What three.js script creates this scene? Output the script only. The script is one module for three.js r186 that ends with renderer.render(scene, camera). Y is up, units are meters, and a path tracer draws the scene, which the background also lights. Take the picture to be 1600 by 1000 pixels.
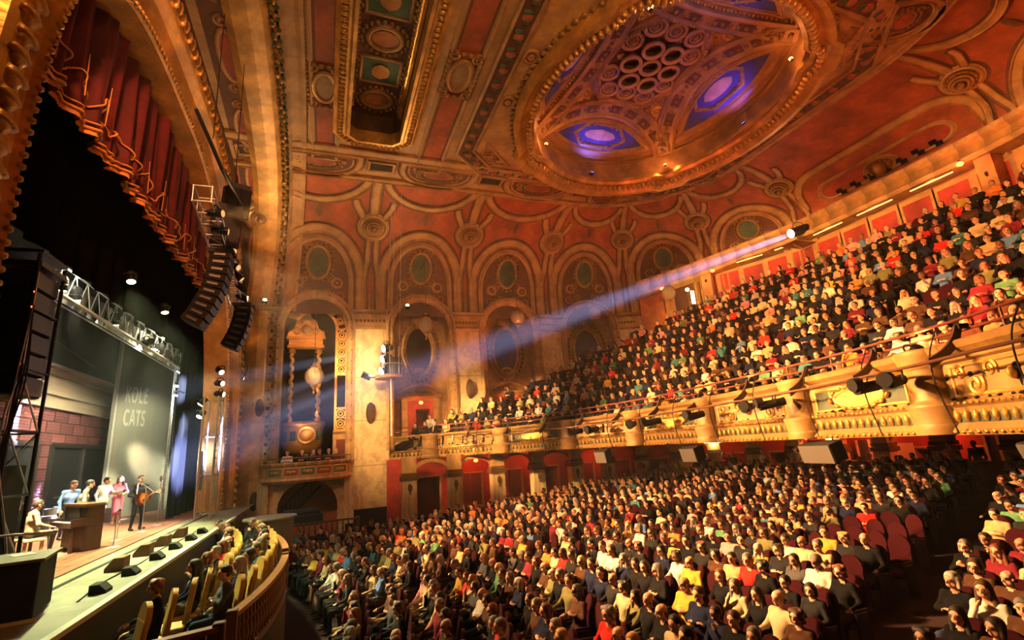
import * as THREE from 'three';
import { mergeGeometries } from 'three/addons/utils/BufferGeometryUtils.js';
import { RoundedBoxGeometry } from 'three/addons/geometries/RoundedBoxGeometry.js';
import { RectAreaLightUniformsLib } from 'three/addons/lights/RectAreaLightUniformsLib.js';

// ---------------------------------------------------------------- camera, light of the house, exposure
RectAreaLightUniformsLib.init();
const scene = new THREE.Scene();
scene.background = new THREE.Color(0, 0, 0);                 // windowless hall: nothing outside lights it
const renderer = new THREE.WebGLRenderer({ antialias: true });
renderer.toneMapping = THREE.LinearToneMapping;
renderer.toneMappingExposure = 1.6;
renderer.shadowMap.enabled = true;
const rad = (d) => (d * Math.PI) / 180;
const camera = new THREE.PerspectiveCamera(66.12, 1.6, 0.1, 250);
camera.position.set(0, 3.14, 0);                             // from a side box beside the orchestra pit
camera.rotation.order = 'YXZ';
camera.rotation.set(rad(14.25), rad(-21.2), rad(-4));
scene.add(camera);
scene.fog = new THREE.FogExp2(0xffffff, 0.0007);              // stage haze that shows the beams

function spot(x, y, z, tx, ty, tz, color, intensity, angle, penumbra = 0.4, soft = 4) {
  const l = new THREE.SpotLight(color, intensity, 0, rad(angle), penumbra, 2);
  l.position.set(x, y, z); l.target.position.set(tx, ty, tz);
  l.castShadow = true; l.shadow.radius = soft; l.shadow.mapSize.set(1024, 1024);
  scene.add(l); scene.add(l.target);
  return l;
}
function point(x, y, z, color, intensity, soft = 3) {
  const l = new THREE.PointLight(color, intensity, 0, 2);
  l.position.set(x, y, z); l.castShadow = true; l.shadow.radius = soft;
  scene.add(l); return l;
}

// ---------------------------------------------------------------- numbers of the house (metres; x to the rear, -z to the far wall)
const FAR = -29, NEAR = 1.2, REAR = 26, CR = 12, CX = 14, AXIS = (FAR + NEAR) / 2;
const CEIL = 17.2, COVE = 5, CAPY = 11;
const S1 = CX + 6, SA = (Math.PI / 2) * CR, S2 = (NEAR - CR) - (FAR + CR), STOTAL = S1 * 2 + SA * 2 + S2;
// plan of the house wall: s runs along the far wall from the stage, round the rear, back along the near wall; off = metres into the room
function plan(s, off = 0) {
  if (s < S1) return [s - 6, FAR + off];
  s -= S1;
  if (s < SA) { const a = s / CR; return [CX + (CR - off) * Math.sin(a), FAR + CR - (CR - off) * Math.cos(a)]; }
  s -= SA;
  if (s < S2) return [REAR - off, FAR + CR + s];
  s -= S2;
  if (s < SA) { const a = s / CR; return [CX + (CR - off) * Math.cos(a), NEAR - CR + (CR - off) * Math.sin(a)]; }
  s -= SA;
  return [CX - s, NEAR - off];
}
const smooth = (t) => { t = Math.min(1, Math.max(0, t)); return t * t * (3 - 2 * t); };
const spring = (s) => 12.4 + 2.0 * Math.min(smooth((s - 18) / 18), smooth((STOTAL - s - 18) / 18));
const COVEL = 7.6;
// the three ruled surfaces on which plaster work is laid: (u, v, h) -> point, h = metres proud of the surface
const onWall = (s, y, h) => { const p = plan(s, h); return [p[0], y, p[1]]; };
const onCove = (s, v, h) => {
  const ys = spring(s), v1 = ys - CAPY;
  if (v <= v1) return onWall(s, CAPY + v, h);
  const th = Math.min(1, (v - v1) / COVEL) * Math.PI / 2, H = CEIL - ys, nx = H * Math.cos(th), ny = -COVE * Math.sin(th), l = Math.hypot(nx, ny);
  const p = plan(s, COVE * (1 - Math.cos(th)) + h * nx / l);
  return [p[0], ys + H * Math.sin(th) + h * ny / l, p[1]];
};
const onCeil = (x, z, h) => [x, CEIL - h, z];

// ---------------------------------------------------------------- small tools
let seedState = 12345;
const rnd = () => { seedState = (seedState + 0x6d2b79f5) | 0; let t = Math.imul(seedState ^ (seedState >>> 15), 1 | seedState); t = (t + Math.imul(t ^ (t >>> 7), 61 | t)) ^ t; return ((t ^ (t >>> 14)) >>> 0) / 4294967296; };
const rr = (a, b) => a + (b - a) * rnd();
const pick = (a) => a[Math.floor(rnd() * a.length)];
const taken = new Map();
function numbered(name) { const n = taken.get(name) ?? 0; taken.set(name, n + 1); return n ? name + '_' + String(n).padStart(3, '0') : name; }
function indexed(g) {
  if (!g.index) { const n = g.attributes.position.count, a = new Uint32Array(n); for (let i = 0; i < n; i++) a[i] = i; g.setIndex(new THREE.BufferAttribute(a, 1)); }
  for (const k of Object.keys(g.attributes)) if (!['position', 'normal', 'uv'].includes(k)) g.deleteAttribute(k);
  return g;
}
function merge(list) { list = list.flat(9).filter(Boolean).map(indexed); return list.length === 1 ? list[0] : mergeGeometries(list, false); }
function obj(name, geos, material, parent = scene) {
  const m = new THREE.Mesh(merge([geos]), material);
  m.name = parent === scene ? numbered(name) : name;
  m.castShadow = m.receiveShadow = true;
  parent.add(m); return m;
}
function tag(o, label, category, group) { o.userData = { label, category }; if (group) o.userData.group = group; return o; }
function thing(name, label, category, pos = [0, 0, 0], turn = 0, group) {
  const o = new THREE.Group(); o.name = numbered(name); o.position.set(...pos); o.rotation.y = turn; scene.add(o);
  return tag(o, label, category, group);
}
function struct(name, label, geos, material) {
  const o = geos ? obj(name, geos, material) : new THREE.Group();
  if (!geos) { o.name = numbered(name); scene.add(o); }
  o.userData = { kind: 'structure', label, category: name.split('_')[0] };
  return o;
}
function copy(o, pos, turn, label) {
  const c = o.clone(); c.name = numbered(o.name.replace(/_\d{3}$/, '')); c.userData = { ...o.userData };
  if (label) c.userData.label = label;
  if (pos) c.position.set(...pos);
  if (turn !== undefined) c.rotation.y = turn;
  scene.add(c); return c;
}
const move = (g, x = 0, y = 0, z = 0, ry = 0, rx = 0, rz = 0) => { const m = new THREE.Matrix4().makeRotationFromEuler(new THREE.Euler(rx, ry, rz, 'YXZ')); m.setPosition(x, y, z); g.applyMatrix4(m); return g; };
const box = (w, h, d, x = 0, y = 0, z = 0, ry = 0, rx = 0, rz = 0) => move(new THREE.BoxGeometry(w, h, d), x, y, z, ry, rx, rz);
const rbox = (w, h, d, r, x = 0, y = 0, z = 0, ry = 0, rx = 0, rz = 0) => move(new RoundedBoxGeometry(w, h, d, 2, Math.min(r, w / 2.01, h / 2.01, d / 2.01)), x, y, z, ry, rx, rz);
const cyl = (r0, r1, h, x = 0, y = 0, z = 0, n = 12, ry = 0, rx = 0, rz = 0) => move(new THREE.CylinderGeometry(r1, r0, h, n), x, y, z, ry, rx, rz);
const ball = (rx_, ry_, rz_, x, y, z, n = 10) => { const g = new THREE.SphereGeometry(1, n, Math.max(4, Math.round(n * 0.7))); g.scale(rx_, ry_, rz_); return move(g, x, y, z); };
function bar(a, b, r, n = 6) {
  const A = new THREE.Vector3(...a), B = new THREE.Vector3(...b), d = B.clone().sub(A), g = new THREE.CylinderGeometry(r, r, d.length(), n);
  g.applyQuaternion(new THREE.Quaternion().setFromUnitVectors(new THREE.Vector3(0, 1, 0), d.clone().normalize()));
  return move(g, (a[0] + b[0]) / 2, (a[1] + b[1]) / 2, (a[2] + b[2]) / 2);
}
function tube(pts, r, seg = 24, n = 6, closed = false) { return new THREE.TubeGeometry(new THREE.CatmullRomCurve3(pts.map((p) => new THREE.Vector3(...p)), closed), seg, r, n, closed); }
const lathe = (pts, n = 16, x = 0, y = 0, z = 0) => move(new THREE.LatheGeometry(pts.map((p) => new THREE.Vector2(p[0], p[1])), n), x, y, z);
function geom(pos, idx, uv) {
  const g = new THREE.BufferGeometry();
  g.setAttribute('position', new THREE.Float32BufferAttribute(pos, 3));
  g.setAttribute('uv', new THREE.Float32BufferAttribute(uv ?? new Array(pos.length / 3 * 2).fill(0), 2));
  g.setIndex(idx); g.computeVertexNormals(); return g;
}
function grid(f, nu, nv) {                                    // f(i/nu, j/nv) -> [x, y, z, u, v]
  const pos = [], uv = [], idx = [];
  for (let i = 0; i <= nu; i++) for (let j = 0; j <= nv; j++) { const p = f(i / nu, j / nv); pos.push(p[0], p[1], p[2]); uv.push(p[3] ?? 0, p[4] ?? 0); }
  const w = nv + 1;
  for (let i = 0; i < nu; i++) for (let j = 0; j < nv; j++) { const a = i * w + j; idx.push(a, a + 1, a + w, a + 1, a + w + 1, a + w); }
  return geom(pos, idx, uv);
}
function divide(path, closed, most) {
  if (!most) return path;
  const out = [], n = path.length;
  for (let i = 0; i < (closed ? n : n - 1); i++) {
    const a = path[i], b = path[(i + 1) % n], k = Math.max(1, Math.ceil(Math.hypot(b[0] - a[0], b[1] - a[1]) / most));
    for (let j = 0; j < k; j++) out.push([a[0] + (b[0] - a[0]) * j / k, a[1] + (b[1] - a[1]) * j / k]);
  }
  if (!closed) out.push(path[n - 1]);
  return out;
}
// a moulding: the profile [[across, proud], ...] run along a path on a surface
function sweep(surf, path, prof, closed = false, most = 0) {
  path = divide(path, closed, most);
  const n = path.length, off = [];
  let len = 0; const at = [0];
  for (let i = 0; i < n; i++) {
    const p = path[i], a = path[i ? i - 1 : closed ? n - 1 : 0], b = path[i < n - 1 ? i + 1 : closed ? 0 : n - 1];
    let d1 = [p[0] - a[0], p[1] - a[1]], d2 = [b[0] - p[0], b[1] - p[1]]; const l1 = Math.hypot(...d1), l2 = Math.hypot(...d2);
    d1 = l1 > 1e-9 ? [d1[0] / l1, d1[1] / l1] : [d2[0] / l2, d2[1] / l2]; d2 = l2 > 1e-9 ? [d2[0] / l2, d2[1] / l2] : d1;
    let nx = -(d1[1] + d2[1]), ny = d1[0] + d2[0]; const l = Math.hypot(nx, ny) || 1; nx /= l; ny /= l;
    const c = Math.max(0.4, nx * -d2[1] + ny * d2[0]); off.push([nx / c, ny / c]);
    if (i) at.push(len += l1);
  }
  const pos = [], uv = [], idx = [], rows = closed ? n + 1 : n;
  for (let k = 0; k < prof.length - 1; k++) {
    const base = pos.length / 3;
    for (let i = 0; i < rows; i++) {
      const q = i % n, u = i < n ? at[q] : len + 0.3;
      for (const m of [k, k + 1]) { const P = surf(path[q][0] + off[q][0] * prof[m][0], path[q][1] + off[q][1] * prof[m][0], prof[m][1]); pos.push(P[0], P[1], P[2]); uv.push(u, prof[m][0] + prof[m][1]); }
    }
    for (let i = 0; i < rows - 1; i++) { const a = base + i * 2; idx.push(a, a + 2, a + 1, a + 1, a + 2, a + 3); }
  }
  return geom(pos, idx, uv);
}
// a panel: a region (one span of u for every v) laid on a surface
function fill(surf, poly, h, step = 0.5) {
  let v0 = 1e9, v1 = -1e9; for (const p of poly) { v0 = Math.min(v0, p[1]); v1 = Math.max(v1, p[1]); }
  const span = (v) => { let a = 1e9, b = -1e9; for (let i = 0; i < poly.length; i++) { const p = poly[i], q = poly[(i + 1) % poly.length]; if ((p[1] <= v) !== (q[1] <= v)) { const u = p[0] + (q[0] - p[0]) * (v - p[1]) / (q[1] - p[1]); a = Math.min(a, u); b = Math.max(b, u); } } return [a, b]; };
  const nv = Math.max(6, Math.ceil((v1 - v0) / step)), e = (v1 - v0) * 1e-3;
  let w = 0; for (const p of poly) w = Math.max(w, Math.abs(p[0] - poly[0][0]));
  const nu = Math.max(1, Math.ceil(w / step));
  return grid((a, b) => { const v = v0 + e + (v1 - v0 - 2 * e) * b, [x, y] = span(v), u = x + (y - x) * a, P = surf(u, v, h); return [P[0], P[1], P[2], u, v]; }, nu, nv);
}
const ell = (cu, cv, ru, rv, n = 28, a0 = 0, a1 = Math.PI * 2) => Array.from({ length: a1 - a0 > 6.28 ? n : n + 1 }, (_, i) => { const a = a0 + (a1 - a0) * i / n; return [cu + ru * Math.cos(a), cv + rv * Math.sin(a)]; });
const rect = (u0, u1, v0, v1) => [[u0, v0], [u1, v0], [u1, v1], [u0, v1]];
const arch = (c, w, y0, ys, rise = w, n = 20) => [[c + w, y0], ...ell(c, ys, w, rise, n, 0, Math.PI), [c - w, y0]];
// beads, eggs, leaves: small lumps along a path on a surface
const lump = new THREE.SphereGeometry(1, 6, 4);
function placeOn(surf, u, v, h, du = 1, dv = 0) {
  const e = 0.02, l = Math.hypot(du, dv), P = surf(u, v, h), A = surf(u + du / l * e, v + dv / l * e, h), N = surf(u, v, h + e);
  const t = new THREE.Vector3(A[0] - P[0], A[1] - P[1], A[2] - P[2]).normalize(), n = new THREE.Vector3(N[0] - P[0], N[1] - P[1], N[2] - P[2]).normalize(), b = new THREE.Vector3().crossVectors(n, t).normalize();
  t.crossVectors(b, n);
  return new THREE.Matrix4().makeBasis(t, b, n).setPosition(P[0], P[1], P[2]);
}
function lumps(surf, path, gap, size, h = 0, closed = false, g0 = lump, sway = 0) {
  path = closed ? [...path, path[0]] : path;
  const out = []; let left = gap / 2, k = 0;
  for (let i = 0; i < path.length - 1; i++) {
    const a = path[i], b = path[i + 1], l = Math.hypot(b[0] - a[0], b[1] - a[1]);
    while (left <= l && l > 0) {
      const t = left / l, du = (b[0] - a[0]) / l, dv = (b[1] - a[1]) / l, o = sway * (k % 2 ? 1 : -1);
      const g = g0.clone(); g.scale(size[0], size[1], size[2]); g.applyMatrix4(placeOn(surf, a[0] + (b[0] - a[0]) * t - dv * o, a[1] + (b[1] - a[1]) * t + du * o, h, du, dv)); out.push(g);
      left += gap; k++;
    }
    left -= l;
  }
  return out.length ? merge(out) : null;
}
// the same lumps, each a piece of its own (shared geometry)
function pieces(name, material, parent, surf, path, gap, size, h = 0, closed = false, g0 = lump, from = 0, to = 1e9) {
  path = closed ? [...path, path[0]] : path;
  const g = g0.clone(); g.scale(...size); let left = gap / 2, k = 0;
  for (let i = 0; i < path.length - 1; i++) {
    const a = path[i], b = path[i + 1], l = Math.hypot(b[0] - a[0], b[1] - a[1]);
    for (; left <= l && l > 0; left += gap, k++) { if (k < from || k >= to) continue; const t = left / l, m = new THREE.Mesh(g, material); m.name = name; m.applyMatrix4(placeOn(surf, a[0] + (b[0] - a[0]) * t, a[1] + (b[1] - a[1]) * t, h, (b[0] - a[0]) / l, (b[1] - a[1]) / l)); m.castShadow = m.receiveShadow = true; parent.add(m); }
    left -= l;
  }
}
// an acanthus scroll: a spiral bead of plaster, (dir) left or right handed
function scroll(surf, u, v, size, ang, dir, r = 0.05, turns = 1.4) {
  const p = []; for (let i = 0; i <= 22; i++) { const t = i / 22, a = ang + dir * t * turns * 2 * Math.PI, d = size * (1 - t * 0.82); p.push([u + Math.cos(a) * d, v + Math.sin(a) * d]); }
  return sweep(surf, p, [[-r, 0], [-r * 0.7, r * 0.9], [0, r * 1.3], [r * 0.7, r * 0.9], [r, 0]]);
}
const PM = { // profiles
  rib: (w, h = 0.08) => [[-w, -0.02], [-w, h], [-w * 0.8, h * 1.35], [-w * 0.62, h * 0.8], [w * 0.62, h * 0.8], [w * 0.8, h * 1.35], [w, h], [w, -0.02]],
  round: (w) => [[-w, -0.02], [-w * 0.9, w * 0.5], [-w * 0.5, w * 0.9], [0, w], [w * 0.5, w * 0.9], [w * 0.9, w * 0.5], [w, -0.02]],
  flat: (w, h) => [[-w, -0.02], [-w, h], [w, h], [w, -0.02]],
  step: (w, h) => [[-w, -0.02], [-w, h * 0.35], [-w * 0.5, h * 0.45], [-w * 0.4, h * 0.8], [0, h], [w * 0.4, h * 0.8], [w * 0.5, h * 0.45], [w, h * 0.35], [w, -0.02]],
};
// ---------------------------------------------------------------- materials
function noiseField(n, octaves, seed) {
  let st = seed; const r = () => { st = (Math.imul(st, 1664525) + 1013904223) >>> 0; return st / 4294967296; };
  const out = new Float32Array(n * n);
  let amp = 1, tot = 0;
  for (let o = 0, c = octaves[0]; o < octaves[1]; o++, c *= 2, amp *= 0.55) {
    const l = new Float32Array(c * c).map(() => r()); tot += amp;
    for (let y = 0; y < n; y++) for (let x = 0; x < n; x++) {
      const fx = x / n * c, fy = y / n * c, x0 = Math.floor(fx), y0 = Math.floor(fy), tx = smooth(fx - x0), ty = smooth(fy - y0), at = (i, j) => l[(j % c) * c + (i % c)];
      out[y * n + x] += amp * ((at(x0, y0) * (1 - tx) + at(x0 + 1, y0) * tx) * (1 - ty) + (at(x0, y0 + 1) * (1 - tx) + at(x0 + 1, y0 + 1) * tx) * ty);
    }
  }
  return out.map((v) => v / tot);
}
function dataTex(n, f, srgb = false) {
  const d = new Uint8Array(n * n * 4);
  for (let y = 0; y < n; y++) for (let x = 0; x < n; x++) { const c = f(x, y), i = (y * n + x) * 4; d[i] = c[0]; d[i + 1] = c[1]; d[i + 2] = c[2]; d[i + 3] = 255; }
  const t = new THREE.DataTexture(d, n, n); t.wrapS = t.wrapT = THREE.RepeatWrapping; t.magFilter = THREE.LinearFilter; t.minFilter = THREE.LinearMipmapLinearFilter; t.generateMipmaps = true; t.needsUpdate = true;
  if (srgb) t.colorSpace = THREE.SRGBColorSpace;
  return t;
}
const NF = noiseField(256, [4, 6], 7), NF2 = noiseField(256, [16, 4], 99);
const grime = dataTex(256, (x, y) => { const v = 178 + 77 * Math.min(1, Math.max(0, (NF[y * 256 + x] * 0.75 + NF2[y * 256 + x] * 0.25 - 0.3) * 2.2)); return [v, v * 0.99, v * 0.97]; }, true);
const bumpT = dataTex(256, (x, y) => { const v = 255 * (NF[y * 256 + x] * 0.4 + NF2[y * 256 + x] * 0.6); return [v, v, v]; });
const marbleT = dataTex(256, (x, y) => { const v = NF[y * 256 + x], w = Math.abs(Math.sin((v * 9 + x / 256 * 2 * Math.PI) )), k = 190 + 40 * w + 25 * NF2[y * 256 + x]; return [k, k * 0.96, k * 0.88]; }, true);
const woodT = dataTex(256, (x, y) => { const g = NF[((y >> 4) * 256 + x) % 65536], k = 150 + 70 * g + 35 * NF2[((y >> 1) * 256 + x) % 65536]; return [k, k * 0.94, k * 0.88]; }, true);
const scaled = (t, u, v = u) => { const c = t.clone(); c.repeat.set(u, v); c.needsUpdate = true; return c; };
const grime3 = scaled(grime, 0.35), bump3 = scaled(bumpT, 0.8);
const C = (r, g, b) => new THREE.Color().setRGB(r, g, b);
const std = (c, rough = 0.8, metal = 0, extra = {}) => new THREE.MeshStandardMaterial({ color: Array.isArray(c) ? C(...c) : c, roughness: rough, metalness: metal, ...extra });
const plaster = (c, rough = 0.75, metal = 0) => std(c, rough, metal, { map: grime3, bumpMap: bump3, bumpScale: 0.012 });
const M = {
  tan: plaster([0.47, 0.275, 0.095], 0.55), rib: plaster([0.42, 0.215, 0.072], 0.55), field: plaster([0.40, 0.092, 0.03]), deep: plaster([0.33, 0.045, 0.02]),
  gold: plaster([0.80, 0.47, 0.12], 0.38, 0.55), goldDark: plaster([0.40, 0.22, 0.06], 0.45, 0.4), bronze: plaster([0.16, 0.085, 0.03], 0.5, 0.4),
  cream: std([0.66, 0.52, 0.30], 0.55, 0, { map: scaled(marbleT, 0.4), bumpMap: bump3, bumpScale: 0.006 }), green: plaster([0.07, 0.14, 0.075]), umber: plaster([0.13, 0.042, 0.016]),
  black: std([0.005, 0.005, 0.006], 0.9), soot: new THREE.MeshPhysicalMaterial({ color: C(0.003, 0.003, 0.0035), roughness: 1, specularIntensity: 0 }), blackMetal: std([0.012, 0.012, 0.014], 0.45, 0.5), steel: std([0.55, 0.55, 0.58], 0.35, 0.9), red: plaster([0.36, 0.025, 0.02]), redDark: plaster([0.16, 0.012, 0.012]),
  grille: std([0.02, 0.016, 0.012], 0.7), wood: std([0.30, 0.13, 0.045], 0.5, 0, { map: woodT }),
};
const glow = (r, g, b, k = 1) => new THREE.MeshStandardMaterial({ color: C(0.02, 0.02, 0.02), emissive: C(r, g, b), emissiveIntensity: k, roughness: 0.6 });
// ================================================================ CEILING
const ARCHES = [5.4, 11.3, 17.0, 22.7];
const LUNETTES = [...ARCHES, 28.4, 34.1, STOTAL - 34.1, STOTAL - 28.4, STOTAL - 22.7];
const ROSETTES = [2.5, 8.35, 14.15, 19.85, 25.55, 31.25, 37.2, STOTAL - 37.2, STOTAL - 31.25, STOTAL - 25.55];
const onEdge = (s, w, h) => { const p = plan(s, COVE + w); return [p[0], CEIL - h, p[1]]; };
const DX = 13.5, DZ = -15.2, DA = 5.4, DB = 6.1;              // the oval dome
const COF = { x0: 0.5, x1: 3.1, z0: -20.6, z1: -7.6 };        // the long sunk coffer
const ceiling = struct('ceiling', 'coved plaster ceiling with gilded ribs, red panels and a sunken oval dome');
{
  const out = new THREE.Shape();
  const pts = []; for (let s = 0; s <= STOTAL; s += 0.5) pts.push(plan(s, COVE - 0.02)); pts.push(plan(STOTAL, COVE - 0.02));
  out.setFromPoints(pts.map((p) => new THREE.Vector2(p[0], p[1])));
  const hole = new THREE.Path(); hole.setFromPoints(ell(DX, DZ, DA, DB, 72).map((p) => new THREE.Vector2(...p))); out.holes.push(hole);
  const c = 0.45, q = COF, oct = [[q.x0 + c, q.z0], [q.x1 - c, q.z0], [q.x1, q.z0 + c], [q.x1, q.z1 - c], [q.x1 - c, q.z1], [q.x0 + c, q.z1], [q.x0, q.z1 - c], [q.x0, q.z0 + c]];
  const h2 = new THREE.Path(); h2.setFromPoints(oct.map((p) => new THREE.Vector2(...p))); out.holes.push(h2);
  const g = new THREE.ShapeGeometry(out), p = g.attributes.position, uv = g.attributes.uv;
  for (let i = 0; i < p.count; i++) { const x = p.getX(i), z = p.getY(i); p.setXYZ(i, x, CEIL, z); uv.setXY(i, x, z); }
  g.computeVertexNormals();
  obj('flat_ceiling', g, M.tan, ceiling);
  // cove, in one sheet from the capitals up to the flat
  obj('cove', grid((a, b) => { const s = a * STOTAL, v0 = spring(s) - CAPY, v = v0 + 1e-4 + b * COVEL, P = onCove(s, v, 0); return [...P, s, v]; }, 220, 26), M.field, ceiling);
  // roof over everything
  obj('roof_slab', box(60, 0.4, 60, 10, 22.4, AXIS), M.soot, ceiling);

  const line2 = (w) => [[-w, 0.012], [w, 0.012]];              // dark brown strips: the grooves beside the ribs darkened in the colour
  // ---- lunettes
  LUNETTES.forEach((c) => {
    const v0 = 0.05, far = spring(c) - 12.4;
    obj('lunette_arch', [sweep(onCove, arch(c, 2.35, v0, 2.2 + far, 3.0), PM.rib(0.26, 0.12), false, 0.4), sweep(onCove, arch(c, 1.82, v0, 2.0 + far, 2.6), PM.step(0.13, 0.14), false, 0.4)], M.tan, ceiling);
    obj('dark_rib_outline', [sweep(onCove, arch(c, 2.35, v0, 2.2 + far, 3.0), line2(0.4), false, 0.4), sweep(onCove, ell(c, 9.15 + far, 2.5, 2.15, 20, Math.PI * 1.04, Math.PI * 1.96), line2(0.33), false, 0.3)], M.umber, ceiling);
    const inner = arch(c, 1.72, v0 + 0.05, 2.0 + far, 2.45);
    obj('lunette_field', fill(onCove, inner, 0.03, 0.35), M.umber, ceiling);
    // cartouche and two wreaths
    const cv = 3.15 + far;
    obj('cartouche', [sweep(onCove, ell(c, cv, 0.62, 0.95), PM.round(0.11), true), lumps(onCove, ell(c, cv, 0.82, 1.15, 40), 0.3, [0.13, 0.1, 0.1], 0.05, true), scroll(onCove, c - 0.72, cv - 0.95, 0.28, 0.5, 1, 0.06), scroll(onCove, c + 0.72, cv - 0.95, 0.28, Math.PI - 0.5, -1, 0.06), scroll(onCove, c - 0.5, cv + 1.05, 0.25, -0.5, -1, 0.05), scroll(onCove, c + 0.5, cv + 1.05, 0.25, Math.PI + 0.5, 1, 0.05)], M.goldDark, ceiling);
    obj('cartouche_field', fill(onCove, ell(c, cv, 0.56, 0.88), 0.06, 0.25), M.green, ceiling);
    for (const d of [-1, 1]) {
      obj('wreath', [sweep(onCove, ell(c + d * 1.05, cv - 1.15, 0.27, 0.27, 20), PM.round(0.09), true), ball(0.1, 0.1, 0.1, ...onCove(c + d * 1.05, cv - 1.15, 0.06), 8)], M.rib, ceiling);
      obj('leaf_sprig', [scroll(onCove, c + d * 1.2, cv - 1.9, 0.34, d > 0 ? 2.6 : 0.5, d, 0.05), scroll(onCove, c + d * 0.6, cv - 1.75, 0.26, d > 0 ? 0.4 : 2.7, -d, 0.045), lumps(onCove, [[c + d * 0.3, cv - 1.6], [c + d * 1.4, cv - 1.4]], 0.2, [0.09, 0.05, 0.06], 0.03)], M.goldDark, ceiling);
    }
  });
  // ---- ribs that run up between the lunettes, the round lamp rosettes and the panels over them
  ROSETTES.forEach((s) => {
    const far = spring(s) - 12.4, rv = 5.5 + far;
    const gap = 0.42;
    obj('vault_rib', [-1, 1].map((d) => sweep(onCove, [[s + d * gap, 0.1], [s + d * gap, 2.4 + far], [s + d * 0.24, 3.4 + far], [s + d * 0.22, rv - 0.75]], PM.rib(0.15, 0.1), false, 0.4)), M.tan, ceiling);
    obj('vault_rib', [-1, 1].map((d) => sweep(onCove, [[s + d * 0.55, rv + 0.5], [s + d * 0.95, rv + 1.25], [s + d * 1.05, rv + 1.7]], PM.rib(0.17, 0.09), false, 0.3)), M.tan, ceiling);
    obj('vault_rib', sweep(onCove, [[s, rv + 0.72], [s, rv + 3.4]], PM.rib(0.24, 0.1), false, 0.4), M.tan, ceiling);
    obj('dark_rib_outline', [sweep(onCove, ell(s, rv, 0.72, 0.72), line2(0.3), true), sweep(onCove, [[s, rv + 0.72], [s, rv + 3.4]], line2(0.37), false, 0.4), ...[-1, 1].map((d) => sweep(onCove, [[s + d * gap, 0.1], [s + d * gap, 2.4 + far], [s + d * 0.24, 3.4 + far], [s + d * 0.22, rv - 0.75]], line2(0.26), false, 0.4)), ...[-1, 1].map((d) => sweep(onCove, [[s + d * 0.55, rv + 0.5], [s + d * 0.95, rv + 1.25], [s + d * 1.05, rv + 1.7]], line2(0.28), false, 0.3))].map((g, i) => g.translate(0, -0.0006 * i, 0)), M.umber, ceiling);
    const ro = new THREE.Group(); ro.name = 'rosette'; ceiling.add(ro);
    obj('ring', [sweep(onCove, ell(s, rv, 0.72, 0.72), PM.step(0.16, 0.16), true)], M.tan, ro);
    const P = placeOn(onCove, s, rv, 0.02, 1, 0), dome = [];
    for (const [r, h] of [[0.56, 0.06], [0.46, 0.16], [0.36, 0.26], [0.25, 0.34]]) dome.push(new THREE.TorusGeometry(r, 0.07, 6, 22).translate(0, 0, h));
    dome.push(ball(0.16, 0.16, 0.16, 0, 0, 0.42, 10));
    for (let i = 0; i < 14; i++) { const a = i / 14 * 6.283; dome.push(ball(0.05, 0.05, 0.06, Math.cos(a) * 0.46, Math.sin(a) * 0.46, 0.22, 6)); }
    obj('stepped_boss', merge(dome).applyMatrix4(P), M.goldDark, ro);
    obj('boss_recess', new THREE.CircleGeometry(0.6, 24).applyMatrix4(placeOn(onCove, s, rv, 0.05, 1, 0)), M.umber, ro);
    // black ventilation grille on the flat, framed
    const g = new THREE.Group(); g.name = 'vent'; ceiling.add(g);
    obj('vent_frame', [sweep(onEdge, rect(s - 0.62, s + 0.62, 0.85, 1.6), PM.round(0.09), true), lumps(onEdge, rect(s - 0.68, s + 0.68, 0.8, 1.66), 0.24, [0.09, 0.06, 0.06], 0.04, true)], M.goldDark, g);
    const bars = []; for (let i = 0; i < 7; i++) bars.push(sweep(onEdge, [[s - 0.55, 0.93 + i * 0.1], [s + 0.55, 0.93 + i * 0.1]], PM.flat(0.02, 0.05)));
    obj('vent_grille', [fill(onEdge, rect(s - 0.6, s + 0.6, 0.87, 1.58), 0.03, 0.6), ...bars], M.grille, g);
  });
  LUNETTES.forEach((c) => {
    // small slot vents at the crown of each lunette and the half-round panels on the flat
    const far = spring(c) - 12.4;
    obj('vault_rib', sweep(onCove, ell(c, 9.15 + far, 2.5, 2.15, 20, Math.PI * 1.04, Math.PI * 1.96), PM.rib(0.2, 0.1), false, 0.3), M.tan, ceiling);
    obj('slot_vent', fill(onCove, ell(c, 6.3 + far, 0.14, 0.42), 0.12, 0.2), M.bronze, ceiling);
    const D = [[c + 1.9, 1.85], ...ell(c, 1.3, 1.9, 1.35, 18, 0, -Math.PI).map((p) => p).filter((p) => true), [c - 1.9, 1.85]];
    const dArc = Array.from({ length: 19 }, (_, i) => { const a = -Math.PI * i / 18; return [c + 1.9 * Math.cos(a), 1.3 + 1.35 * Math.sin(a)]; });
    const Dp = [[c + 1.9, 1.9], ...dArc, [c - 1.9, 1.9]], half = new THREE.Group(); half.name = 'half_round_panel'; ceiling.add(half);
    obj('dark_rib_outline', sweep(onEdge, Dp, line2(0.28), true, 0.5), M.umber, half);
    obj('panel_moulding', [sweep(onEdge, Dp, PM.rib(0.16, 0.12), true, 0.5), sweep(onEdge, Dp.map(([u, v]) => [c + (u - c) * 0.84, 1.05 + (v - 1.05) * 0.8]), PM.round(0.06), true, 0.5)], M.tan, half);
    obj('panel_field', fill(onEdge, Dp.map(([u, v]) => [c + (u - c) * 0.84, 1.05 + (v - 1.05) * 0.8]), 0.02, 0.4), M.umber, half);
    obj('oval', [fill(onEdge, ell(c, 1.1, 0.7, 0.3), 0.05, 0.3)], M.field, half);
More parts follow.
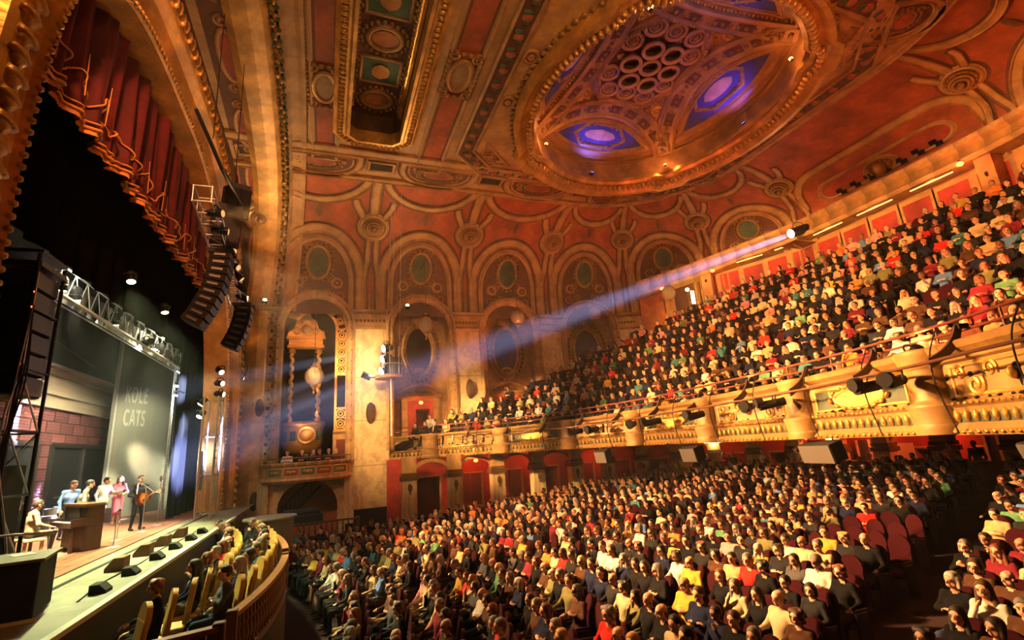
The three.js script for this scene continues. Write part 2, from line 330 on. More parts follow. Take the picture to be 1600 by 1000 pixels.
    obj('leaf_work', [sweep(onEdge, ell(c, 1.1, 0.76, 0.36), PM.round(0.06), true), ...[-1, 1].flatMap((d) => [scroll(onEdge, c + d * 1.12, 1.25, 0.24, 1, d, 0.05), scroll(onEdge, c + d * 1.0, 0.78, 0.2, -1, -d, 0.045)]), lumps(onEdge, ell(c, 1.1, 0.98, 0.52, 30), 0.26, [0.08, 0.06, 0.06], 0.04, true)], M.goldDark, half);
  });
  obj('perimeter_band', [sweep(onEdge, Array.from({ length: 168 }, (_, i) => [i * STOTAL / 167, 2.3]), PM.rib(0.3, 0.1)), sweep(onEdge, Array.from({ length: 168 }, (_, i) => [i * STOTAL / 167, 0.02]), PM.rib(0.2, 0.12))], M.tan, ceiling);

  // ---- bands across the house next to the stage: smooth gold sounding boards and a rope of fruit
  const cross = []; for (let i = 0; i <= 40; i++) cross.push(i / 40);
  const SL = 1.4 + COVEL, zlen = -AXIS * 0 + (NEAR - FAR) - 2 * COVE;
  const onCross = (x, v, h) => {                             // v = metres along the section, from the capital height of the far wall over to the near wall
    const s = x + 6;
    if (v < SL) return onCove(s, v, h);
    if (v < SL + zlen) return [x, CEIL - h, FAR + COVE + (v - SL)];
    const P = onCove(s, SL * 2 + zlen - v, h); return [P[0], P[1], FAR + NEAR - P[2]];
  };
  const VT = SL * 2 + zlen, line = (x, a = -11, b = VT + 2, k = 0.9) => Array.from({ length: 61 }, (_, i) => { const v = a + (b - a) * i / 60; return [x + k * Math.sin(Math.PI * Math.min(1, Math.max(0, v / VT))), v]; });
  const onCrossW = (x, v, h) => (v < 0 ? [x, CAPY + v, FAR + h] : onCross(x, v, h));
  obj('sounding_band', sweep(onCrossW, line(-3.5), [[0.75, -0.1], [0.75, 0.16], [0.5, 0.3], [0, 0.36], [-0.4, 0.3], [-0.62, 0.1], [-0.62, -0.05]]), plaster([0.78, 0.46, 0.12], 0.45, 0.15), ceiling);
  obj('rope_moulding', [lumps(onCrossW, line(-2.76), 0.3, [0.2, 0.13, 0.16], 0.12, false, lump, 0.05), sweep(onCrossW, line(-2.52), PM.round(0.1)), sweep(onCrossW, line(-2.99), PM.round(0.08))], M.gold, ceiling);
  obj('fruit_moulding', lumps(onCrossW, line(-2.74), 0.23, [0.08, 0.08, 0.08], 0.26, false, lump, 0.1), M.green, ceiling);
  obj('cavetto', sweep(onCross, line(-2.1, 0.2, VT, 0.75), [[-0.38, -0.02], [-0.38, 0.1], [-0.25, 0.12], [-0.1, 0.06], [0.2, 0.1], [0.38, 0.22], [0.38, -0.02]]), M.tan, ceiling);
  obj('bead_line', lumps(onCross, line(-1.7, 5, VT - 5, 0.72), 0.2, [0.06, 0.06, 0.06], 0.05), M.goldDark, ceiling);
  // dark ornamented strip between the proscenium arch and the sounding band
  obj('proscenium_soffit', sweep(onCross, line(-3.9, 0.1, VT, 0.5), [[0.7, 0.02], [-0.7, 0.03]]), M.umber, ceiling);
  for (let v = 3.5; v < VT - 3; v += 4.2) {
    const u = -3.95 + 0.45 * Math.sin(Math.PI * v / VT);
    obj('soffit_cartouche', [sweep(onCross, ell(u, v, 0.32, 1.25), PM.round(0.09), true, 0.3), sweep(onCross, ell(u, v, 0.2, 0.8), PM.round(0.05), true, 0.3), scroll(onCross, u, v + 1.6, 0.26, 1.5, 1, 0.06), scroll(onCross, u, v - 1.6, 0.26, -1.5, -1, 0.06)], M.rib, ceiling);
    obj('soffit_oval', fill(onCross, ell(u, v, 0.28, 1.2), 0.05, 0.3), M.deep, ceiling);
  }

  // ---- long red panels either side of the coffer, each with a cartouche
  const panels = [[-0.85, 0.2, -22.6, -6.6, -17.6], [4.0, 5.2, -22.6, -6.6, -15.6]];
  panels.forEach(([x0, x1, z0, z1, cz]) => {
    const g = new THREE.Group(); g.name = 'long_panel'; ceiling.add(g);
    obj('panel_field', fill(onCeil, rect(x0, x1, z0, z1), 0.015, 1), M.field, g);
    obj('dark_rib_outline', sweep(onCeil, rect(x0 + 0.05, x1 - 0.05, z0 + 0.05, z1 - 0.05), [[-0.15, 0.025], [0.15, 0.025]], true), M.umber, g);
    obj('panel_moulding', sweep(onCeil, rect(x0, x1, z0, z1), PM.step(0.1, 0.12), true), M.tan, g);
    const cx = (x0 + x1) / 2;
    for (const z of [cz, cz + 6.6]) {
      obj('cartouche', [sweep(onCeil, ell(cx, z, 0.42, 0.8), PM.round(0.12), true), lumps(onCeil, rect(cx - 0.62, cx + 0.62, z - 1.15, z + 1.15), 0.26, [0.14, 0.09, 0.1], 0.05, true), ...[-1, 1].flatMap((d) => [-1, 1].map((e) => scroll(onCeil, cx + d * 0.46, z + e * 0.98, 0.26, d * e > 0 ? 0.8 : 2.3, d * e, 0.07)))], M.goldDark, g);
      obj('cartouche_field', fill(onCeil, ell(cx, z, 0.36, 0.74), 0.05, 0.2), plaster([0.30, 0.19, 0.09]), g);
    }
    for (const [z, e] of [[z0 + 0.5, 1], [z1 - 0.5, -1]]) obj('corner_scroll', [-1, 1].map((d) => scroll(onCeil, cx + d * 0.32, z, 0.3, e > 0 ? -1.5 : 1.5, d * e, 0.06)), M.goldDark, g);
  });
  // ---- the sunk coffer
  {
    const cof = new THREE.Group(); cof.name = 'coffer'; ceiling.add(cof);
    const rim = oct.map((p) => p), onTop = (x, z, h) => [x, CEIL + 1.3 - h, z], cx = (q.x0 + q.x1) / 2;
    const side = []; for (let i = 0; i < 8; i++) { const a = oct[i], b = oct[(i + 1) % 8]; side.push(grid((t, v) => [a[0] + (b[0] - a[0]) * t, CEIL + v * 1.35, a[1] + (b[1] - a[1]) * t, t * Math.hypot(b[0] - a[0], b[1] - a[1]), v * 1.35], 8, 2)); }
    obj('coffer_wall', side, M.bronze, cof);
    obj('coffer_rim', [sweep(onCeil, rim, [[-0.5, -0.02], [-0.5, 0.1], [-0.36, 0.2], [-0.28, 0.12], [0, 0.14], [0.08, 0.3], [0.2, 0.3], [0.2, -0.3]], true, 0), lumps(onCeil, oct.map(([x, z]) => [cx + (x - cx) * 1.16, (q.z0 + q.z1) / 2 + (z - (q.z0 + q.z1) / 2) * 1.03]), 0.24, [0.1, 0.13, 0.12], 0.14, true)], M.gold, cof);
    obj('coffer_soffit', fill(onTop, rect(q.x0 - 0.1, q.x1 + 0.1, q.z0 - 0.1, q.z1 + 0.1), 0, 1), M.umber, cof);
    obj('coffer_beads', [lumps(onTop, [[q.x0 + 0.3, q.z0 + 0.5], [q.x0 + 0.3, q.z1 - 0.5]], 0.22, [0.08, 0.08, 0.08], 0.05), lumps(onTop, [[q.x1 - 0.3, q.z0 + 0.5], [q.x1 - 0.3, q.z1 - 0.5]], 0.22, [0.1, 0.08, 0.1], 0.05), sweep(onTop, [[q.x1 - 0.12, q.z0], [q.x1 - 0.12, q.z1]], PM.step(0.14, 0.3))], M.gold, cof);
    for (let i = 0, z = q.z0 + 1.2; z < q.z1 - 0.8; i++, z += 1.75) {
      if (i % 2 === 0) {
        obj('round_medallion', [sweep(onTop, ell(cx, z, 0.62, 0.55), PM.round(0.13), true), lumps(onTop, ell(cx, z, 0.86, 0.78, 40), 0.25, [0.11, 0.09, 0.09], 0.06, true)], M.goldDark, cof);
        obj('medallion_field', fill(onTop, ell(cx, z, 0.5, 0.42), 0.07, 0.2), plaster([0.55, 0.22, 0.07]), cof);
      } else {
        obj('green_panel', fill(onTop, rect(cx - 0.75, cx + 0.75, z - 0.68, z + 0.68), 0.04, 0.5), M.green, cof);
        obj('panel_frame', [sweep(onTop, rect(cx - 0.78, cx + 0.78, z - 0.7, z + 0.7), PM.round(0.08), true), lumps(onTop, [[cx + 0.92, z - 0.6], [cx + 0.92, z + 0.6]], 0.3, [0.1, 0.1, 0.12], 0.05), lumps(onTop, [[cx - 0.92, z - 0.6], [cx - 0.92, z + 0.6]], 0.3, [0.1, 0.1, 0.12], 0.05)], M.goldDark, cof);
        obj('oval', fill(onTop, ell(cx, z, 0.36, 0.42), 0.08, 0.2), plaster([0.62, 0.30, 0.08]), cof);
      }
    }
  }
  // ---- flowered band and spandrels round the dome
  const bx0 = 6.1, bx1 = 20.3, bz0 = -21.9, bz1 = -8.5, cc = 1.5;
  const band = [[bx0 + cc, bz0], [bx1 - cc * 1.4, bz0], [bx1, bz0 + cc * 1.4], [bx1, bz1 - cc * 1.4], [bx1 - cc * 1.4, bz1], [bx0 + cc, bz1], [bx0, bz1 - cc], [bx0, bz0 + cc]];
  obj('flower_band', [sweep(onCeil, band, [[-0.45, -0.02], [-0.45, 0.12], [-0.36, 0.16], [-0.3, 0.05], [0.3, 0.05], [0.36, 0.16], [0.45, 0.12], [0.45, -0.02]], true)], M.tan, ceiling);
  obj('flower_band_ground', sweep(onCeil, band, [[-0.3, 0.06], [0.3, 0.06]], true), M.umber, ceiling);
  pieces('band_flower', plaster([0.5, 0.14, 0.05]), ceiling, onCeil, band, 0.84, [0.2, 0.2, 0.1], 0.07, true, new THREE.SphereGeometry(1, 8, 5));
  obj('band_leaf', [lumps(onCeil, band.map(([x, z]) => [x, z]), 0.42, [0.12, 0.2, 0.08], 0.06, true, lump, 0.06)], M.green, ceiling);
  for (const [sx, sz] of [[-1, -1], [1, -1], [-1, 1], [1, 1]]) {
    const u = DX + sx * 5.3 - (sx < 0 ? 0.6 : 0), v = DZ + sz * 5.3;
    obj('spandrel_ornament', [sweep(onCeil, [[u - sx * 0.9, v + sz * 0.55], [u + sx * 0.75, v + sz * 0.75], [u + sx * 0.6, v - sz * 0.9]], PM.round(0.07), true), scroll(onCeil, u, v + sz * 0.35, 0.34, 0.3, 1, 0.06), scroll(onCeil, u + sx * 0.35, v - sz * 0.1, 0.32, 2.3, -1, 0.06), lumps(onCeil, ell(u + sx * 0.3, v + sz * 0.3, 0.5, 0.5, 24), 0.22, [0.09, 0.07, 0.08], 0.04, true)], M.goldDark, ceiling);
    const w = [[DX + sx * 6.6, DZ + sz * 1.3], [DX + sx * 1.3, DZ + sz * 6.8]];
    for (const [x, z] of w) obj('jewel_boss', [sweep(onCeil, ell(x, z, 0.28, 0.28, 16), PM.round(0.08), true), ball(0.16, 0.1, 0.16, x, CEIL - 0.05, z, 8)], M.rib, ceiling);
  }
  // ---- dome: keyed rim, drum, shallow vault with star ribs and a honeycomb of round coffers
  const dome = new THREE.Group(); dome.name = 'dome'; ceiling.add(dome);
  const blueFresco = plaster([0.05, 0.045, 0.3]);
  const rimPath = (k) => { const o = []; for (let i = 0; i < 96; i++) { const a = i / 96 * 2 * Math.PI, key = Math.min(...[0, 1, 2, 3].map((n) => { let d = Math.abs(a - (Math.PI / 4 + n * Math.PI / 2)); return d > Math.PI ? 2 * Math.PI - d : d; })) < 0.09 ? 0.28 : 0; o.push([DX + (DA + k + key) * Math.cos(a), DZ + (DB + k + key) * Math.sin(a)]); } return o; };
  obj('dome_rim', [sweep(onCeil, rimPath(0.42), [[0.55, -0.02], [0.55, 0.16], [0.4, 0.28], [0.25, 0.2], [-0.1, 0.3], [-0.28, 0.5], [-0.46, 0.52], [-0.5, 0.3], [-0.5, -0.1]], true)], M.gold, dome);
  obj('egg_moulding', lumps(onCeil, rimPath(0.22), 0.27, [0.1, 0.17, 0.16], 0.42, true), M.gold, dome);
  obj('rim_leaf', lumps(onCeil, rimPath(0.95), 0.34, [0.12, 0.16, 0.1], 0.04, true), M.goldDark, dome);
  obj('drum', [grid((a, b) => { const t = a * 2 * Math.PI; return [DX + DA * Math.cos(t), CEIL + b * 1.25, DZ + DB * Math.sin(t), a * 38, b * 1.25]; }, 96, 3), sweep(onCeil, ell(DX, DZ, DA - 0.08, DB - 0.08, 96), [[0.1, -1.0], [-0.12, -0.98], [-0.2, -1.1], [-0.26, -1.22], [0.2, -1.26]], true)], M.rib, dome);
  const HD = CEIL + 1.2, onDome = (x, z, h) => { const r2 = ((x - DX) / DA) ** 2 + ((z - DZ) / DB) ** 2; return [x, HD + 1.5 * (1 - Math.min(1.1, r2)) - h, z]; };
  obj('dome_shell', grid((a, b) => { const t = a * 2 * Math.PI, x = DX + DA * 1.02 * b * Math.cos(t), z = DZ + DB * 1.02 * b * Math.sin(t); return [...onDome(x, z, 0), x, z]; }, 64, 12), M.rib, dome);
  const cusp = [0, 1, 2, 3].map((n) => { const a = Math.PI / 4 + n * Math.PI / 2; return [DX + DA * 0.985 * Math.cos(a), DZ + DB * 0.985 * Math.sin(a)]; });
  for (let n = 0; n < 4; n++) {
    const a = cusp[n], b = cusp[(n + 1) % 4], mid = Math.PI / 2 + n * Math.PI / 2, bulge = n % 2 ? 2.45 : 2.9;
    const m = [DX + bulge * Math.cos(mid), DZ + bulge * Math.sin(mid)], curve = [];
    for (let i = 0; i <= 24; i++) { const t = i / 24, w = 4 * t * (1 - t), e = [a[0] + (b[0] - a[0]) * t, a[1] + (b[1] - a[1]) * t], me = [(a[0] + b[0]) / 2, (a[1] + b[1]) / 2]; curve.push([e[0] + (m[0] - me[0]) * w, e[1] + (m[1] - me[1]) * w]); }
    const toward = (k) => curve.map(([x, z]) => [x + Math.cos(mid) * k, z + Math.sin(mid) * k]);
    obj('star_rib', sweep(onDome, curve, [[-0.5, -0.02], [-0.5, 0.22], [-0.38, 0.3], [-0.3, 0.2], [0.3, 0.2], [0.38, 0.3], [0.5, 0.22], [0.5, -0.02]]), M.rib, dome);
    for (let i = 0; i < 7; i++) { const t0 = Math.round(1 + i * 3.2), seg = curve.slice(t0, t0 + 3); if (seg.length > 1) obj('rib_panel', sweep(onDome, seg, [[-0.22, 0.22], [0.22, 0.22]]), M.umber, dome); }
    obj('rib_boss', lumps(onDome, curve, 0.32, [0.1, 0.1, 0.1], 0.24), M.goldDark, dome);
    obj('bead_line', lumps(onDome, toward(0.62), 0.17, [0.07, 0.07, 0.07], 0.05), M.gold, dome);
    // the eye-shaped field between rib and drum
    const arcO = ell(DX, DZ, DA * 0.9, DB * 0.9, 16, Math.PI / 4 + n * Math.PI / 2 + 0.16, 3 * Math.PI / 4 + n * Math.PI / 2 - 0.16), arcI = toward(0.9).slice(4, 21), eye = [...arcO, ...(Math.hypot(arcO[arcO.length - 1][0] - arcI[0][0], arcO[arcO.length - 1][1] - arcI[0][1]) < Math.hypot(arcO[arcO.length - 1][0] - arcI[arcI.length - 1][0], arcO[arcO.length - 1][1] - arcI[arcI.length - 1][1]) ? arcI : [...arcI].reverse())];
    obj('eye_field', fill(onDome, eye, 0.03, 0.35), blueFresco, dome);
    obj('eye_moulding', sweep(onDome, eye, PM.step(0.1, 0.12), true), M.rib, dome);
    const cu = DX + (DA - 1.55) * Math.cos(mid), cv = DZ + (DB - 1.5) * Math.sin(mid), wide = n % 2 ? [0.62, 1.5] : [1.5, 0.62], bit = n % 2 ? [0.4, 1.15] : [1.15, 0.4];
    const hexa = n % 2 ? [[cu - wide[0], cv - 0.9], [cu, cv - wide[1]], [cu + wide[0], cv - 0.9], [cu + wide[0], cv + 0.9], [cu, cv + wide[1]], [cu - wide[0], cv + 0.9]] : [[cu - wide[0], cv], [cu - 0.9, cv - wide[1]], [cu + 0.9, cv - wide[1]], [cu + wide[0], cv], [cu + 0.9, cv + wide[1]], [cu - 0.9, cv + wide[1]]];
    obj('eye_cartouche', [sweep(onDome, hexa, PM.round(0.09), true), lumps(onDome, ell(cu, cv, wide[0] * 0.95, wide[1] * 0.95, 30), 0.34, [0.12, 0.09, 0.08], 0.05, true)], M.goldDark, dome);
    obj('painted_cloud', fill(onDome, ell(cu, cv, bit[0] * 0.8, bit[1] * 0.8), 0.05, 0.3), plaster([0.62, 0.42, 0.34]), dome);
    // leaf triangle at each point of the honeycomb
    const k = cusp[n], tx = DX + (k[0] - DX) * 0.60, tz = DZ + (k[1] - DZ) * 0.60;
    obj('star_leaf', [scroll(onDome, tx, tz, 0.34, 0.4, 1, 0.07), scroll(onDome, tx + 0.3, tz - 0.3, 0.26, 2, -1, 0.06), lumps(onDome, ell(tx, tz, 0.55, 0.55, 20), 0.25, [0.1, 0.08, 0.1], 0.04, true)], M.gold, dome);
  }
  // hexagon of round coffers
  const hx = [[-1.15, -2.55], [1.15, -2.55], [2.05, -1.2], [2.05, 1.2], [1.15, 2.55], [-1.15, 2.55], [-2.05, 1.2], [-2.05, -1.2]].map(([x, z]) => [DX + x, DZ + z]);
  obj('honeycomb_ground', fill(onDome, hx, 0.1, 0.5), M.umber, dome);
  obj('honeycomb_frame', [sweep(onDome, hx, PM.step(0.14, 0.3), true), lumps(onDome, hx, 0.16, [0.06, 0.06, 0.06], 0.32, true)], M.rib, dome);
  const cells = []; [[-1.9, 3], [-0.95, 4], [0, 3], [0.95, 4], [1.9, 3]].forEach(([z, k]) => { for (let i = 0; i < k; i++) cells.push([(i - (k - 1) / 2) * 1.02, z]); });
  cells.forEach(([x, z], i) => {
    const X = DX + x, Z = DZ + z, P = placeOn(onDome, X, Z, 0.12, 1, 0), open = Math.hypot(x, z) < 1.12;
    const g = [new THREE.TorusGeometry(0.43, 0.09, 6, 20).translate(0, 0, open ? 0.4 : 0.06)];
    if (!open) { g.push(new THREE.TorusGeometry(0.26, 0.05, 5, 16).translate(0, 0, 0.03), ball(0.11, 0.11, 0.09, 0, 0, 0.04, 8)); for (let k = 0; k < 8; k++) g.push(ball(0.06, 0.06, 0.05, Math.cos(k * 0.785) * 0.17, Math.sin(k * 0.785) * 0.17, 0.03, 6)); }
    obj('round_coffer', merge(g).applyMatrix4(P), open ? M.rib : M.rib, dome);
    if (open) obj('deep_cup', merge([new THREE.CylinderGeometry(0.46, 0.4, 0.42, 20, 1, true).rotateX(Math.PI / 2).translate(0, 0, 0.2), new THREE.CircleGeometry(0.4, 20).translate(0, 0, 0.02)]).applyMatrix4(P), M.bronze, dome);
  });
  obj('honeycomb_leaf', merge([[-0.5, -0.5], [0.5, -0.5], [-0.5, 0.5], [0.5, 0.5], [-0.5, -1.45], [0.5, -1.45], [-0.5, 1.45], [0.5, 1.45], [1.5, 0], [-1.5, 0]].map(([x, z]) => merge([0, 1, 2, 3].map((k) => ball(0.1, 0.08, 0.06, Math.cos(k * 1.57) * 0.1, Math.sin(k * 1.57) * 0.1, 0.03, 6))).applyMatrix4(placeOn(onDome, DX + x, DZ + z, 0.12, 1, 0)))), M.gold, dome);
}
// ================================================================ WALLS
const FLOOR = (x) => -1.4 + 0.075 * Math.max(0, x - 1);
const archTop = (d, w, ys, rise) => ys + rise * Math.sqrt(Math.max(0, 1 - (d / w) ** 2));
const AW = 1.72, AY = 10.35;                                   // arch half width and springing of the big wall arches
function wallStrip(s0, s1, lo, hi, surf = onWall, step = 0.2) { // lo, hi: functions of s
  const n = Math.max(1, Math.ceil((s1 - s0) / step));
  return grid((a, b) => { const s = s0 + (s1 - s0) * a, y = lo(s) + (hi(s) - lo(s)) * b, P = surf(s, y, 0); return [...P, s, y]; }, n, Math.max(1, Math.ceil((hi(s0) - lo(s0)) / 3)));
}
const K = (v) => () => v;
// an open recess behind a wall: sides, floor, head and back, going d metres behind the surface
function recess(on, u0, u1, v0, v1, d, h = 0) {
  const P = (u, v, k) => on(u, v, h - k), side = (f, n = 4) => grid((a, b) => [...f(a, b), a, b], n, 2);
  return [side((a, b) => P(u0, v0 + (v1 - v0) * a, d * b)), side((a, b) => P(u1, v0 + (v1 - v0) * a, d * b)), side((a, b) => P(u0 + (u1 - u0) * a, v0, d * b)), side((a, b) => P(u0 + (u1 - u0) * a, v1, d * b)), side((a, b) => P(u0 + (u1 - u0) * a, v0 + (v1 - v0) * b, d))];
}
const wallFar = struct('wall_far', 'side wall of the house with tall arched niches between cream stone piers');
{
  const top = (s) => spring(s) + 0.02;
  const solid = []; let s0 = 0;
  ARCHES.forEach((c, i) => {
    solid.push(wallStrip(s0, c - AW, K(2.6), top));
    solid.push(wallStrip(c - AW, c + AW, (s) => archTop(s - c, AW, AY, AW), top, onWall, 0.1));
    s0 = c + AW;
  });
  solid.push(wallStrip(s0, 27, K(2.6), top));
  obj('plaster_wall', solid, M.rib, wallFar);
  // ground storey: piers and the low arch under the box
  const c = 5.25, w = 1.5;
  obj('ground_storey', [wallStrip(0, c - w, K(-2), K(2.6)), wallStrip(c - w, c + w, (s) => archTop(s - c, w, 0.75, 1.4), K(2.6), onWall, 0.1), wallStrip(c + w, 9.2, K(-2), K(2.6))], M.cream, wallFar);
  obj('low_arch_band', [sweep(onWall, arch(c, w + 0.14, -0.6, 0.75, 1.52), PM.flat(0.2, 0.12)), sweep(onWall, arch(c, w, -0.6, 0.75, 1.4), [[0, 0.1], [0, -1.6]])], M.cream, wallFar);
  obj('low_arch_room', [box(4.4, 4, 0.1, c - 6, 0.8, FAR - 2.2), box(0.1, 4, 2.3, c - 6 - 2.0, 0.8, FAR - 1.1), box(0.1, 4, 2.3, c - 6 + 2.0, 0.8, FAR - 1.1)], plaster([0.55, 0.14, 0.06]), wallFar);
  const st = []; for (let i = 0; i < 9; i++) st.push(bar([c - 7.3 + i * 0.2, -0.2 + i * 0.2, FAR - 1.6], [c - 7.3 + i * 0.2, 0.7 + i * 0.2, FAR - 1.6], 0.03)); st.push(bar([c - 7.4, 0.65, FAR - 1.6], [c - 5.4, 2.6, FAR - 1.6], 0.06), bar([c - 7.4, -0.25, FAR - 1.6], [c - 5.4, 1.7, FAR - 1.6], 0.09));
  obj('stair_rail', st, M.umber, wallFar);
  obj('black_plinth', [[0, 3.6], [7.0, 9.2]].map(([a, b]) => sweep(onWall, [[a, -0.3], [b, -0.3]], PM.flat(0.75, 0.06), false, 0.5)), M.black, wallFar);
  // piers: stone panels with capitals and a dark bronze wall lamp shell
  const piers = [[2.05, 3.45], [7.35, 9.35], [13.25, 15.05], [18.95, 20.75], [24.6, 26.2]];
  piers.forEach(([a, b], i) => {
    const p = new THREE.Group(); p.name = 'pier'; wallFar.add(p);
    const y0 = i < 2 ? 0.4 : 3.2, m = (a + b) / 2;
    obj('stone_panel', [fill(onWall, rect(a, b, y0, 10.3), 0.18, 0.6), grid((u, v) => [...onWall(a, y0 + (10.3 - y0) * v, 0.18 * u), u, v], 1, 1), grid((u, v) => [...onWall(b, y0 + (10.3 - y0) * v, 0.18 * u), u, v], 1, 1)], M.cream, p);
    obj('stone_joint', [2.6, 5.0, 7.4].filter((y) => y > y0).map((y) => sweep(onWall, [[a, y], [b, y]], [[-0.012, 0.182], [0.012, 0.182]], false, 0.4)), M.umber, p);
    obj('capital', [sweep(onWall, [[a - 0.12, 10.85], [b + 0.12, 10.85]], [[-0.62, -0.02], [-0.62, 0.22], [-0.5, 0.3], [-0.42, 0.2], [0.25, 0.2], [0.32, 0.34], [0.45, 0.42], [0.5, 0.42], [0.5, -0.02]], false, 0.4)], M.tan, p);
    obj('capital_ornament', [lumps(onWall, [[a + 0.1, 10.72], [b - 0.1, 10.72]], 0.22, [0.09, 0.1, 0.07], 0.22), scroll(onWall, m - 0.35, 10.74, 0.22, 0, 1, 0.05), scroll(onWall, m + 0.35, 10.74, 0.22, Math.PI, -1, 0.05), lumps(onWall, [[a - 0.05, 11.15], [b + 0.05, 11.15]], 0.14, [0.05, 0.05, 0.06], 0.4)], M.goldDark, p);
    if (i > 0 && i < 4) obj('pier_shell', [ball(0.26, 0.6, 0.16, ...onWall(m, i === 1 ? 5.4 : 6.6, 0.22), 12), ...[-2, -1, 0, 1, 2].map((k) => ball(0.05, 0.45, 0.06, ...onWall(m + k * 0.09, (i === 1 ? 5.4 : 6.6) + 0.05, 0.36), 6))], M.bronze, p);
    if (i === 0) obj('pier_shell', [ball(0.24, 0.55, 0.16, ...onWall(2.75, 5.9, 0.24), 12), ball(0.24, 0.55, 0.16, ...onWall(2.75, 1.3, 0.24), 12)], M.bronze, p);
  });
  // arch surrounds and what stands in the niches
  ARCHES.forEach((c, i) => {
    const g = new THREE.Group(); g.name = 'arched_niche'; wallFar.add(g);
    const sill = i ? 3.3 : 2.7, depth = i ? 1.0 : 2.6;
    obj('archivolt', [sweep(onWall, arch(c, AW + 0.12, sill, AY, AW + 0.12, 24), [[-0.26, 0.02], [-0.26, 0.3], [-0.12, 0.36], [-0.04, 0.24], [0.12, 0.2], [0.2, 0.1], [0.2, -0.1]], false, 0.6)], M.tan, g);
    obj('archivolt_studs', lumps(onWall, arch(c, AW + 0.2, sill + 1, AY, AW + 0.2, 24), i ? 0.5 : 0.62, [0.07, 0.07, 0.05], 0.3), M.goldDark, g);
    obj('niche_reveal', sweep(onWall, arch(c, AW, sill, AY, AW, 24), [[0, 0.1], [0, -0.35], [-0.12, -0.36], [-0.12, -0.5], [0, -0.52], [0, -depth]], false, 0.6), i ? M.tan : M.umber, g);
    if (i) {
      const on = (s, y, h) => onWall(s, y, -depth + h);
      obj('niche_back', [fill(on, arch(c, AW + 0.1, 6.1, AY, AW + 0.1, 20), 0, 0.6), fill(on, rect(c - AW - 0.1, c - 0.8, sill, 6.1), 0, 0.6), fill(on, rect(c + 0.8, c + AW + 0.1, sill, 6.1), 0, 0.6)], M.rib, g);
      obj('oval_frame', [sweep(on, ell(c, 9.15, 0.98, 1.62, 36), PM.step(0.2, 0.3), true), lumps(on, ell(c, 9.15, 1.22, 1.9, 60), 0.3, [0.14, 0.12, 0.14], 0.1, true), ball(0.4, 0.34, 0.25, ...on(c, 11.05, 0.3), 10), ball(0.2, 0.26, 0.2, ...on(c - 0.35, 11.1, 0.3), 8), ball(0.2, 0.26, 0.2, ...on(c + 0.35, 11.1, 0.3), 8), scroll(on, c - 0.75, 10.75, 0.3, 0.2, 1, 0.07), scroll(on, c + 0.75, 10.75, 0.3, Math.PI - 0.2, -1, 0.07)], M.goldDark, g);
      obj('oval_mirror', fill(on, ell(c, 9.15, 0.9, 1.54, 30), 0.05, 0.3), std([0.06, 0.045, 0.05], 0.12, 0.9), g);
      // pedimented doorway to the balcony stairs
      obj('door_case', [sweep(on, [[c - 0.95, sill], [c - 0.95, 6.2]], PM.flat(0.18, 0.25)), sweep(on, [[c + 0.95, sill], [c + 0.95, 6.2]], PM.flat(0.18, 0.25)), sweep(on, [[c - 1.3, 6.35], [c + 1.3, 6.35]], PM.step(0.18, 0.4)), sweep(on, [[c - 1.35, 6.6], [c - 0.7, 6.95], [c, 7.08], [c + 0.7, 6.95], [c + 1.35, 6.6]], PM.step(0.13, 0.45))], M.rib, g);
      obj('pediment_shell', [fill(on, [[c - 1.2, 6.5], [c, 7.0], [c + 1.2, 6.5]], 0.12, 0.3), ball(0.3, 0.14, 0.12, ...on(c, 6.72, 0.2), 8), lumps(on, [[c - 0.7, 6.62], [c + 0.7, 6.62]], 0.2, [0.08, 0.06, 0.08], 0.15)], M.goldDark, g);
      obj('door_leaf', [fill(on, rect(c - 0.8, c - 0.25, sill, 6.1), 0.04, 0.6), fill(on, rect(c - 0.25, c + 0.8, 5.6, 6.1), 0.04, 0.6), fill(on, rect(c + 0.6, c + 0.8, sill, 5.6), 0.04, 0.6)], M.red, g);
      obj('stair_lobby', recess(on, c - 0.25, c + 0.6, sill, 5.6, 1.6, 0.04), M.red, g);
      obj('overdoor_medallion', [sweep(on, ell(c, 7.6, 0.5, 0.42), PM.round(0.1), true), ball(0.3, 0.26, 0.12, ...on(c, 7.6, 0.05), 10)], M.goldDark, g);
    } else {
      // deep dark organ chamber behind the first arch
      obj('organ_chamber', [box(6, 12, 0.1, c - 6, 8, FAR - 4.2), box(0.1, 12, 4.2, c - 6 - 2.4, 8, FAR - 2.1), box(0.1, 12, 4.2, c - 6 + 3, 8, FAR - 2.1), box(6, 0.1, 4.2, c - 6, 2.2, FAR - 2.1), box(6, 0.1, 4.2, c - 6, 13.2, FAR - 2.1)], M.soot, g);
      // pierced fret band following the arch on its right side
      const on = (s, y, h) => onWall(s, y, h - 0.55), inn = AW - 0.05, out = AW - 0.62, mid = (inn + out) / 2, fret = [];
      const right = (r, y0 = 4.6) => [[c + r, y0], ...ell(c, AY, r, r, 22, 0, Math.PI * 0.86)];
      fret.push(sweep(on, right(inn), PM.flat(0.05, 0.08), false, 0.5), sweep(on, right(out), PM.flat(0.06, 0.1), false, 0.5));
      const ring = (u, v, r) => fret.push(sweep(on, ell(u, v, r, r, 14), PM.flat(0.035, 0.06), true));
      for (const y of [4.95, 5.5, 8.0, 8.5, 9.0, 9.5, 10.0]) { ring(c + mid, y, 0.22); ring(c + mid, y, 0.1); fret.push(sweep(on, [[c + out, y - 0.26], [c + mid, y - 0.2], [c + inn, y - 0.26]], PM.flat(0.03, 0.06))); }
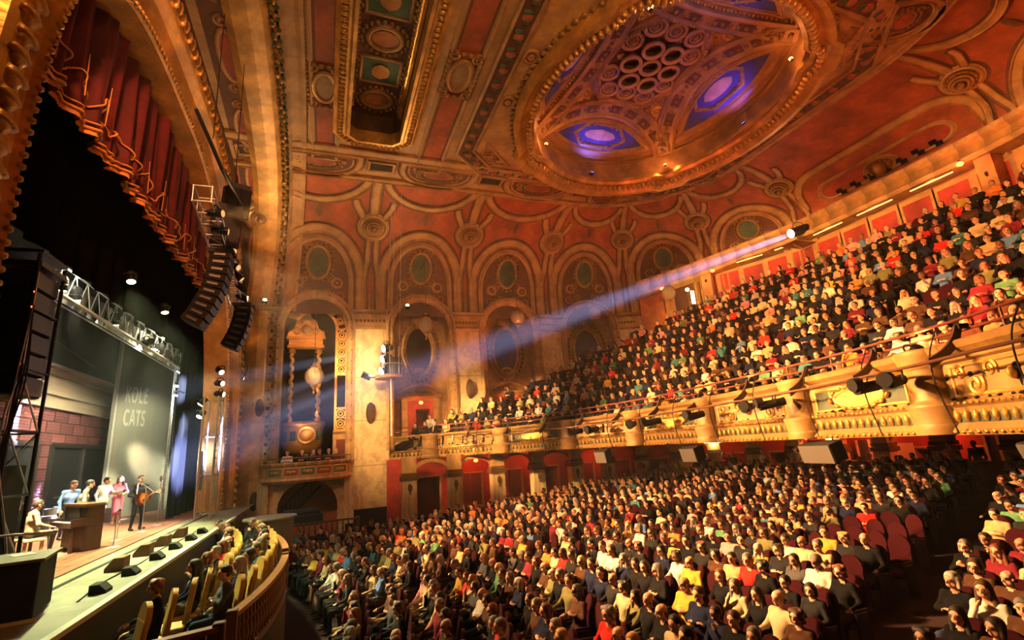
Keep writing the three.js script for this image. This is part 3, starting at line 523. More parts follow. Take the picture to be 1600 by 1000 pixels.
      for (let k = 0; k < 10; k++) { const a = 0.12 + k * 0.265; ring(c + mid * Math.cos(a), AY + mid * Math.sin(a), 0.23); if (k % 2) ring(c + mid * Math.cos(a), AY + mid * Math.sin(a), 0.11); for (const d of [-1, 1]) { const b = a + d * 0.13; fret.push(sweep(on, [[c + out * Math.cos(b), AY + out * Math.sin(b)], [c + inn * Math.cos(b + 0.05), AY + inn * Math.sin(b + 0.05)]], PM.flat(0.03, 0.06))); } }
      for (const y of [4.6, 5.8, 7.7]) fret.push(sweep(on, [[c + out, y], [c + inn, y]], PM.flat(0.05, 0.08)));
      obj('fretwork', fret, M.gold, g);
      obj('fret_pedestal', [fill(on, rect(c + out - 0.1, c + inn + 0.1, 2.6, 4.55), 0.02, 0.5), sweep(on, [[c + out - 0.1, 4.5], [c + inn + 0.1, 4.5]], PM.step(0.1, 0.16))], M.tan, g);
      obj('pedestal_door', fill(on, rect(c + out + 0.08, c + inn - 0.02, 2.7, 4.1), 0.05, 0.5), M.redDark, g);
    }
  });
}
// gilded canopy with twisted columns inside the first arch
{
  const x = ARCHES[0] - 6 - 0.55, z = FAR - 1.3;
  const o = thing('organ_aedicule', 'gilded aedicule with twisted columns and scrolled pediment in the dark first arch', 'aedicule', [x, 2.7, z]);
  const col = (cx) => { const g = [cyl(0.17, 0.17, 0.2, cx, 2.55, 0, 10), cyl(0.2, 0.14, 0.25, cx, 6.55, 0, 10)]; const p = []; for (let i = 0; i <= 60; i++) { const t = i / 60, a = t * 8 * 2 * Math.PI; p.push([cx + Math.cos(a) * 0.045, 2.65 + t * 3.8, Math.sin(a) * 0.045]); } g.push(tube(p, 0.105, 120, 7)); return g; };
  for (const s of [-0.72, 0.72]) obj('twisted_column', col(s), M.gold, o);
  obj('entablature', [box(1.95, 0.16, 0.55, 0, 6.75, 0), box(1.8, 0.4, 0.45, 0, 7.0, 0), box(2.1, 0.14, 0.6, 0, 7.25, 0)], M.gold, o);
  const ped = new THREE.Shape([[-1.0, 0], [-0.95, 0.25], [-0.62, 0.5], [-0.5, 0.95], [-0.22, 1.15], [-0.12, 1.45], [0, 1.6], [0.12, 1.45], [0.22, 1.15], [0.5, 0.95], [0.62, 0.5], [0.95, 0.25], [1.0, 0]].map((p) => new THREE.Vector2(...p)));
  obj('pediment', move(new THREE.ExtrudeGeometry(ped, { depth: 0.3, bevelSize: 0.05, bevelThickness: 0.05, bevelSegments: 2 }), 0, 7.3, -0.15), M.gold, o);
  obj('finial', ball(0.14, 0.2, 0.12, 0, 8.95, 0.0, 8), M.gold, o);
  obj('pediment_carving', [ball(0.28, 0.3, 0.14, 0, 7.75, 0.22, 10), ...[-1, 1].flatMap((d) => [new THREE.TorusGeometry(0.16, 0.06, 6, 14).translate(d * 0.5, 7.65, 0.22), new THREE.TorusGeometry(0.12, 0.05, 6, 14).translate(d * 0.32, 8.15, 0.22), ball(0.1, 0.14, 0.1, d * 0.9, 7.6, 0.1, 8)])], M.gold, o);
  obj('balcony_drum', lathe([[0.01, 0.6], [0.7, 0.7], [0.95, 0.95], [1.05, 1.3], [1.05, 2.1], [1.15, 2.2], [1.15, 2.45], [0.1, 2.45]], 20), M.gold, o);
  obj('drum_panel', [...Array.from({ length: 5 }, (_, i) => { const a = -0.9 + i * 0.45; return rbox(0.32, 0.5, 0.06, 0.03, Math.sin(a) * 1.06, 1.7, Math.cos(a) * 1.06, a); })], M.green, o);
  obj('drum_cartouche', [ball(0.4, 0.42, 0.2, 0.2, 1.72, 1.02, 12), new THREE.TorusGeometry(0.42, 0.1, 6, 18).translate(0.2, 1.72, 1.08)], M.gold, o);
}
// rear and near walls: dado of red panels behind the top row, posts, a cornice with strip lamps
const wallRear = struct('wall_rear', 'curved rear wall behind the balcony with red dado panels and square posts');
{
  obj('plaster_wall', [wallStrip(27, 29, K(2.6), (s) => spring(s) + 0.02, onWall, 0.4), wallStrip(29, 30.4, K(2.6), K(9)), wallStrip(29, 30.4, K(13.2), (s) => spring(s) + 0.02), wallStrip(30.4, 57, K(2.6), (s) => spring(s) + 0.02, onWall, 0.4)], M.rib, wallRear);
  obj('stair_lobby', recess(onWall, 29, 30.4, 9, 13.2, 2.2), M.rib, wallRear);
  for (let s = 31.6; s < 49; s += 1.5) {
    const p = new THREE.Group(); p.name = 'dado_panel'; wallRear.add(p);
    obj('panel_field', fill(onWall, rect(s + 0.12, s + 1.38, 11.9, 13.0), 0.1, 0.6), M.red, p);
    obj('panel_frame', sweep(onWall, rect(s + 0.06, s + 1.44, 11.8, 13.1), PM.flat(0.1, 0.13), true, 0.6), M.tan, p);
  }
  obj('rear_cornice', Array.from({ length: 30 }, (_, i) => { const a = 26.2 + i, f = (s) => spring(s) - 0.5; return sweep((s, y, h) => onWall(s, y + f(s), h), [[a, 0], [a + 1, 0]], [[-0.55, -0.02], [-0.5, 0.9], [-0.3, 1.0], [-0.2, 0.85], [0.15, 0.8], [0.3, 1.0], [0.5, 1.05], [0.55, 0.5], [0.6, -0.02]]); }), M.tan, wallRear);
  [28.4, 31.0, 45.9, 48.8].forEach((s, i) => {
    const p = new THREE.Group(); p.name = 'post'; wallRear.add(p);
    obj('shaft', sweep(onWall, [[s, 9], [s, 13.9]], PM.flat(0.32, 0.75), false, 2), plaster([0.58, 0.30, 0.12]), p);
    obj('speaker_port', cyl(0.1, 0.1, 0.06, ...onWall(s, 12.6, 0.77), 12, 0, Math.PI / 2), M.black, p);
  });
  // flat coloured sheets standing in for stair and lobby openings between the posts
  [[26.4, 28.0, plaster([0.5, 0.2, 0.08])], [46.6, 48.2, plaster([0.62, 0.34, 0.12])], [49.4, 53, plaster([0.62, 0.34, 0.12])]].forEach(([a, b, m]) => obj('lobby_sheet', fill(onWall, rect(a, b, 9, 13.3), 0.14, 0.6), m, wallRear));
  // black shapes of sound baffles above the cornice
  for (let i = 0; i < 7; i++) { const s = 39.6 + i * 0.75, v = spring(s) - CAPY + 1.35; obj('baffle', [fill(onCove, rect(s, s + 0.3, v, v + 0.34), 0.14, 0.3), fill(onCove, rect(s + 0.2, s + 0.5, v - 0.3, v + 0.06), 0.16, 0.3)], M.soot, wallRear); }
  // long lunette over the booth
  const c = STOTAL / 2, far = spring(c) - 12.4;
  obj('long_lunette_moulding', [sweep(onCove, [[c + 4.3, 2.6 + far], ...ell(c + 2.7, 3.6 + far, 1.6, 1.7, 10, 0, Math.PI / 2), ...ell(c - 2.7, 3.6 + far, 1.6, 1.7, 10, Math.PI / 2, Math.PI), [c - 4.3, 2.6 + far]], PM.rib(0.25, 0.12), false, 0.5), sweep(onCove, [...ell(c + 2.4, 3.3 + far, 0.8, 0.75, 16, -Math.PI / 2, Math.PI / 2), ...ell(c - 2.4, 3.3 + far, 0.8, 0.75, 16, Math.PI / 2, Math.PI * 1.5)], PM.step(0.12, 0.12), true, 0.5)], M.tan, wallRear);
  obj('long_lunette_field', fill(onCove, [...ell(c + 2.4, 3.3 + far, 0.76, 0.7, 12, -Math.PI / 2, Math.PI / 2), ...ell(c - 2.4, 3.3 + far, 0.76, 0.7, 12, Math.PI / 2, Math.PI * 1.5)], 0.04, 0.4), M.deep, wallRear);
  obj('lunette_boss', [sweep(onCove, ell(c, 3.1 + far, 0.7, 0.7), PM.step(0.14, 0.16), true), ball(0.4, 0.4, 0.3, ...onCove(c, 3.1 + far, 0.1), 10), lumps(onCove, ell(c, 3.1 + far, 0.5, 0.5, 20), 0.24, [0.09, 0.08, 0.09], 0.12, true)], M.goldDark, wallRear);
}
const wallNear = struct('wall_near', 'side wall of the house on the photographer\'s side', [wallStrip(57, STOTAL - 0, K(-2), (s) => spring(s) + 0.02, onWall, 1)], M.rib);

// ================================================================ FLOORS
const ROWC = [-20.6, -13.9];                                    // the seating is struck from this point on the stage
const floor = struct('floor', 'dark raked carpet of the orchestra seating', [grid((a, b) => { const x = -2 + a * 29, z = FAR - 0.2 + b * (NEAR - FAR + 0.4); return [x, FLOOR(x), z, x, z]; }, 30, 4)], std([0.03, 0.008, 0.008], 0.95, 0, { map: scaled(grime, 0.7), bumpMap: bump3, bumpScale: 0.01 }));
const pit = struct('floor_pit', 'raised grey floor of the orchestra pit between stage and balustrade', [grid((a, b) => { const z = -26 + b * 24, R = 19.8, x1 = ROWC[0] + Math.sqrt(Math.max(1, R * R - (z - ROWC[1]) ** 2)); return [-3.4 + a * (x1 + 3.4), 0, z, a * 3, z]; }, 4, 30), grid((a, b) => { const z = -26 + a * 24, R = 19.8, x1 = ROWC[0] + Math.sqrt(Math.max(1, R * R - (z - ROWC[1]) ** 2)); return [x1, -1.6 * b, z, z, b]; }, 40, 1)], std([0.06, 0.055, 0.045], 0.8, 0, { map: grime3 }));

// ================================================================ BALCONY
const BC = new THREE.CatmullRomCurve3([[2.5, -29.3], [6, -28.2], [9.5, -26], [12, -22.5], [13.3, -18.5], [13.6, AXIS], [13.3, 2 * AXIS + 18.5], [12, 2 * AXIS + 22.5], [9.5, 2 * AXIS + 26], [6, 2 * AXIS + 28.2], [2.5, 2 * AXIS + 29.3]].map(([x, z]) => new THREE.Vector3(x, 0, z)));
BC.arcLengthDivisions = 400;
const BL = BC.getLength(), BB = 2.85;
const bTop = (z) => 4.05 + 0.6 * Math.min(1, Math.max(0, (z + 29) / 24));
function bAt(u) { const t = Math.min(1, Math.max(0, u / BL)), P = BC.getPointAt(t), T = BC.getTangentAt(t); return [P.x, P.z, -T.z, T.x]; }
const onFascia = (u, v, h) => { const [x, z, nx, nz] = bAt(u); return [x + nx * h, BB + v / 1.5 * (bTop(z) - BB), z + nz * h]; };
const balcony = struct('balcony_front', 'curved gilded balcony front with scrolled panels and fluted frieze');
{
  const L0 = 0.3, L1 = BL * 0.86, run = [[L0, 0], [L1, 0]];
  const buff = plaster([0.42, 0.245, 0.08], 0.5, 0.1);
  obj('front_wall', sweep(onFascia, run, [[-0.12, -0.9], [-0.12, 0.1], [-0.02, 0.16], [0.06, 0.06], [0.1, 0.0], [0.36, 0.08], [0.42, 0.16], [0.48, 0.06], [0.5, 0.0], [1.14, 0.0], [1.18, 0.1], [1.26, 0.12], [1.36, 0.26], [1.46, 0.3], [1.5, 0.24], [1.5, -0.5]], false, 0.5), buff, balcony);
  // frieze of leaves, gold between blue-green
  pieces('frieze_leaf', M.gold, balcony, onFascia, [[L0, 0.22], [L1, 0.22]], 0.22, [0.075, 0.14, 0.07], 0.05);
  obj('frieze_ground', sweep(onFascia, [[L0, 0.22], [L1, 0.22]], [[-0.13, 0.02], [0.13, 0.065]], false, 0.5), plaster([0.06, 0.10, 0.07]), balcony);
  obj('bead_line', [lumps(onFascia, [[L0, 0.43], [L1, 0.43]], 0.15, [0.05, 0.04, 0.04], 0.15), lumps(onFascia, [[L0, -0.06], [L1, -0.06]], 0.18, [0.06, 0.05, 0.05], 0.13)], M.gold, balcony);
  const pitch = 4.1;
  for (let u = 3.2, i = 0; u < L1 - 1; u += pitch, i++) {
    // bulging pier
    const pr = [[-0.1, 1.02], [0.06, 1.08], [0.1, 1], [0.36, 1.1], [0.44, 1.14], [0.5, 0.98], [0.56, 0.9], [1.1, 0.9], [1.16, 1.0], [1.3, 1.1], [1.46, 1.2], [1.5, 1.1], [1.5, 0.5]];
    obj('bowed_pier', grid((a, b) => { const k = Math.min(pr.length - 1.001, b * (pr.length - 1)), k0 = Math.floor(k), f = k - k0, v = pr[k0][0] + (pr[k0 + 1][0] - pr[k0][0]) * f, r = (pr[k0][1] + (pr[k0 + 1][1] - pr[k0][1]) * f) * 0.42, t = Math.PI * a; return [...onFascia(u + r * 1.15 * Math.cos(t), v, r * Math.sin(t)), a, v]; }, 14, 24), buff, balcony);
    // panel
    const m = u + pitch / 2, oval = i % 2 === 1;
    const p = new THREE.Group(); p.name = 'front_panel'; balcony.add(p);
    obj('panel_moulding', sweep(onFascia, rect(u + 0.62, u + pitch - 0.62, 0.56, 1.08), PM.round(0.035), true, 0.4), M.gold, p);
    if (oval) {
      obj('panel_field', fill(onFascia, rect(u + 0.66, u + pitch - 0.66, 0.6, 1.04), 0.01, 0.5), plaster([0.10, 0.14, 0.10]), p);
      obj('oval_shield', [fill(onFascia, ell(m, 0.82, 0.75, 0.2), 0.05, 0.3), sweep(onFascia, ell(m, 0.82, 0.78, 0.22), PM.round(0.07), true), lumps(onFascia, ell(m, 0.82, 0.92, 0.27, 40), 0.24, [0.1, 0.06, 0.07], 0.05, true)], M.gold, p);
    } else {
      obj('panel_scrolls', [-1, 1].flatMap((d) => [scroll(onFascia, m + d * 0.9, 0.72, 0.2, d > 0 ? 2.5 : 0.6, d, 0.045), scroll(onFascia, m + d * 0.5, 0.95, 0.16, d > 0 ? -2.5 : -0.6, -d, 0.04), scroll(onFascia, m + d * 1.2, 0.97, 0.14, d > 0 ? 2.5 : 0.6, -d, 0.04)]).concat([ball(0.16, 0.13, 0.08, ...onFascia(m, 0.82, 0.04), 8)]), M.gold, p);
    }
  }
  obj('soffit', [wallTo(0.02, 0.98, BB - 0.1)], M.rib, balcony);
  // pipe rails along the top
  const rail = (dy, r, h = -0.12) => { const p = []; for (let i = 0; i <= 90; i++) { const u = L0 + (L1 - L0) * i / 90, [x, z, nx, nz] = bAt(u); p.push([x + nx * h, bTop(z) + dy, z + nz * h]); } return tube(p, r, 180, 6); };
  obj('pipe_rail', [rail(0.22, 0.03), rail(0.46, 0.035)], std([0.14, 0.04, 0.02], 0.4, 0.3), balcony);
  for (let u = 1; u < L1; u += 1.6) { const [x, z, nx, nz] = bAt(u), t = bTop(z); obj('rail_post', [bar([x - nx * 0.12, t - 0.02, z - nz * 0.12], [x - nx * 0.12, t + 0.46, z - nz * 0.12], 0.025)], std([0.14, 0.04, 0.02], 0.4, 0.3), balcony); }
}
// plan of the balcony: tau in 0..1 round the horseshoe, d = metres behind the front
function bowl(tau) { const [x, z] = bAt(tau * BL), w = plan(8.6 + tau * (STOTAL - 17.2), 0.35); return { a: [x, z], w, len: Math.hypot(w[0] - x, w[1] - z) }; }
function bowlAt(tau, d) { const q = bowl(tau), t = Math.min(1, d / Math.max(0.01, q.len)); return [q.a[0] + (q.w[0] - q.a[0]) * t, q.a[1] + (q.w[1] - q.a[1]) * t]; }
function wallTo(t0, t1, y) { return grid((a, b) => { const q = bowl(t0 + (t1 - t0) * a), x = q.a[0] + (q.w[0] - q.a[0]) * b, z = q.a[1] + (q.w[1] - q.a[1]) * b; return [x, y, z, x, z]; }, 80, 4); }
const TIER = 0.86, RISE = 0.6, TIER0 = 3.4, tierY = (k) => TIER0 + k * RISE;
{
  const geos = [];
  for (let k = 0; k < 15; k++) geos.push(grid((a, b) => { const tau = 0.01 + 0.98 * a, len = bowl(tau).len, most = Math.floor(len / TIER), kk = Math.min(k, most), d0 = Math.min(len, kk * TIER), d1 = Math.min(len, (kk + 1) * TIER), pts = [[d0, kk ? tierY(kk - 1) : 2.9], [d0, tierY(kk)], [d1, tierY(kk)]], q = pts[Math.round(b * 2)], p = bowlAt(tau, q[0]); return [p[0], q[1], p[1], tau * 60, q[0]]; }, 90, 2));
  const t = struct('floor_balcony', 'steep carpeted tiers of the balcony', geos, std([0.028, 0.008, 0.008], 0.95));
}
// ================================================================ PROSCENIUM AND STAGE
const PX = -4.4, SY = 1.2;
const offsetPath = (p, d) => p.map((q, i) => { const a = p[Math.max(0, i - 1)], b = p[Math.min(p.length - 1, i + 1)], l = Math.hypot(b[0] - a[0], b[1] - a[1]) || 1; return [q[0] - (b[1] - a[1]) / l * d, q[1] + (b[0] - a[0]) / l * d]; });
const onPros = (z, y, h) => [PX + h, y, z];
const opening = [[-26.3, -1]];
for (let i = 0; i <= 22; i++) { const t = i / 22 * Math.PI / 2; opening.push([-16.6 - 9.7 * Math.cos(t), 5 + 8.8 * Math.sin(t)]); }
for (let i = 1; i <= 20; i++) { const t = i / 20 * Math.PI / 2, c = Math.cos(t), s = Math.sin(t); opening.push([-16.6 + 8.1 * Math.sqrt(s), 5 + 8.8 * Math.pow(c, 0.5)]); }
opening.push([-8.5, -1]);
const proscenium = struct('wall_proscenium', 'gilded proscenium arch with rope moulding round the stage opening');
{
  const sh = new THREE.Shape([[-29.6, -2], [1.6, -2], [1.6, 18.5], [-29.6, 18.5]].map((p) => new THREE.Vector2(...p)));
  sh.holes.push(new THREE.Path(opening.map((p) => new THREE.Vector2(...p))));
  const g = new THREE.ShapeGeometry(sh), p = g.attributes.position; for (let i = 0; i < p.count; i++) p.setXYZ(i, PX, p.getY(i), p.getX(i)); g.computeVertexNormals();
  obj('arch_wall', g, M.umber, proscenium);
  obj('arch_cove', sweep(onPros, opening, [[0, -0.9], [0, 0.05], [0.1, 0.14], [0.2, 0.05], [0.5, 0.02], [0.85, 0.16], [1.0, 0.34], [1.06, 0.4]]), plaster([0.72, 0.38, 0.09], 0.4, 0.3), proscenium);
  obj('arch_rope', [sweep(onPros, offsetPath(opening, 1.3), [[-0.26, -0.02], [-0.26, 0.42], [-0.16, 0.46], [0.16, 0.46], [0.26, 0.4], [0.34, 0.25], [0.34, -0.02]]), lumps(onPros, offsetPath(opening, 1.3), 0.34, [0.07, 0.22, 0.1], 0.5, false, lump, 0.03)], M.gold, proscenium);
  pieces('rope_knot', M.gold, proscenium, onPros, offsetPath(opening, 1.3), 0.34, [0.2, 0.16, 0.12], 0.46);
  obj('arch_bead', [lumps(onPros, offsetPath(opening, 0.1), 0.2, [0.06, 0.06, 0.06], 0.14), sweep(onPros, offsetPath(opening, 1.85), PM.round(0.09))], M.gold, proscenium);
  obj('spandrel_scroll', [-24.5, -21, -12.5, -9].flatMap((z, i) => [scroll(onPros, z, 14.6 + (i % 3) * 0.5, 0.6, i, i % 2 ? 1 : -1, 0.1), scroll(onPros, z + 0.8, 15.3, 0.45, 2 + i, i % 2 ? -1 : 1, 0.08)]), M.rib, proscenium);
  // jamb pilasters: carved gold on the near side, warm panelled on the far side
  for (const [z, side] of [[-27.4, 1], [-7.35, -1]]) {
    obj('jamb_panel', [box(0.12, 8, 0.9, PX + 0.1, 4.6, z), box(0.06, 6.6, 0.5, PX + 0.19, 4.6, z)], M.tan, proscenium);
    const vine = []; for (let y = 1; y < 13; y += 0.55) vine.push(scroll(onPros, z - side * 0.55, y, 0.24, y * 2, Math.round(y / 0.55) % 2 ? 1 : -1, 0.07), scroll(onPros, z - side * 0.05, y + 0.25, 0.2, y * 2 + 2, Math.round(y / 0.55) % 2 ? -1 : 1, 0.06));
    obj('carved_vine', vine, M.gold, proscenium);
  }
}
// ---- red house valance with its gold braid, black border and legs
{
  const v = thing('house_valance', 'deep red pleated velvet valance with gold braid hanging in the proscenium arch', 'curtain');
  const z0 = -27.2, z1 = -7.6, yb = (z) => 10.4 - 0.12 * Math.abs(Math.sin(z * 2.1)), px = (z, y) => -5.0 + 0.1 * Math.sin(z * 7.5 + 0.25 * y) + 0.05 * Math.sin(z * 17) + 0.06 * Math.sin(z * 3.1 + y * 0.6);
  obj('velvet', grid((a, b) => { const z = z0 + (z1 - z0) * a, y = yb(z) + (16.2 - yb(z)) * b; return [px(z, y), y, z, z, y]; }, 420, 14), new THREE.MeshPhysicalMaterial({ color: C(0.12, 0.005, 0.009), roughness: 0.85, sheen: 0.5, sheenColor: C(0.25, 0.02, 0.02), sheenRoughness: 0.5, map: scaled(grime, 0.6) }), v);
  const run = (f, n = 260) => Array.from({ length: n + 1 }, (_, i) => { const z = z0 + (z1 - z0) * i / n, y = f(z); return [px(z, y) + 0.09, y, z]; });
  const braid = plaster([0.85, 0.36, 0.07], 0.4, 0.3);
  obj('gold_braid', [tube(run((z) => yb(z) + 0.02), 0.035, 520, 5), tube(run((z) => yb(z) + 0.16), 0.022, 520, 5)], braid, v);
  const zig = (z) => { const t = ((z * 0.95) % 1 + 1) % 1; return yb(z) + 0.5 + (t < 0.62 ? t * 0.75 : (1 - t) * 1.22); };
  obj('zigzag_trim', [tube(run(zig, 400), 0.022, 900, 5), ...Array.from({ length: 19 }, (_, i) => { const z = z0 + 0.6 + i * 1.04; return bar([px(z, 11.0) + 0.1, 10.7, z], [px(z, 11.7) + 0.1, 11.7, z], 0.012, 5); })], braid, v);
  obj('fringe', grid((a, b) => { const z = z0 + (z1 - z0) * a, y = yb(z) - b * 0.12; return [px(z, 10) + 0.04 + 0.015 * Math.sin(z * 90), y, z, z, y]; }, 600, 1), std([0.55, 0.2, 0.03], 0.7), v);
}
{
  const b = thing('black_border', 'black velour border and side legs masking the stage above the lamps', 'drape');
  const pleat = (x, z0, z1, y0, y1) => grid((a, c) => { const z = z0 + (z1 - z0) * a; return [x + 0.07 * Math.sin(z * 6) + 0.03 * Math.sin(z * 13), y0 + (y1 - y0) * c, z, z, c]; }, 160, 2);
  obj('border', pleat(-5.6, -28.5, -7, 7.75, 14.3), M.soot, b);
  obj('leg', pleat(-5.8, -28.9, -24.4, SY, 8.4), M.soot, b);
  obj('leg', pleat(-6.0, -11.2, -6, SY, 8.4), M.soot, b);
}
const stageFloor = struct('floor_stage', 'stage floor with a grey-green apron in front of brown boards');
{
  obj('apron', [grid((a, b) => [-3.15 - a * 11, SY, -43 + b * 40, a * 11, b * 40], 4, 8)], std([0.26, 0.27, 0.17], 0.55, 0, { map: grime3 }), stageFloor);
  obj('lip', [box(0.12, 0.07, 17, -3.14, SY - 0.005, -13.9)], std([0.5, 0.5, 0.36], 0.5), stageFloor);
  obj('stage_front', [box(0.08, 1.2, 17.5, -3.22, 0.58, -13.6), box(2.2, 1.2, 0.08, -4.3, 0.58, -22.35)], std([0.03, 0.027, 0.022], 0.7, 0, { map: grime3 }), stageFloor);
  // brown boards
  const planks = [[0.34, 0.14, 0.075], [0.28, 0.11, 0.06], [0.38, 0.17, 0.095], [0.31, 0.125, 0.08]].map((c) => std(c, 0.45, 0, { map: woodT }));
  for (let i = 0, x = -5.05; x > -10.6; i++, x -= 0.28) for (let j = 0; j < 5; j++) { const z0 = -31 + j * 3.9 + (i % 3) * 0.9, len = 3.86; if (z0 < -33) continue; obj('plank', box(0.27, 0.03, len, x, SY + 0.012, z0 + len / 2), planks[(i * 3 + j * 5) % 4], stageFloor); }
  obj('black_cable_strip', box(0.09, 0.012, 16, -4.5, SY + 0.006, -17), M.black, stageFloor);
}
struct('wall_stage', 'black walls of the stage house', [box(0.2, 24, 60, -15.2, 9, -20), box(12, 24, 0.2, -9.5, 9, -44), box(10, 24, 0.2, -9.6, 9, -5.5), box(14, 0.2, 60, -9.8, 19, -20)], M.soot);
// ---- the set: shop front with a pale cornice over long brick courses, and tall weathered flats
{
  const set = thing('shopfront_set', 'shop front set piece with pale cornice, long brick courses and dark windows', 'stage set', [-10.4, SY, 0]);
  const z0 = -32.6, z1 = -15.5, mid = (z0 + z1) / 2, W = z1 - z0;
  obj('cornice', [box(0.5, 0.22, W, 0.28, 5.9, mid), box(0.35, 0.7, W, 0.18, 5.5, mid), box(0.42, 0.1, W, 0.22, 5.12, mid), box(0.3, 0.5, W, 0.12, 4.85, mid), box(0.7, 0.12, W, 0.4, 6.06, mid)], std([0.42, 0.32, 0.23], 0.8, 0, { map: grime3 }), set);
  const brickM = [[0.13, 0.035, 0.034], [0.16, 0.045, 0.042], [0.11, 0.028, 0.03]].map((c) => std(c, 0.85));
  obj('mortar_wall', box(0.1, 4.7, W, 0, 2.3, mid), std([0.03, 0.012, 0.012], 0.9), set);
  for (let r = 0; r < 3; r++) for (let k = 0; k < 15; k++) { const z = z0 + 0.3 + k * 1.15 + (r % 2) * 0.55; if (z + 1.05 > z1) continue; obj('brick', [0, 1, 2, 3].map((c) => box(0.06, 0.085, 1.06, 0.08, 4.5 - r * 0.46 - c * 0.105, z + 0.53)), brickM[(r + k) % 3], set); }
  for (let r = 0; r < 7; r++) for (const z of [-25.1, -19.1]) obj('brick', [0, 1, 2, 3].map((c) => box(0.06, 0.085, 0.62, 0.08, 3.12 - r * 0.46 - c * 0.105, z)), brickM[r % 3], set);
  for (const [z, w] of [[-28.6, 6], [-22.1, 4.8], [-17.6, 1.9]]) {
    const f = new THREE.Group(); f.name = 'window'; set.add(f);
    obj('frame', [box(0.14, 2.6, 0.16, 0.1, 1.9, z - w / 2), box(0.14, 2.6, 0.16, 0.1, 1.9, z + w / 2), box(0.14, 0.16, w, 0.1, 3.2, z), box(0.2, 0.2, w, 0.1, 0.6, z), box(0.12, 2.4, 0.1, 0.1, 1.9, z)], std([0.02, 0.015, 0.013], 0.5), f);
    obj('pane', box(0.03, 2.5, w - 0.1, 0.05, 1.9, z), std([0.05, 0.05, 0.055], 0.12, 0.6), f);
  }
  obj('upper_wall', [box(0.15, 5, W, -0.3, 8.4, mid)], std([0.075, 0.075, 0.065], 0.9, 0, { map: grime3 }), set);
  obj('cable', [bar([0, 8.2, z1 - 1], [0, 6.9, z0 + 4], 0.02)], std([0.35, 0.2, 0.1], 0.6), set);
}
{
  const f = thing('weathered_flat', 'tall weathered grey wall flat with faded painted letters, upstage', 'stage set', [-8.1, SY, -29.5], -0.42);
  const cv = document.createElement('canvas'); cv.width = 512; cv.height = 512; const c2 = cv.getContext('2d');
  c2.fillStyle = '#4a4a42'; c2.fillRect(0, 0, 512, 512);
  for (let i = 0; i < 5200; i++) { const k = 40 + rnd() * 70; c2.fillStyle = `rgba(${k},${k},${k * 0.92},0.25)`; c2.fillRect(rnd() * 512, rnd() * 512, rnd() * 5, rnd() * 5); }
  for (let i = 0; i < 120; i++) { c2.fillStyle = `rgba(110,84,52,${rnd() * 0.07})`; c2.fillRect(rnd() * 260, 200 + rnd() * 80, 3 + rnd() * 9, 240); }
  c2.font = 'bold 62px sans-serif'; c2.textAlign = 'center';
  ['KOLE', 'CATS'].forEach((w, i) => { c2.fillStyle = 'rgba(176,172,156,0.34)'; c2.save(); c2.translate(128, 228 + i * 60); c2.scale(1.05, 0.95); c2.fillText(w, 0, 0); c2.restore(); });
  for (let i = 0; i < 700; i++) { c2.fillStyle = 'rgba(74,74,66,0.5)'; c2.fillRect(20 + rnd() * 210, 170 + rnd() * 130, rnd() * 6, rnd() * 4); }
  const tx = new THREE.CanvasTexture(cv); tx.colorSpace = THREE.SRGBColorSpace;
  obj('wall_sheet', box(0.12, 9.2, 4.4, 0, 4.6, 0), std([1, 1, 1], 0.9, 0, { map: tx }), f);
  for (const s of [-1, 1]) obj('edge_batten', box(0.16, 9.3, 0.1, 0.0, 4.6, s * 2.24), std([0.16, 0.15, 0.13], 0.8), f);
}
// ================================================================ PEOPLE KIT: a body is one skin grown round a skeleton of tapered bones
const SK = 0, TOP = 1, LEG = 2, SHOE = 3, EYE = 4, LIP = 5;
const capsule = (a, b, ra, rb = ra, tag = SK) => ({ a, b, ra, rb, tag });
const egg = (c, r, tag = SK) => ({ c, r, tag });
function dist(o, x, y, z) {
  if (o.c) { const ex = (x - o.c[0]) / o.r[0], ey = (y - o.c[1]) / o.r[1], ez = (z - o.c[2]) / o.r[2], l = Math.hypot(ex, ey, ez); if (l < 1e-6) return -Math.min(...o.r); const g = Math.hypot(ex / o.r[0], ey / o.r[1], ez / o.r[2]); return l * (l - 1) / g; }
  const dx = o.b[0] - o.a[0], dy = o.b[1] - o.a[1], dz = o.b[2] - o.a[2], L = dx * dx + dy * dy + dz * dz;
  const t = Math.min(1, Math.max(0, ((x - o.a[0]) * dx + (y - o.a[1]) * dy + (z - o.a[2]) * dz) / (L || 1)));
  return Math.hypot(x - o.a[0] - dx * t, y - o.a[1] - dy * t, z - o.a[2] - dz * t) - (o.ra + (o.rb - o.ra) * t);
}
const smin = (a, b, k) => { const h = Math.max(0, k - Math.abs(a - b)) / k; return Math.min(a, b) - h * h * k * 0.25; };
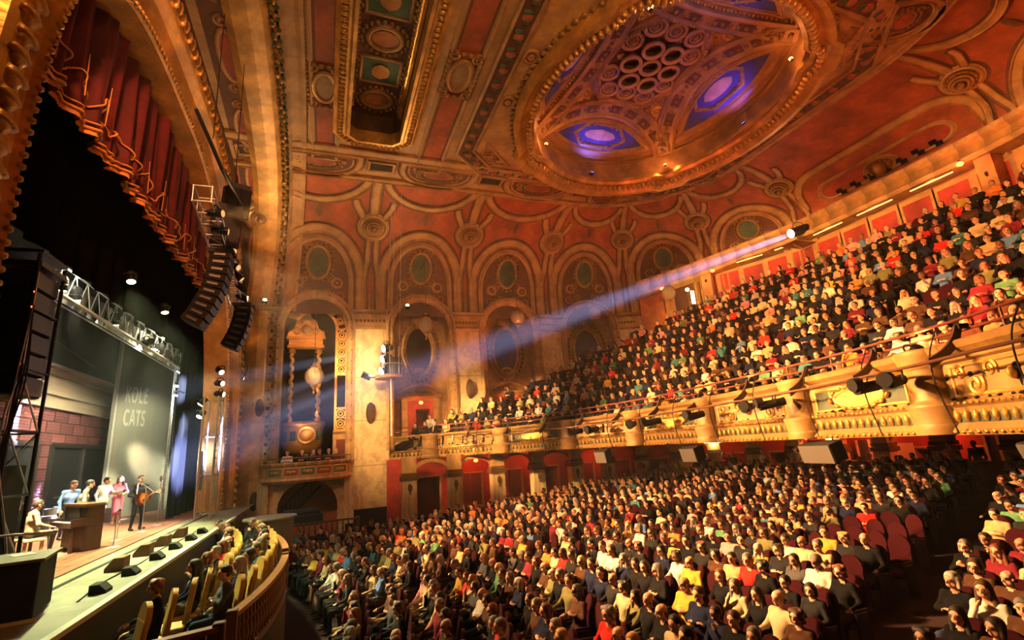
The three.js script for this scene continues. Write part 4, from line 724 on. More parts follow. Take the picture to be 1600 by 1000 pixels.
// naive surface nets: bones joined with a smooth minimum, cut by hollows; faces sorted into material slots
function grow(bones, cell, k = 0.03, cuts = [], trim = null) {
  const lo = [1e9, 1e9, 1e9], hi = [-1e9, -1e9, -1e9];
  for (const o of bones) for (let i = 0; i < 3; i++) for (const q of o.c ? [[o.c[i], o.r[i]]] : [[o.a[i], o.ra], [o.b[i], o.rb]]) { lo[i] = Math.min(lo[i], q[0] - q[1] - cell * 2); hi[i] = Math.max(hi[i], q[0] + q[1] + cell * 2); }
  const n = lo.map((l, i) => Math.ceil((hi[i] - l) / cell) + 1), N = n[0] * n[1] * n[2], f = new Float32Array(N);
  const sdf = (x, y, z) => { let d = 1e9; for (const o of bones) { const e = dist(o, x, y, z); d = d > 1e8 ? e : smin(d, e, k); } for (const o of cuts) d = Math.max(d, -dist(o, x, y, z)); return trim ? Math.max(d, trim(x, y, z)) : d; };
  const at = (i, j, l) => (l * n[1] + j) * n[0] + i;
  for (let l = 0; l < n[2]; l++) for (let j = 0; j < n[1]; j++) for (let i = 0; i < n[0]; i++) f[at(i, j, l)] = sdf(lo[0] + i * cell, lo[1] + j * cell, lo[2] + l * cell);
  const vert = new Int32Array(N).fill(-1), pos = [], nor = [], faces = [[], [], [], [], [], []], E = [[0, 1], [2, 3], [4, 5], [6, 7], [0, 2], [1, 3], [4, 6], [5, 7], [0, 4], [1, 5], [2, 6], [3, 7]];
  for (let l = 0; l < n[2] - 1; l++) for (let j = 0; j < n[1] - 1; j++) for (let i = 0; i < n[0] - 1; i++) {
    const v = []; for (let c = 0; c < 8; c++) v.push(f[at(i + (c & 1), j + ((c >> 1) & 1), l + (c >> 2))]);
    let cnt = 0, X = 0, Y = 0, Z = 0;
    for (const [p, q] of E) if ((v[p] < 0) !== (v[q] < 0)) { const t = v[p] / (v[p] - v[q]); X += (p & 1) + ((q & 1) - (p & 1)) * t; Y += ((p >> 1) & 1) + (((q >> 1) & 1) - ((p >> 1) & 1)) * t; Z += (p >> 2) + ((q >> 2) - (p >> 2)) * t; cnt++; }
    if (!cnt) continue;
    vert[at(i, j, l)] = pos.length / 3;
    const x = lo[0] + (i + X / cnt) * cell, y = lo[1] + (j + Y / cnt) * cell, z = lo[2] + (l + Z / cnt) * cell, e = cell * 0.3;
    pos.push(x, y, z);
    const gx = sdf(x + e, y, z) - sdf(x - e, y, z), gy = sdf(x, y + e, z) - sdf(x, y - e, z), gz = sdf(x, y, z + e) - sdf(x, y, z - e), gl = Math.hypot(gx, gy, gz) || 1;
    nor.push(gx / gl, gy / gl, gz / gl);
  }
  const tagAt = (a) => { let d = 1e9, t = 0; for (const o of bones) { const e = dist(o, pos[a * 3], pos[a * 3 + 1], pos[a * 3 + 2]) - (o.pull ?? 0); if (e < d) { d = e; t = o.tag; } } return t; };
  const tags = new Int8Array(pos.length / 3); for (let i = 0; i < tags.length; i++) tags[i] = tagAt(i);
  const quad = (a, b, c, d, flip) => { if (a < 0 || b < 0 || c < 0 || d < 0) return; const w = faces[tags[a]]; if (flip) w.push(a, c, b, b, c, d); else w.push(a, b, c, b, d, c); };
  for (let l = 1; l < n[2] - 1; l++) for (let j = 1; j < n[1] - 1; j++) for (let i = 1; i < n[0] - 1; i++) {
    const s = f[at(i, j, l)] < 0;
    if (s !== f[at(i + 1, j, l)] < 0) quad(vert[at(i, j - 1, l - 1)], vert[at(i, j, l - 1)], vert[at(i, j - 1, l)], vert[at(i, j, l)], !s);
    if (s !== f[at(i, j + 1, l)] < 0) quad(vert[at(i - 1, j, l - 1)], vert[at(i, j, l - 1)], vert[at(i - 1, j, l)], vert[at(i, j, l)], s);
    if (s !== f[at(i, j, l + 1)] < 0) quad(vert[at(i - 1, j - 1, l)], vert[at(i, j - 1, l)], vert[at(i - 1, j, l)], vert[at(i, j, l)], !s);
  }
  return { pos, nor, faces };
}
function flesh(list, slots = 6) {                              // several grown pieces as one geometry with a group per slot
  const pos = [], nor = [], idx = [], g = new THREE.BufferGeometry(), per = Array.from({ length: slots }, () => []);
  for (const m of list) { const b = pos.length / 3; for (const v of m.pos) pos.push(v); for (const v of m.nor) nor.push(v); m.faces.forEach((f, t) => { for (const a of f) per[t].push(a + b); }); }
  per.forEach((f, t) => { if (f.length) g.addGroup(idx.length, f.length, t); for (const a of f) idx.push(a); });
  g.setAttribute('position', new THREE.Float32BufferAttribute(pos, 3)); g.setAttribute('normal', new THREE.Float32BufferAttribute(nor, 3)); g.setAttribute('uv', new THREE.Float32BufferAttribute(new Float32Array(pos.length / 3 * 2), 2)); g.setIndex(idx);
  return g;
}
const rotX = (p, o, a) => { const c = Math.cos(a), s = Math.sin(a), y = p[1] - o[1], z = p[2] - o[2]; return [p[0], o[1] + y * c - z * s, o[2] + y * s + z * c]; };
const rotY = (p, o, a) => { const c = Math.cos(a), s = Math.sin(a), x = p[0] - o[0], z = p[2] - o[2]; return [o[0] + x * c + z * s, p[1], o[2] - x * s + z * c]; };
// head about its centre c, turned (yaw) and nodded (pitch)
function headBones(c, yaw, nod, female) {
  const T = (x, y, z) => rotY(rotX([c[0] + x, c[1] + y, c[2] + z], c, nod), c, yaw), e = (p, r, tag = SK, pull = 0) => ({ ...capsule(T(...p), T(p[0], p[1] + 1e-4, p[2]), r, r, tag), pull });
  const bones = [capsule(T(0, 0.035, -0.02), T(0, 0.03, 0.012), 0.083, 0.08), capsule(T(0, 0.0, 0.02), T(0, -0.07, 0.042), 0.066, female ? 0.036 : 0.042), capsule(T(-0.03, -0.05, 0.02), T(0.03, -0.05, 0.02), 0.046), capsule(T(0, 0.012, 0.092), T(0, -0.028, 0.108), 0.01, 0.014), e([-0.085, -0.005, 0], 0.02), e([0.085, -0.005, 0], 0.02), capsule(T(-0.02, -0.062, 0.079), T(0.02, -0.062, 0.079), 0.009, 0.009, LIP), { ...e([-0.032, 0.006, 0.078], 0.0125, EYE, -0.001) }, { ...e([0.032, 0.006, 0.078], 0.0125, EYE, -0.001) }, capsule(T(-0.05, 0.026, 0.08), T(-0.018, 0.027, 0.088), 0.006, 0.006, EYE), capsule(T(0.05, 0.026, 0.08), T(0.018, 0.027, 0.088), 0.006, 0.006, EYE)];
  return { bones, T };
}
function hairOn(T, style, cell) {
  const e = (p, r) => capsule(T(...p), T(p[0], p[1] + 1e-4, p[2]), r);
  const cap = [capsule(T(0, 0.046, -0.034), T(0, 0.05, 0.0), 0.093, 0.088)], cuts = [capsule(T(0, 0.022, 0.098), T(0, -0.1, 0.08), 0.068, 0.088)];
  if (style === 'short') cap.push(e([0, 0.0, -0.05], 0.075));
  if (style === 'bob') cap.push(capsule(T(-0.075, 0.03, -0.02), T(-0.085, -0.08, -0.01), 0.04, 0.036), capsule(T(0.075, 0.03, -0.02), T(0.085, -0.08, -0.01), 0.04, 0.036), capsule(T(0, 0.02, -0.06), T(0, -0.08, -0.055), 0.075, 0.065));
  if (style === 'long') cap.push(capsule(T(-0.078, 0.03, -0.02), T(-0.1, -0.2, -0.01), 0.036, 0.04), capsule(T(0.078, 0.03, -0.02), T(0.1, -0.2, -0.01), 0.036, 0.04), capsule(T(0, 0.02, -0.07), T(0, -0.24, -0.09), 0.075, 0.085));
  if (style === 'curly') for (let i = 0; i < 16; i++) { const a = i * 2.4, y = 0.1 - i * 0.012; cap.push(e([Math.cos(a) * 0.085, y, -0.02 + Math.sin(a) * 0.075], 0.04)); }
  if (style === 'bald') { cap.length = 0; cap.push(capsule(T(-0.082, -0.01, -0.03), T(-0.03, -0.03, -0.09), 0.026), capsule(T(0.082, -0.01, -0.03), T(0.03, -0.03, -0.09), 0.026), capsule(T(-0.03, -0.03, -0.09), T(0.03, -0.03, -0.09), 0.026)); cuts.length = 0; }
  return flesh([grow(cap, cell, 0.03, cuts)], 1);
}
// a hand: palm, four unequal fingers with a knuckle bend and a thumb from the side of the palm; from wrist w towards t, palm facing down to n
function handBones(w, t, n, side, curl) {
  const V = (a) => new THREE.Vector3(...a), d = V(t).sub(V(w)).normalize(), up = V(n).normalize(), sx = new THREE.Vector3().crossVectors(d, up).normalize().multiplyScalar(side), dn = new THREE.Vector3().crossVectors(sx, d).normalize().multiplyScalar(side < 0 ? -1 : 1), W = V(w);
  const at = (f, s, u) => W.clone().addScaledVector(d, f).addScaledVector(sx, s).addScaledVector(up, u).toArray();
  const b = [capsule(at(0.0, 0, 0), at(0.03, 0, 0), 0.026, 0.024), capsule(at(0.03, -0.022, 0), at(0.085, -0.028, 0), 0.018, 0.014), capsule(at(0.03, 0.02, 0), at(0.085, 0.026, 0), 0.018, 0.014), capsule(at(0.03, 0, 0), at(0.088, 0, 0), 0.018, 0.015)];
  [[-0.032, 0.062], [-0.011, 0.078], [0.011, 0.073], [0.032, 0.056]].forEach(([s, l]) => { const k = at(0.092, s, 0), m = at(0.092 + l * 0.5 * Math.cos(curl), s, l * 0.5 * Math.sin(curl)), e = at(0.092 + l * (0.5 * Math.cos(curl) + 0.5 * Math.cos(curl * 2.1)), s, l * (0.5 * Math.sin(curl) + 0.5 * Math.sin(curl * 2.1))); b.push(capsule(k, m, 0.0095, 0.009), capsule(m, e, 0.009, 0.0075)); });
  b.push(capsule(at(0.025, -0.03, 0.006), at(0.055, -0.058, 0.014), 0.013, 0.011), capsule(at(0.055, -0.058, 0.014), at(0.085, -0.06, 0.024), 0.011, 0.009));
  return b;
}
const ARMS = { lap: [[0.26, 0.8, 0.03], [0.09, 0.68, 0.26], [0.02, 0.66, 0.36]], rest: [[0.3, 0.79, 0.02], [0.29, 0.72, 0.27], [0.27, 0.7, 0.4]], cross: [[0.26, 0.82, 0.05], [-0.02, 0.85, 0.17], [-0.13, 0.86, 0.15]], chin: [[0.2, 0.8, 0.13], [0.07, 1.03, 0.15], [0.03, 1.12, 0.12]], clap: [[0.25, 0.84, 0.08], [0.05, 0.96, 0.26], [0.02, 1.04, 0.32]] };
function seated({ arms = ['lap', 'lap'], lean = 0, yaw = 0, nod = 0, female = false, style = 'short', wide = 1, skirt = false, legs = 0.1, fine = 0, cells }) {
  const O = [0, 0.54, -0.02], L = (p) => rotX(p, O, lean), sh = female ? 0.165 : 0.19;
  const bones = [], P = (a, b, ra, rb, t) => bones.push(capsule(a, b, ra, rb, t));
  P(L([-0.07, 0.56, 0]), L([0.07, 0.56, 0]), 0.125 * wide, 0.125 * wide, LEG);
  P(L([0, 0.64, -0.01]), L([0, 0.82, -0.03]), 0.135 * wide, 0.14 * wide, TOP);
  P(L([-0.075, 0.9, -0.035]), L([0.075, 0.9, -0.035]), (female ? 0.115 : 0.125) * wide, (female ? 0.115 : 0.125) * wide, TOP);
  P(L([-sh, 1.03, -0.05]), L([sh, 1.03, -0.05]), 0.066, 0.066, TOP);
  P(L([0, 1.04, -0.05]), L([0, 1.14, -0.03]), 0.062, 0.052, SK);
  const hc = L([0, 1.25, -0.005]), head = headBones(hc, yaw, nod, female);
  const hands = [];
  [-1, 1].forEach((s, i) => {
    const A = ARMS[arms[i]], E = L([s * A[0][0], A[0][1], A[0][2]]), W = L([s * A[1][0], A[1][1], A[1][2]]), T = L([s * A[2][0], A[2][1], A[2][2]]);
    P(L([s * sh, 1.02, -0.05]), E, 0.055, 0.046, TOP); P(E, W, 0.045, 0.034, TOP);
    if (fine) hands.push(grow(handBones(W, T, [0, -1, 0.1], s, 0.5), 0.009, 0.008)); else P(W, [W[0] + (T[0] - W[0]) * 0.85, W[1] + (T[1] - W[1]) * 0.85, W[2] + (T[2] - W[2]) * 0.85], 0.034, 0.026, SK);
    const kx = s * legs, kn = [kx + s * 0.03, 0.53, 0.42], an = [kx + s * 0.03, 0.1, 0.4 + (i ? 0.05 : -0.02)];
    P([s * 0.085, 0.54, 0.02], kn, 0.085, 0.062, LEG); P(kn, an, 0.058, 0.042, skirt ? SK : LEG); P([an[0], 0.05, an[2] - 0.02], [an[0], 0.04, an[2] + 0.17], 0.045, 0.036, SHOE);
  });
  if (skirt) P([-0.1, 0.53, 0.2], [0.1, 0.53, 0.2], 0.1, 0.1, LEG);
  const bc = cells ? cells[0] : fine ? 0.024 : 0.036, hcell = cells ? cells[1] : fine ? 0.0085 : 0.0135;
  const body = flesh([grow(bones, bc, 0.05), grow([...head.bones, capsule(L([0, 1.1, -0.035]), head.T(0, -0.04, -0.015), 0.054, 0.05)], hcell, 0.018), ...hands]);
  return { body, hair: style === 'none' ? null : hairOn(head.T, style, cells ? cells[2] : fine ? 0.012 : 0.018) };
}
const cloth = (r, g, b) => new THREE.MeshPhysicalMaterial({ color: C(r, g, b), roughness: 0.9, specularIntensity: 0.2 });
const SKINS = [[0.60, 0.32, 0.19], [0.54, 0.27, 0.155], [0.64, 0.36, 0.225], [0.47, 0.225, 0.125], [0.57, 0.295, 0.175], [0.19, 0.085, 0.047]].map((c) => std(c, 0.55));
const HAIRS = { dark: [0.018, 0.012, 0.009], brown: [0.07, 0.032, 0.014], grey: [0.17, 0.155, 0.14], white: [0.42, 0.39, 0.34], blond: [0.42, 0.26, 0.09], auburn: [0.16, 0.045, 0.015] };
for (const k in HAIRS) HAIRS[k] = std(HAIRS[k], 0.6);
const TOPS = { black: [0.007, 0.007, 0.008], navy: [0.01, 0.014, 0.04], red: [0.5, 0.02, 0.015], white: [0.52, 0.5, 0.45], cream: [0.48, 0.38, 0.23], grey: [0.08, 0.08, 0.085], brown: [0.07, 0.032, 0.016], blue: [0.09, 0.18, 0.4], olive: [0.16, 0.16, 0.06], yellow: [0.44, 0.28, 0.04], green: [0.08, 0.22, 0.1], pink: [0.62, 0.24, 0.24], maroon: [0.16, 0.015, 0.025], tan: [0.46, 0.29, 0.14], teal: [0.04, 0.15, 0.17], orange: [0.62, 0.18, 0.03], 'pale blue': [0.35, 0.45, 0.6], charcoal: [0.018, 0.018, 0.02] };
for (const k in TOPS) TOPS[k] = cloth(...TOPS[k]);
const PANTS = [[0.012, 0.012, 0.014], [0.03, 0.04, 0.08], [0.06, 0.045, 0.03], [0.25, 0.19, 0.11], [0.03, 0.03, 0.035]].map((c) => cloth(...c));
const SHOES = std([0.015, 0.012, 0.01], 0.4), EYES = std([0.13, 0.065, 0.04], 0.4), LIPS = std([0.42, 0.13, 0.1], 0.5);
const dressed = (skin, top, pants) => [skin, top, pants, SHOES, EYES, LIPS];

// a standing figure: joints given as [elbow, wrist, fingertips] per arm and [knee, ankle] per leg, side -1 then 1
function standing({ arms, legs, lean = 0, yaw = 0, nod = 0, female = false, style = 'short', fine = 1, dress = false, sleeve = TOP, shirt = false, bareLeg = false }) {
  const O = [0, 0.95, 0], L = (p) => rotX(p, O, lean), sh = female ? 0.16 : 0.195, bones = [], P = (a, b, ra, rb, t) => bones.push(capsule(a, b, ra, rb, t)), hands = [];
  P([-0.075, 0.95, 0], [0.075, 0.95, 0], female ? 0.12 : 0.115, female ? 0.12 : 0.115, dress ? TOP : LEG);
  P(L([0, 1.04, 0]), L([0, 1.2, -0.01]), female ? 0.105 : 0.125, female ? 0.105 : 0.13, TOP);
  P(L([-0.08, 1.28, -0.01]), L([0.08, 1.28, -0.01]), female ? 0.105 : 0.12, female ? 0.105 : 0.12, TOP);
  P(L([-sh, 1.43, -0.015]), L([sh, 1.43, -0.015]), 0.062, 0.062, TOP);
  P(L([0, 1.44, -0.01]), L([0, 1.54, 0.01]), 0.06, 0.052, SK);
  const hc = L([0, 1.645, 0.03]), head = headBones(hc, yaw, nod, female);
  [-1, 1].forEach((s, i) => {
    const [E, W, T] = arms[i];
    P(L([s * sh, 1.42, -0.015]), E, 0.054, 0.044, TOP); P(E, W, 0.043, 0.031, sleeve);
    if (fine) hands.push(grow(handBones(W, T, i ? [-0.3, -0.6, -0.6] : [0.3, -0.6, -0.6], s, 0.6), 0.009, 0.008)); else P(W, T, 0.032, 0.02, SK);
    const [K, A] = legs[i];
    P([s * 0.085, 0.92, 0], K, 0.088, 0.06, dress ? TOP : LEG); P(K, A, 0.058, 0.04, bareLeg ? SK : LEG); P([A[0], 0.05, A[2] - 0.03], [A[0] + s * 0.03, 0.04, A[2] + 0.15], 0.046, 0.036, SHOE);
  });
  if (dress) { for (const s of [-0.055, 0.055]) P([s, 0.9, 0], [s, 0.44, 0.01], 0.12, 0.115, TOP); }
  const body = flesh([grow(bones, fine ? 0.022 : 0.036, 0.05), grow([...head.bones, capsule(L([0, 1.5, 0]), head.T(0, -0.04, -0.015), 0.054, 0.05)], fine ? 0.0085 : 0.0135, 0.018), ...hands]);
  return { body, hair: hairOn(head.T, style, fine ? 0.012 : 0.018) };
}
function person(p, mats, hair, pos, turn, label, group, tilt = 0) {
  const o = thing('person', label, 'person', pos, turn, group);
  const b = new THREE.Mesh(p.body, mats); b.name = 'body'; b.castShadow = b.receiveShadow = true; o.add(b);
  if (p.hair) { const h = new THREE.Mesh(p.hair, hair); h.name = 'hair'; h.castShadow = h.receiveShadow = true; o.add(h); }
  o.rotation.z = tilt;
  return o;
}
// ================================================================ AUDIENCE
camera.updateMatrixWorld(true); camera.updateProjectionMatrix();
const seen = (x, y, z, m = 1.06) => { const v = new THREE.Vector3(x, y, z), d = v.clone().applyMatrix4(camera.matrixWorldInverse).z; if (d > -2) return null; v.project(camera); return Math.abs(v.x) < m && Math.abs(v.y) < m + 0.06 ? -d : null; };
const ORD = ['first', 'second', 'third', 'fourth', 'fifth', 'sixth', 'seventh', 'eighth', 'ninth', 'tenth', 'eleventh', 'twelfth', 'thirteenth', 'fourteenth', 'fifteenth', 'sixteenth', 'seventeenth', 'eighteenth', 'nineteenth', 'twentieth'];
const ordinal = (n) => (n < 20 ? ORD[n] : (['twenty', 'thirty', 'forty', 'fifty', 'sixty', 'seventy', 'eighty', 'ninety'][Math.floor((n + 1) / 10) - 2] + ((n + 1) % 10 ? '-' + ORD[(n + 1) % 10 - 1] : 'th')).replace(/tyth$/, 'tieth'));
const SPECS = [
  { arms: ['lap', 'lap'], style: 'short' }, { arms: ['cross', 'cross'], style: 'short', wide: 1.08 }, { arms: ['rest', 'rest'], style: 'bald', wide: 1.12, lean: -0.06 }, { arms: ['lap', 'chin'], style: 'short', lean: 0.05, yaw: -0.1 }, { arms: ['rest', 'lap'], style: 'short', yaw: 0.35 }, { arms: ['cross', 'cross'], style: 'bald', yaw: -0.25 },
  { arms: ['lap', 'lap'], style: 'long', female: true, skirt: true }, { arms: ['lap', 'lap'], style: 'bob', female: true, yaw: 0.2 }, { arms: ['rest', 'rest'], style: 'curly', female: true }, { arms: ['chin', 'lap'], style: 'long', female: true, yaw: 0.1 }, { arms: ['cross', 'cross'], style: 'bob', female: true, yaw: -0.3 }, { arms: ['clap', 'clap'], style: 'bob', female: true },
];
const POSE = ['hands in lap', 'arms crossed', 'arms on rests', 'chin on hand', 'turned aside', 'arms folded', 'hands in lap', 'hands in lap', 'leaning back', 'hand at chin', 'arms crossed', 'hands clasped'];
const TOPMIX = ['black', 'black', 'black', 'black', 'black', 'charcoal', 'charcoal', 'navy', 'brown', 'maroon', 'black', 'black', 'black', 'black', 'black', 'black', 'black', 'navy', 'navy', 'navy', 'charcoal', 'charcoal', 'charcoal', 'charcoal', 'brown', 'grey', 'brown', 'brown', 'maroon', 'white', 'white', 'white', 'cream', 'cream', 'red', 'red', 'blue', 'olive', 'yellow', 'green', 'pink', 'tan', 'teal', 'orange'];
const HAIRMIX = { m: ['dark', 'dark', 'dark', 'brown', 'brown', 'brown', 'grey', 'grey'], f: ['dark', 'dark', 'brown', 'brown', 'blond', 'auburn', 'auburn', 'grey', 'white'] };
const facing = (x, z) => Math.atan2(-8 - x, -17 + 11 * smooth((z + 20) / 14) - z);
// where people sit: orchestra rows struck from a point on the stage, then the balcony tiers
const seats = [];
const inHouse = (x, z, m) => z > FAR + m && z < NEAR - 1.2 && x < REAR - m && (x < CX || (z > FAR + CR && z < NEAR - CR) || Math.hypot(x - CX, z - (z < AXIS ? FAR + CR : NEAR - CR)) < CR - m);
const aisle = (x, z) => Math.abs(z - (-6.3 - 0.383 * (x - 8.7))) < 0.75 || Math.abs(z + 24.6 - 0.2 * x) < 0.55 || (Math.abs(z + 14.8 + 0.1 * x) < 0.5 && x < 24);
for (let k = 0; k < 27; k++) {
  const R = 21.3 + 0.9 * k; let n = 0;
  for (let a = -0.78; a < 0.75; a += 0.57 / R) {
    const x = ROWC[0] + R * Math.cos(a), z = ROWC[1] + R * Math.sin(a);
    if (!inHouse(x, z, 2.7) || aisle(x, z)) continue;
    n++;
    const y = FLOOR(x), d = seen(x, y + 1.1, z); if (!d) continue;
    seats.push({ x, y, z, d, where: 'o', row: k, n: n - 1, empty: rnd() < 0.05 || (Math.hypot(x - 12.6, z + 9.6) < 1.5 && rnd() < 0.75) });
  }
}
const balconySeats = [];
for (let k = 0; k < 14; k++) {
  let n = 0, last = null;
  for (let tau = 0.03; tau < 0.86; tau += 0.0009) {
    const q = bowl(tau), d0 = 0.5 + k * TIER; if (d0 > q.len - 0.75) continue;
    const [x, z] = bowlAt(tau, d0);
    if (last && Math.hypot(x - last[0], z - last[1]) < 0.56) continue;
    last = [x, z];
    const way = (tau * 26) % 3.7; if (k > 1 && way < 0.22) continue;     // stepped aisles
    n++;
    const y = tierY(k), d = seen(x, y + 1.1, z); if (!d) continue;
    seats.push({ x, y, z, d, where: 'b', row: k, n: n - 1, empty: rnd() < 0.03 });
  }
}
for (const s of seats) { s.x += rr(-0.05, 0.05); s.z += rr(-0.05, 0.05); s.turn = facing(s.x, s.z) + rr(-0.14, 0.14); s.spec = Math.floor(rnd() * SPECS.length); s.female = !!SPECS[s.spec].female; s.top = pick(TOPMIX); s.hair = pick(HAIRMIX[s.female ? 'f' : 'm']); s.skin = rnd() < 0.06 ? 5 : Math.floor(rnd() * 5); s.size = rr(0.94, 1.06); }
const filled = seats.filter((s) => !s.empty).sort((a, b) => a.d - b.d);
const fineKit = SPECS.map((p) => null), midKit = SPECS.map((p) => null);
const kit = (i, fine) => { const a = fine ? fineKit : midKit; return a[i] ??= seated({ ...SPECS[i], fine: fine ? 1 : 0 }); };
const INDIVIDUAL = 285, FINE = 36;
filled.slice(0, INDIVIDUAL).forEach((s, i) => {
  const p = kit(s.spec, i < FINE), where = s.where === 'o' ? `${ordinal(s.row)} orchestra row, ${ordinal(s.n)} seat from far wall` : `${ordinal(s.row)} balcony row, ${ordinal(s.n)} seat from far end`;
  const o = person(p, dressed(SKINS[s.skin], TOPS[s.top], pick(PANTS)), HAIRS[s.hair], [s.x, s.y, s.z], s.turn, `person in ${s.top} top, ${POSE[s.spec]}, ${where}`, s.where === 'o' ? 'audience in the orchestra seats' : 'audience in the balcony');
  o.scale.setScalar(s.size);
});
// the mass of the house behind them
function part(g, slots) { const idx = []; for (const r of g.groups) if (slots.includes(r.materialIndex)) for (let i = 0; i < r.count; i++) idx.push(g.index.array[r.start + i]); const map = new Map(), pos = [], nor = [], out = []; for (const a of idx) { if (!map.has(a)) { map.set(a, pos.length / 3); for (let c = 0; c < 3; c++) { pos.push(g.attributes.position.array[a * 3 + c]); nor.push(g.attributes.normal.array[a * 3 + c]); } } out.push(map.get(a)); } const h = new THREE.BufferGeometry(); h.setAttribute('position', new THREE.Float32BufferAttribute(pos, 3)); h.setAttribute('normal', new THREE.Float32BufferAttribute(nor, 3)); h.setAttribute('uv', new THREE.Float32BufferAttribute(new Float32Array(pos.length / 3 * 2), 2)); h.setIndex(out); return h; }
const MASS = [0, 1, 2, 3, 6, 7, 10].map((i) => { const p = seated({ ...SPECS[i], cells: [0.058, 0.021, 0.03] }); return { i, skin: part(p.body, [SK, LIP]), dark: part(p.body, [EYE]), top: part(p.body, [TOP]), legs: part(p.body, [LEG, SHOE]), hair: p.hair }; });
const white = cloth(1, 1, 1), whiteSkin = std([1, 1, 1], 0.55);
for (const [w, name, label] of [['o', 'orchestra_audience', 'packed rows of seated people further back in the orchestra'], ['b', 'balcony_audience', 'mass of seated people filling the balcony tiers']]) {
  const g = new THREE.Group(); g.name = name; g.userData = { kind: 'stuff', label, category: 'audience' }; scene.add(g);
  const mine = filled.slice(INDIVIDUAL).filter((s) => s.where === w);
  MASS.forEach((p, v) => {
    const list = mine.filter((_, i) => i % MASS.length === v); if (!list.length) return;
    const inst = (nm, geo, mat, col) => { const m = new THREE.InstancedMesh(geo, mat, list.length); m.name = nm; m.castShadow = m.receiveShadow = true; list.forEach((s, i) => { const sc = s.size; m.setMatrixAt(i, new THREE.Matrix4().makeRotationY(s.turn).scale(new THREE.Vector3(sc, sc, sc)).setPosition(s.x, s.y, s.z)); m.setColorAt(i, col(s)); }); g.add(m); };
    inst('skin', p.skin, whiteSkin, (s) => SKINS[s.skin].color); inst('clothing', p.top, white, (s) => TOPS[s.top].color); inst('trousers', p.legs, white, () => PANTS[0].color); inst('hair', p.hair, white, (s) => HAIRS[s.hair].color); inst('eyes', p.dark, white, () => EYES.color);
  });
}
// ---- theatre seats: dark red plush, one under everybody and empty ones between
const plush = new THREE.MeshPhysicalMaterial({ color: C(0.03, 0.0025, 0.005), roughness: 0.9, specularIntensity: 0.2 }), iron = std([0.03, 0.012, 0.01], 0.5, 0.3);
const seatParts = {
  cushion: rbox(0.46, 0.1, 0.44, 0.04, 0, 0.42, 0.06), backrest: merge([rbox(0.48, 0.5, 0.07, 0.03, 0, 0.72, -0.26, 0, -0.16), cyl(0.24, 0.24, 0.07, 0, 0.93, -0.29, 16, 0, Math.PI / 2 - 0.16)]), arm: rbox(0.05, 0.05, 0.38, 0.02, 0.27, 0.66, 0.02), foot: box(0.04, 0.62, 0.3, 0.27, 0.31, 0),
};
{
  const near = seats.slice().sort((a, b) => a.d - b.d), single = near.filter((s, i) => s.where === 'o').slice(0, 150);
  const proto = thing('theatre_seat', '', 'seat', [0, 0, 0], 0, 'red orchestra seats');
  obj('cushion', seatParts.cushion, plush, proto); obj('backrest', seatParts.backrest, plush, proto); obj('armrest', seatParts.arm, iron, proto); obj('standard', seatParts.foot, iron, proto);
  single.forEach((s, i) => {
    const label = `dark red plush theatre seat, ${ordinal(s.row)} orchestra row, ${ordinal(s.n)} from far wall`;
    const o = i ? copy(proto, [s.x, s.y, s.z], s.turn, label) : proto; o.position.set(s.x, s.y, s.z); o.rotation.y = s.turn; o.userData.label = label;
  });
  const rest = seats.filter((s) => !single.includes(s)), g = new THREE.Group(); g.name = 'seat_rows'; g.userData = { kind: 'stuff', label: 'further rows of dark red seats under the audience', category: 'seats' }; scene.add(g);
  for (const [nm, geo, mat] of [['cushions', seatParts.cushion, plush], ['backrests', seatParts.backrest, plush], ['armrests', merge([seatParts.arm.clone(), seatParts.foot.clone()]), iron]]) { const m = new THREE.InstancedMesh(geo, mat, rest.length); m.name = nm; rest.forEach((s, i) => m.setMatrixAt(i, new THREE.Matrix4().makeRotationY(s.turn).setPosition(s.x, s.y, s.z))); g.add(m); }
}
console.log('seats', seats.length, 'filled', filled.length, 'orch', filled.filter((s) => s.where === 'o').length, 'depth of last individual', filled[INDIVIDUAL - 1]?.d);
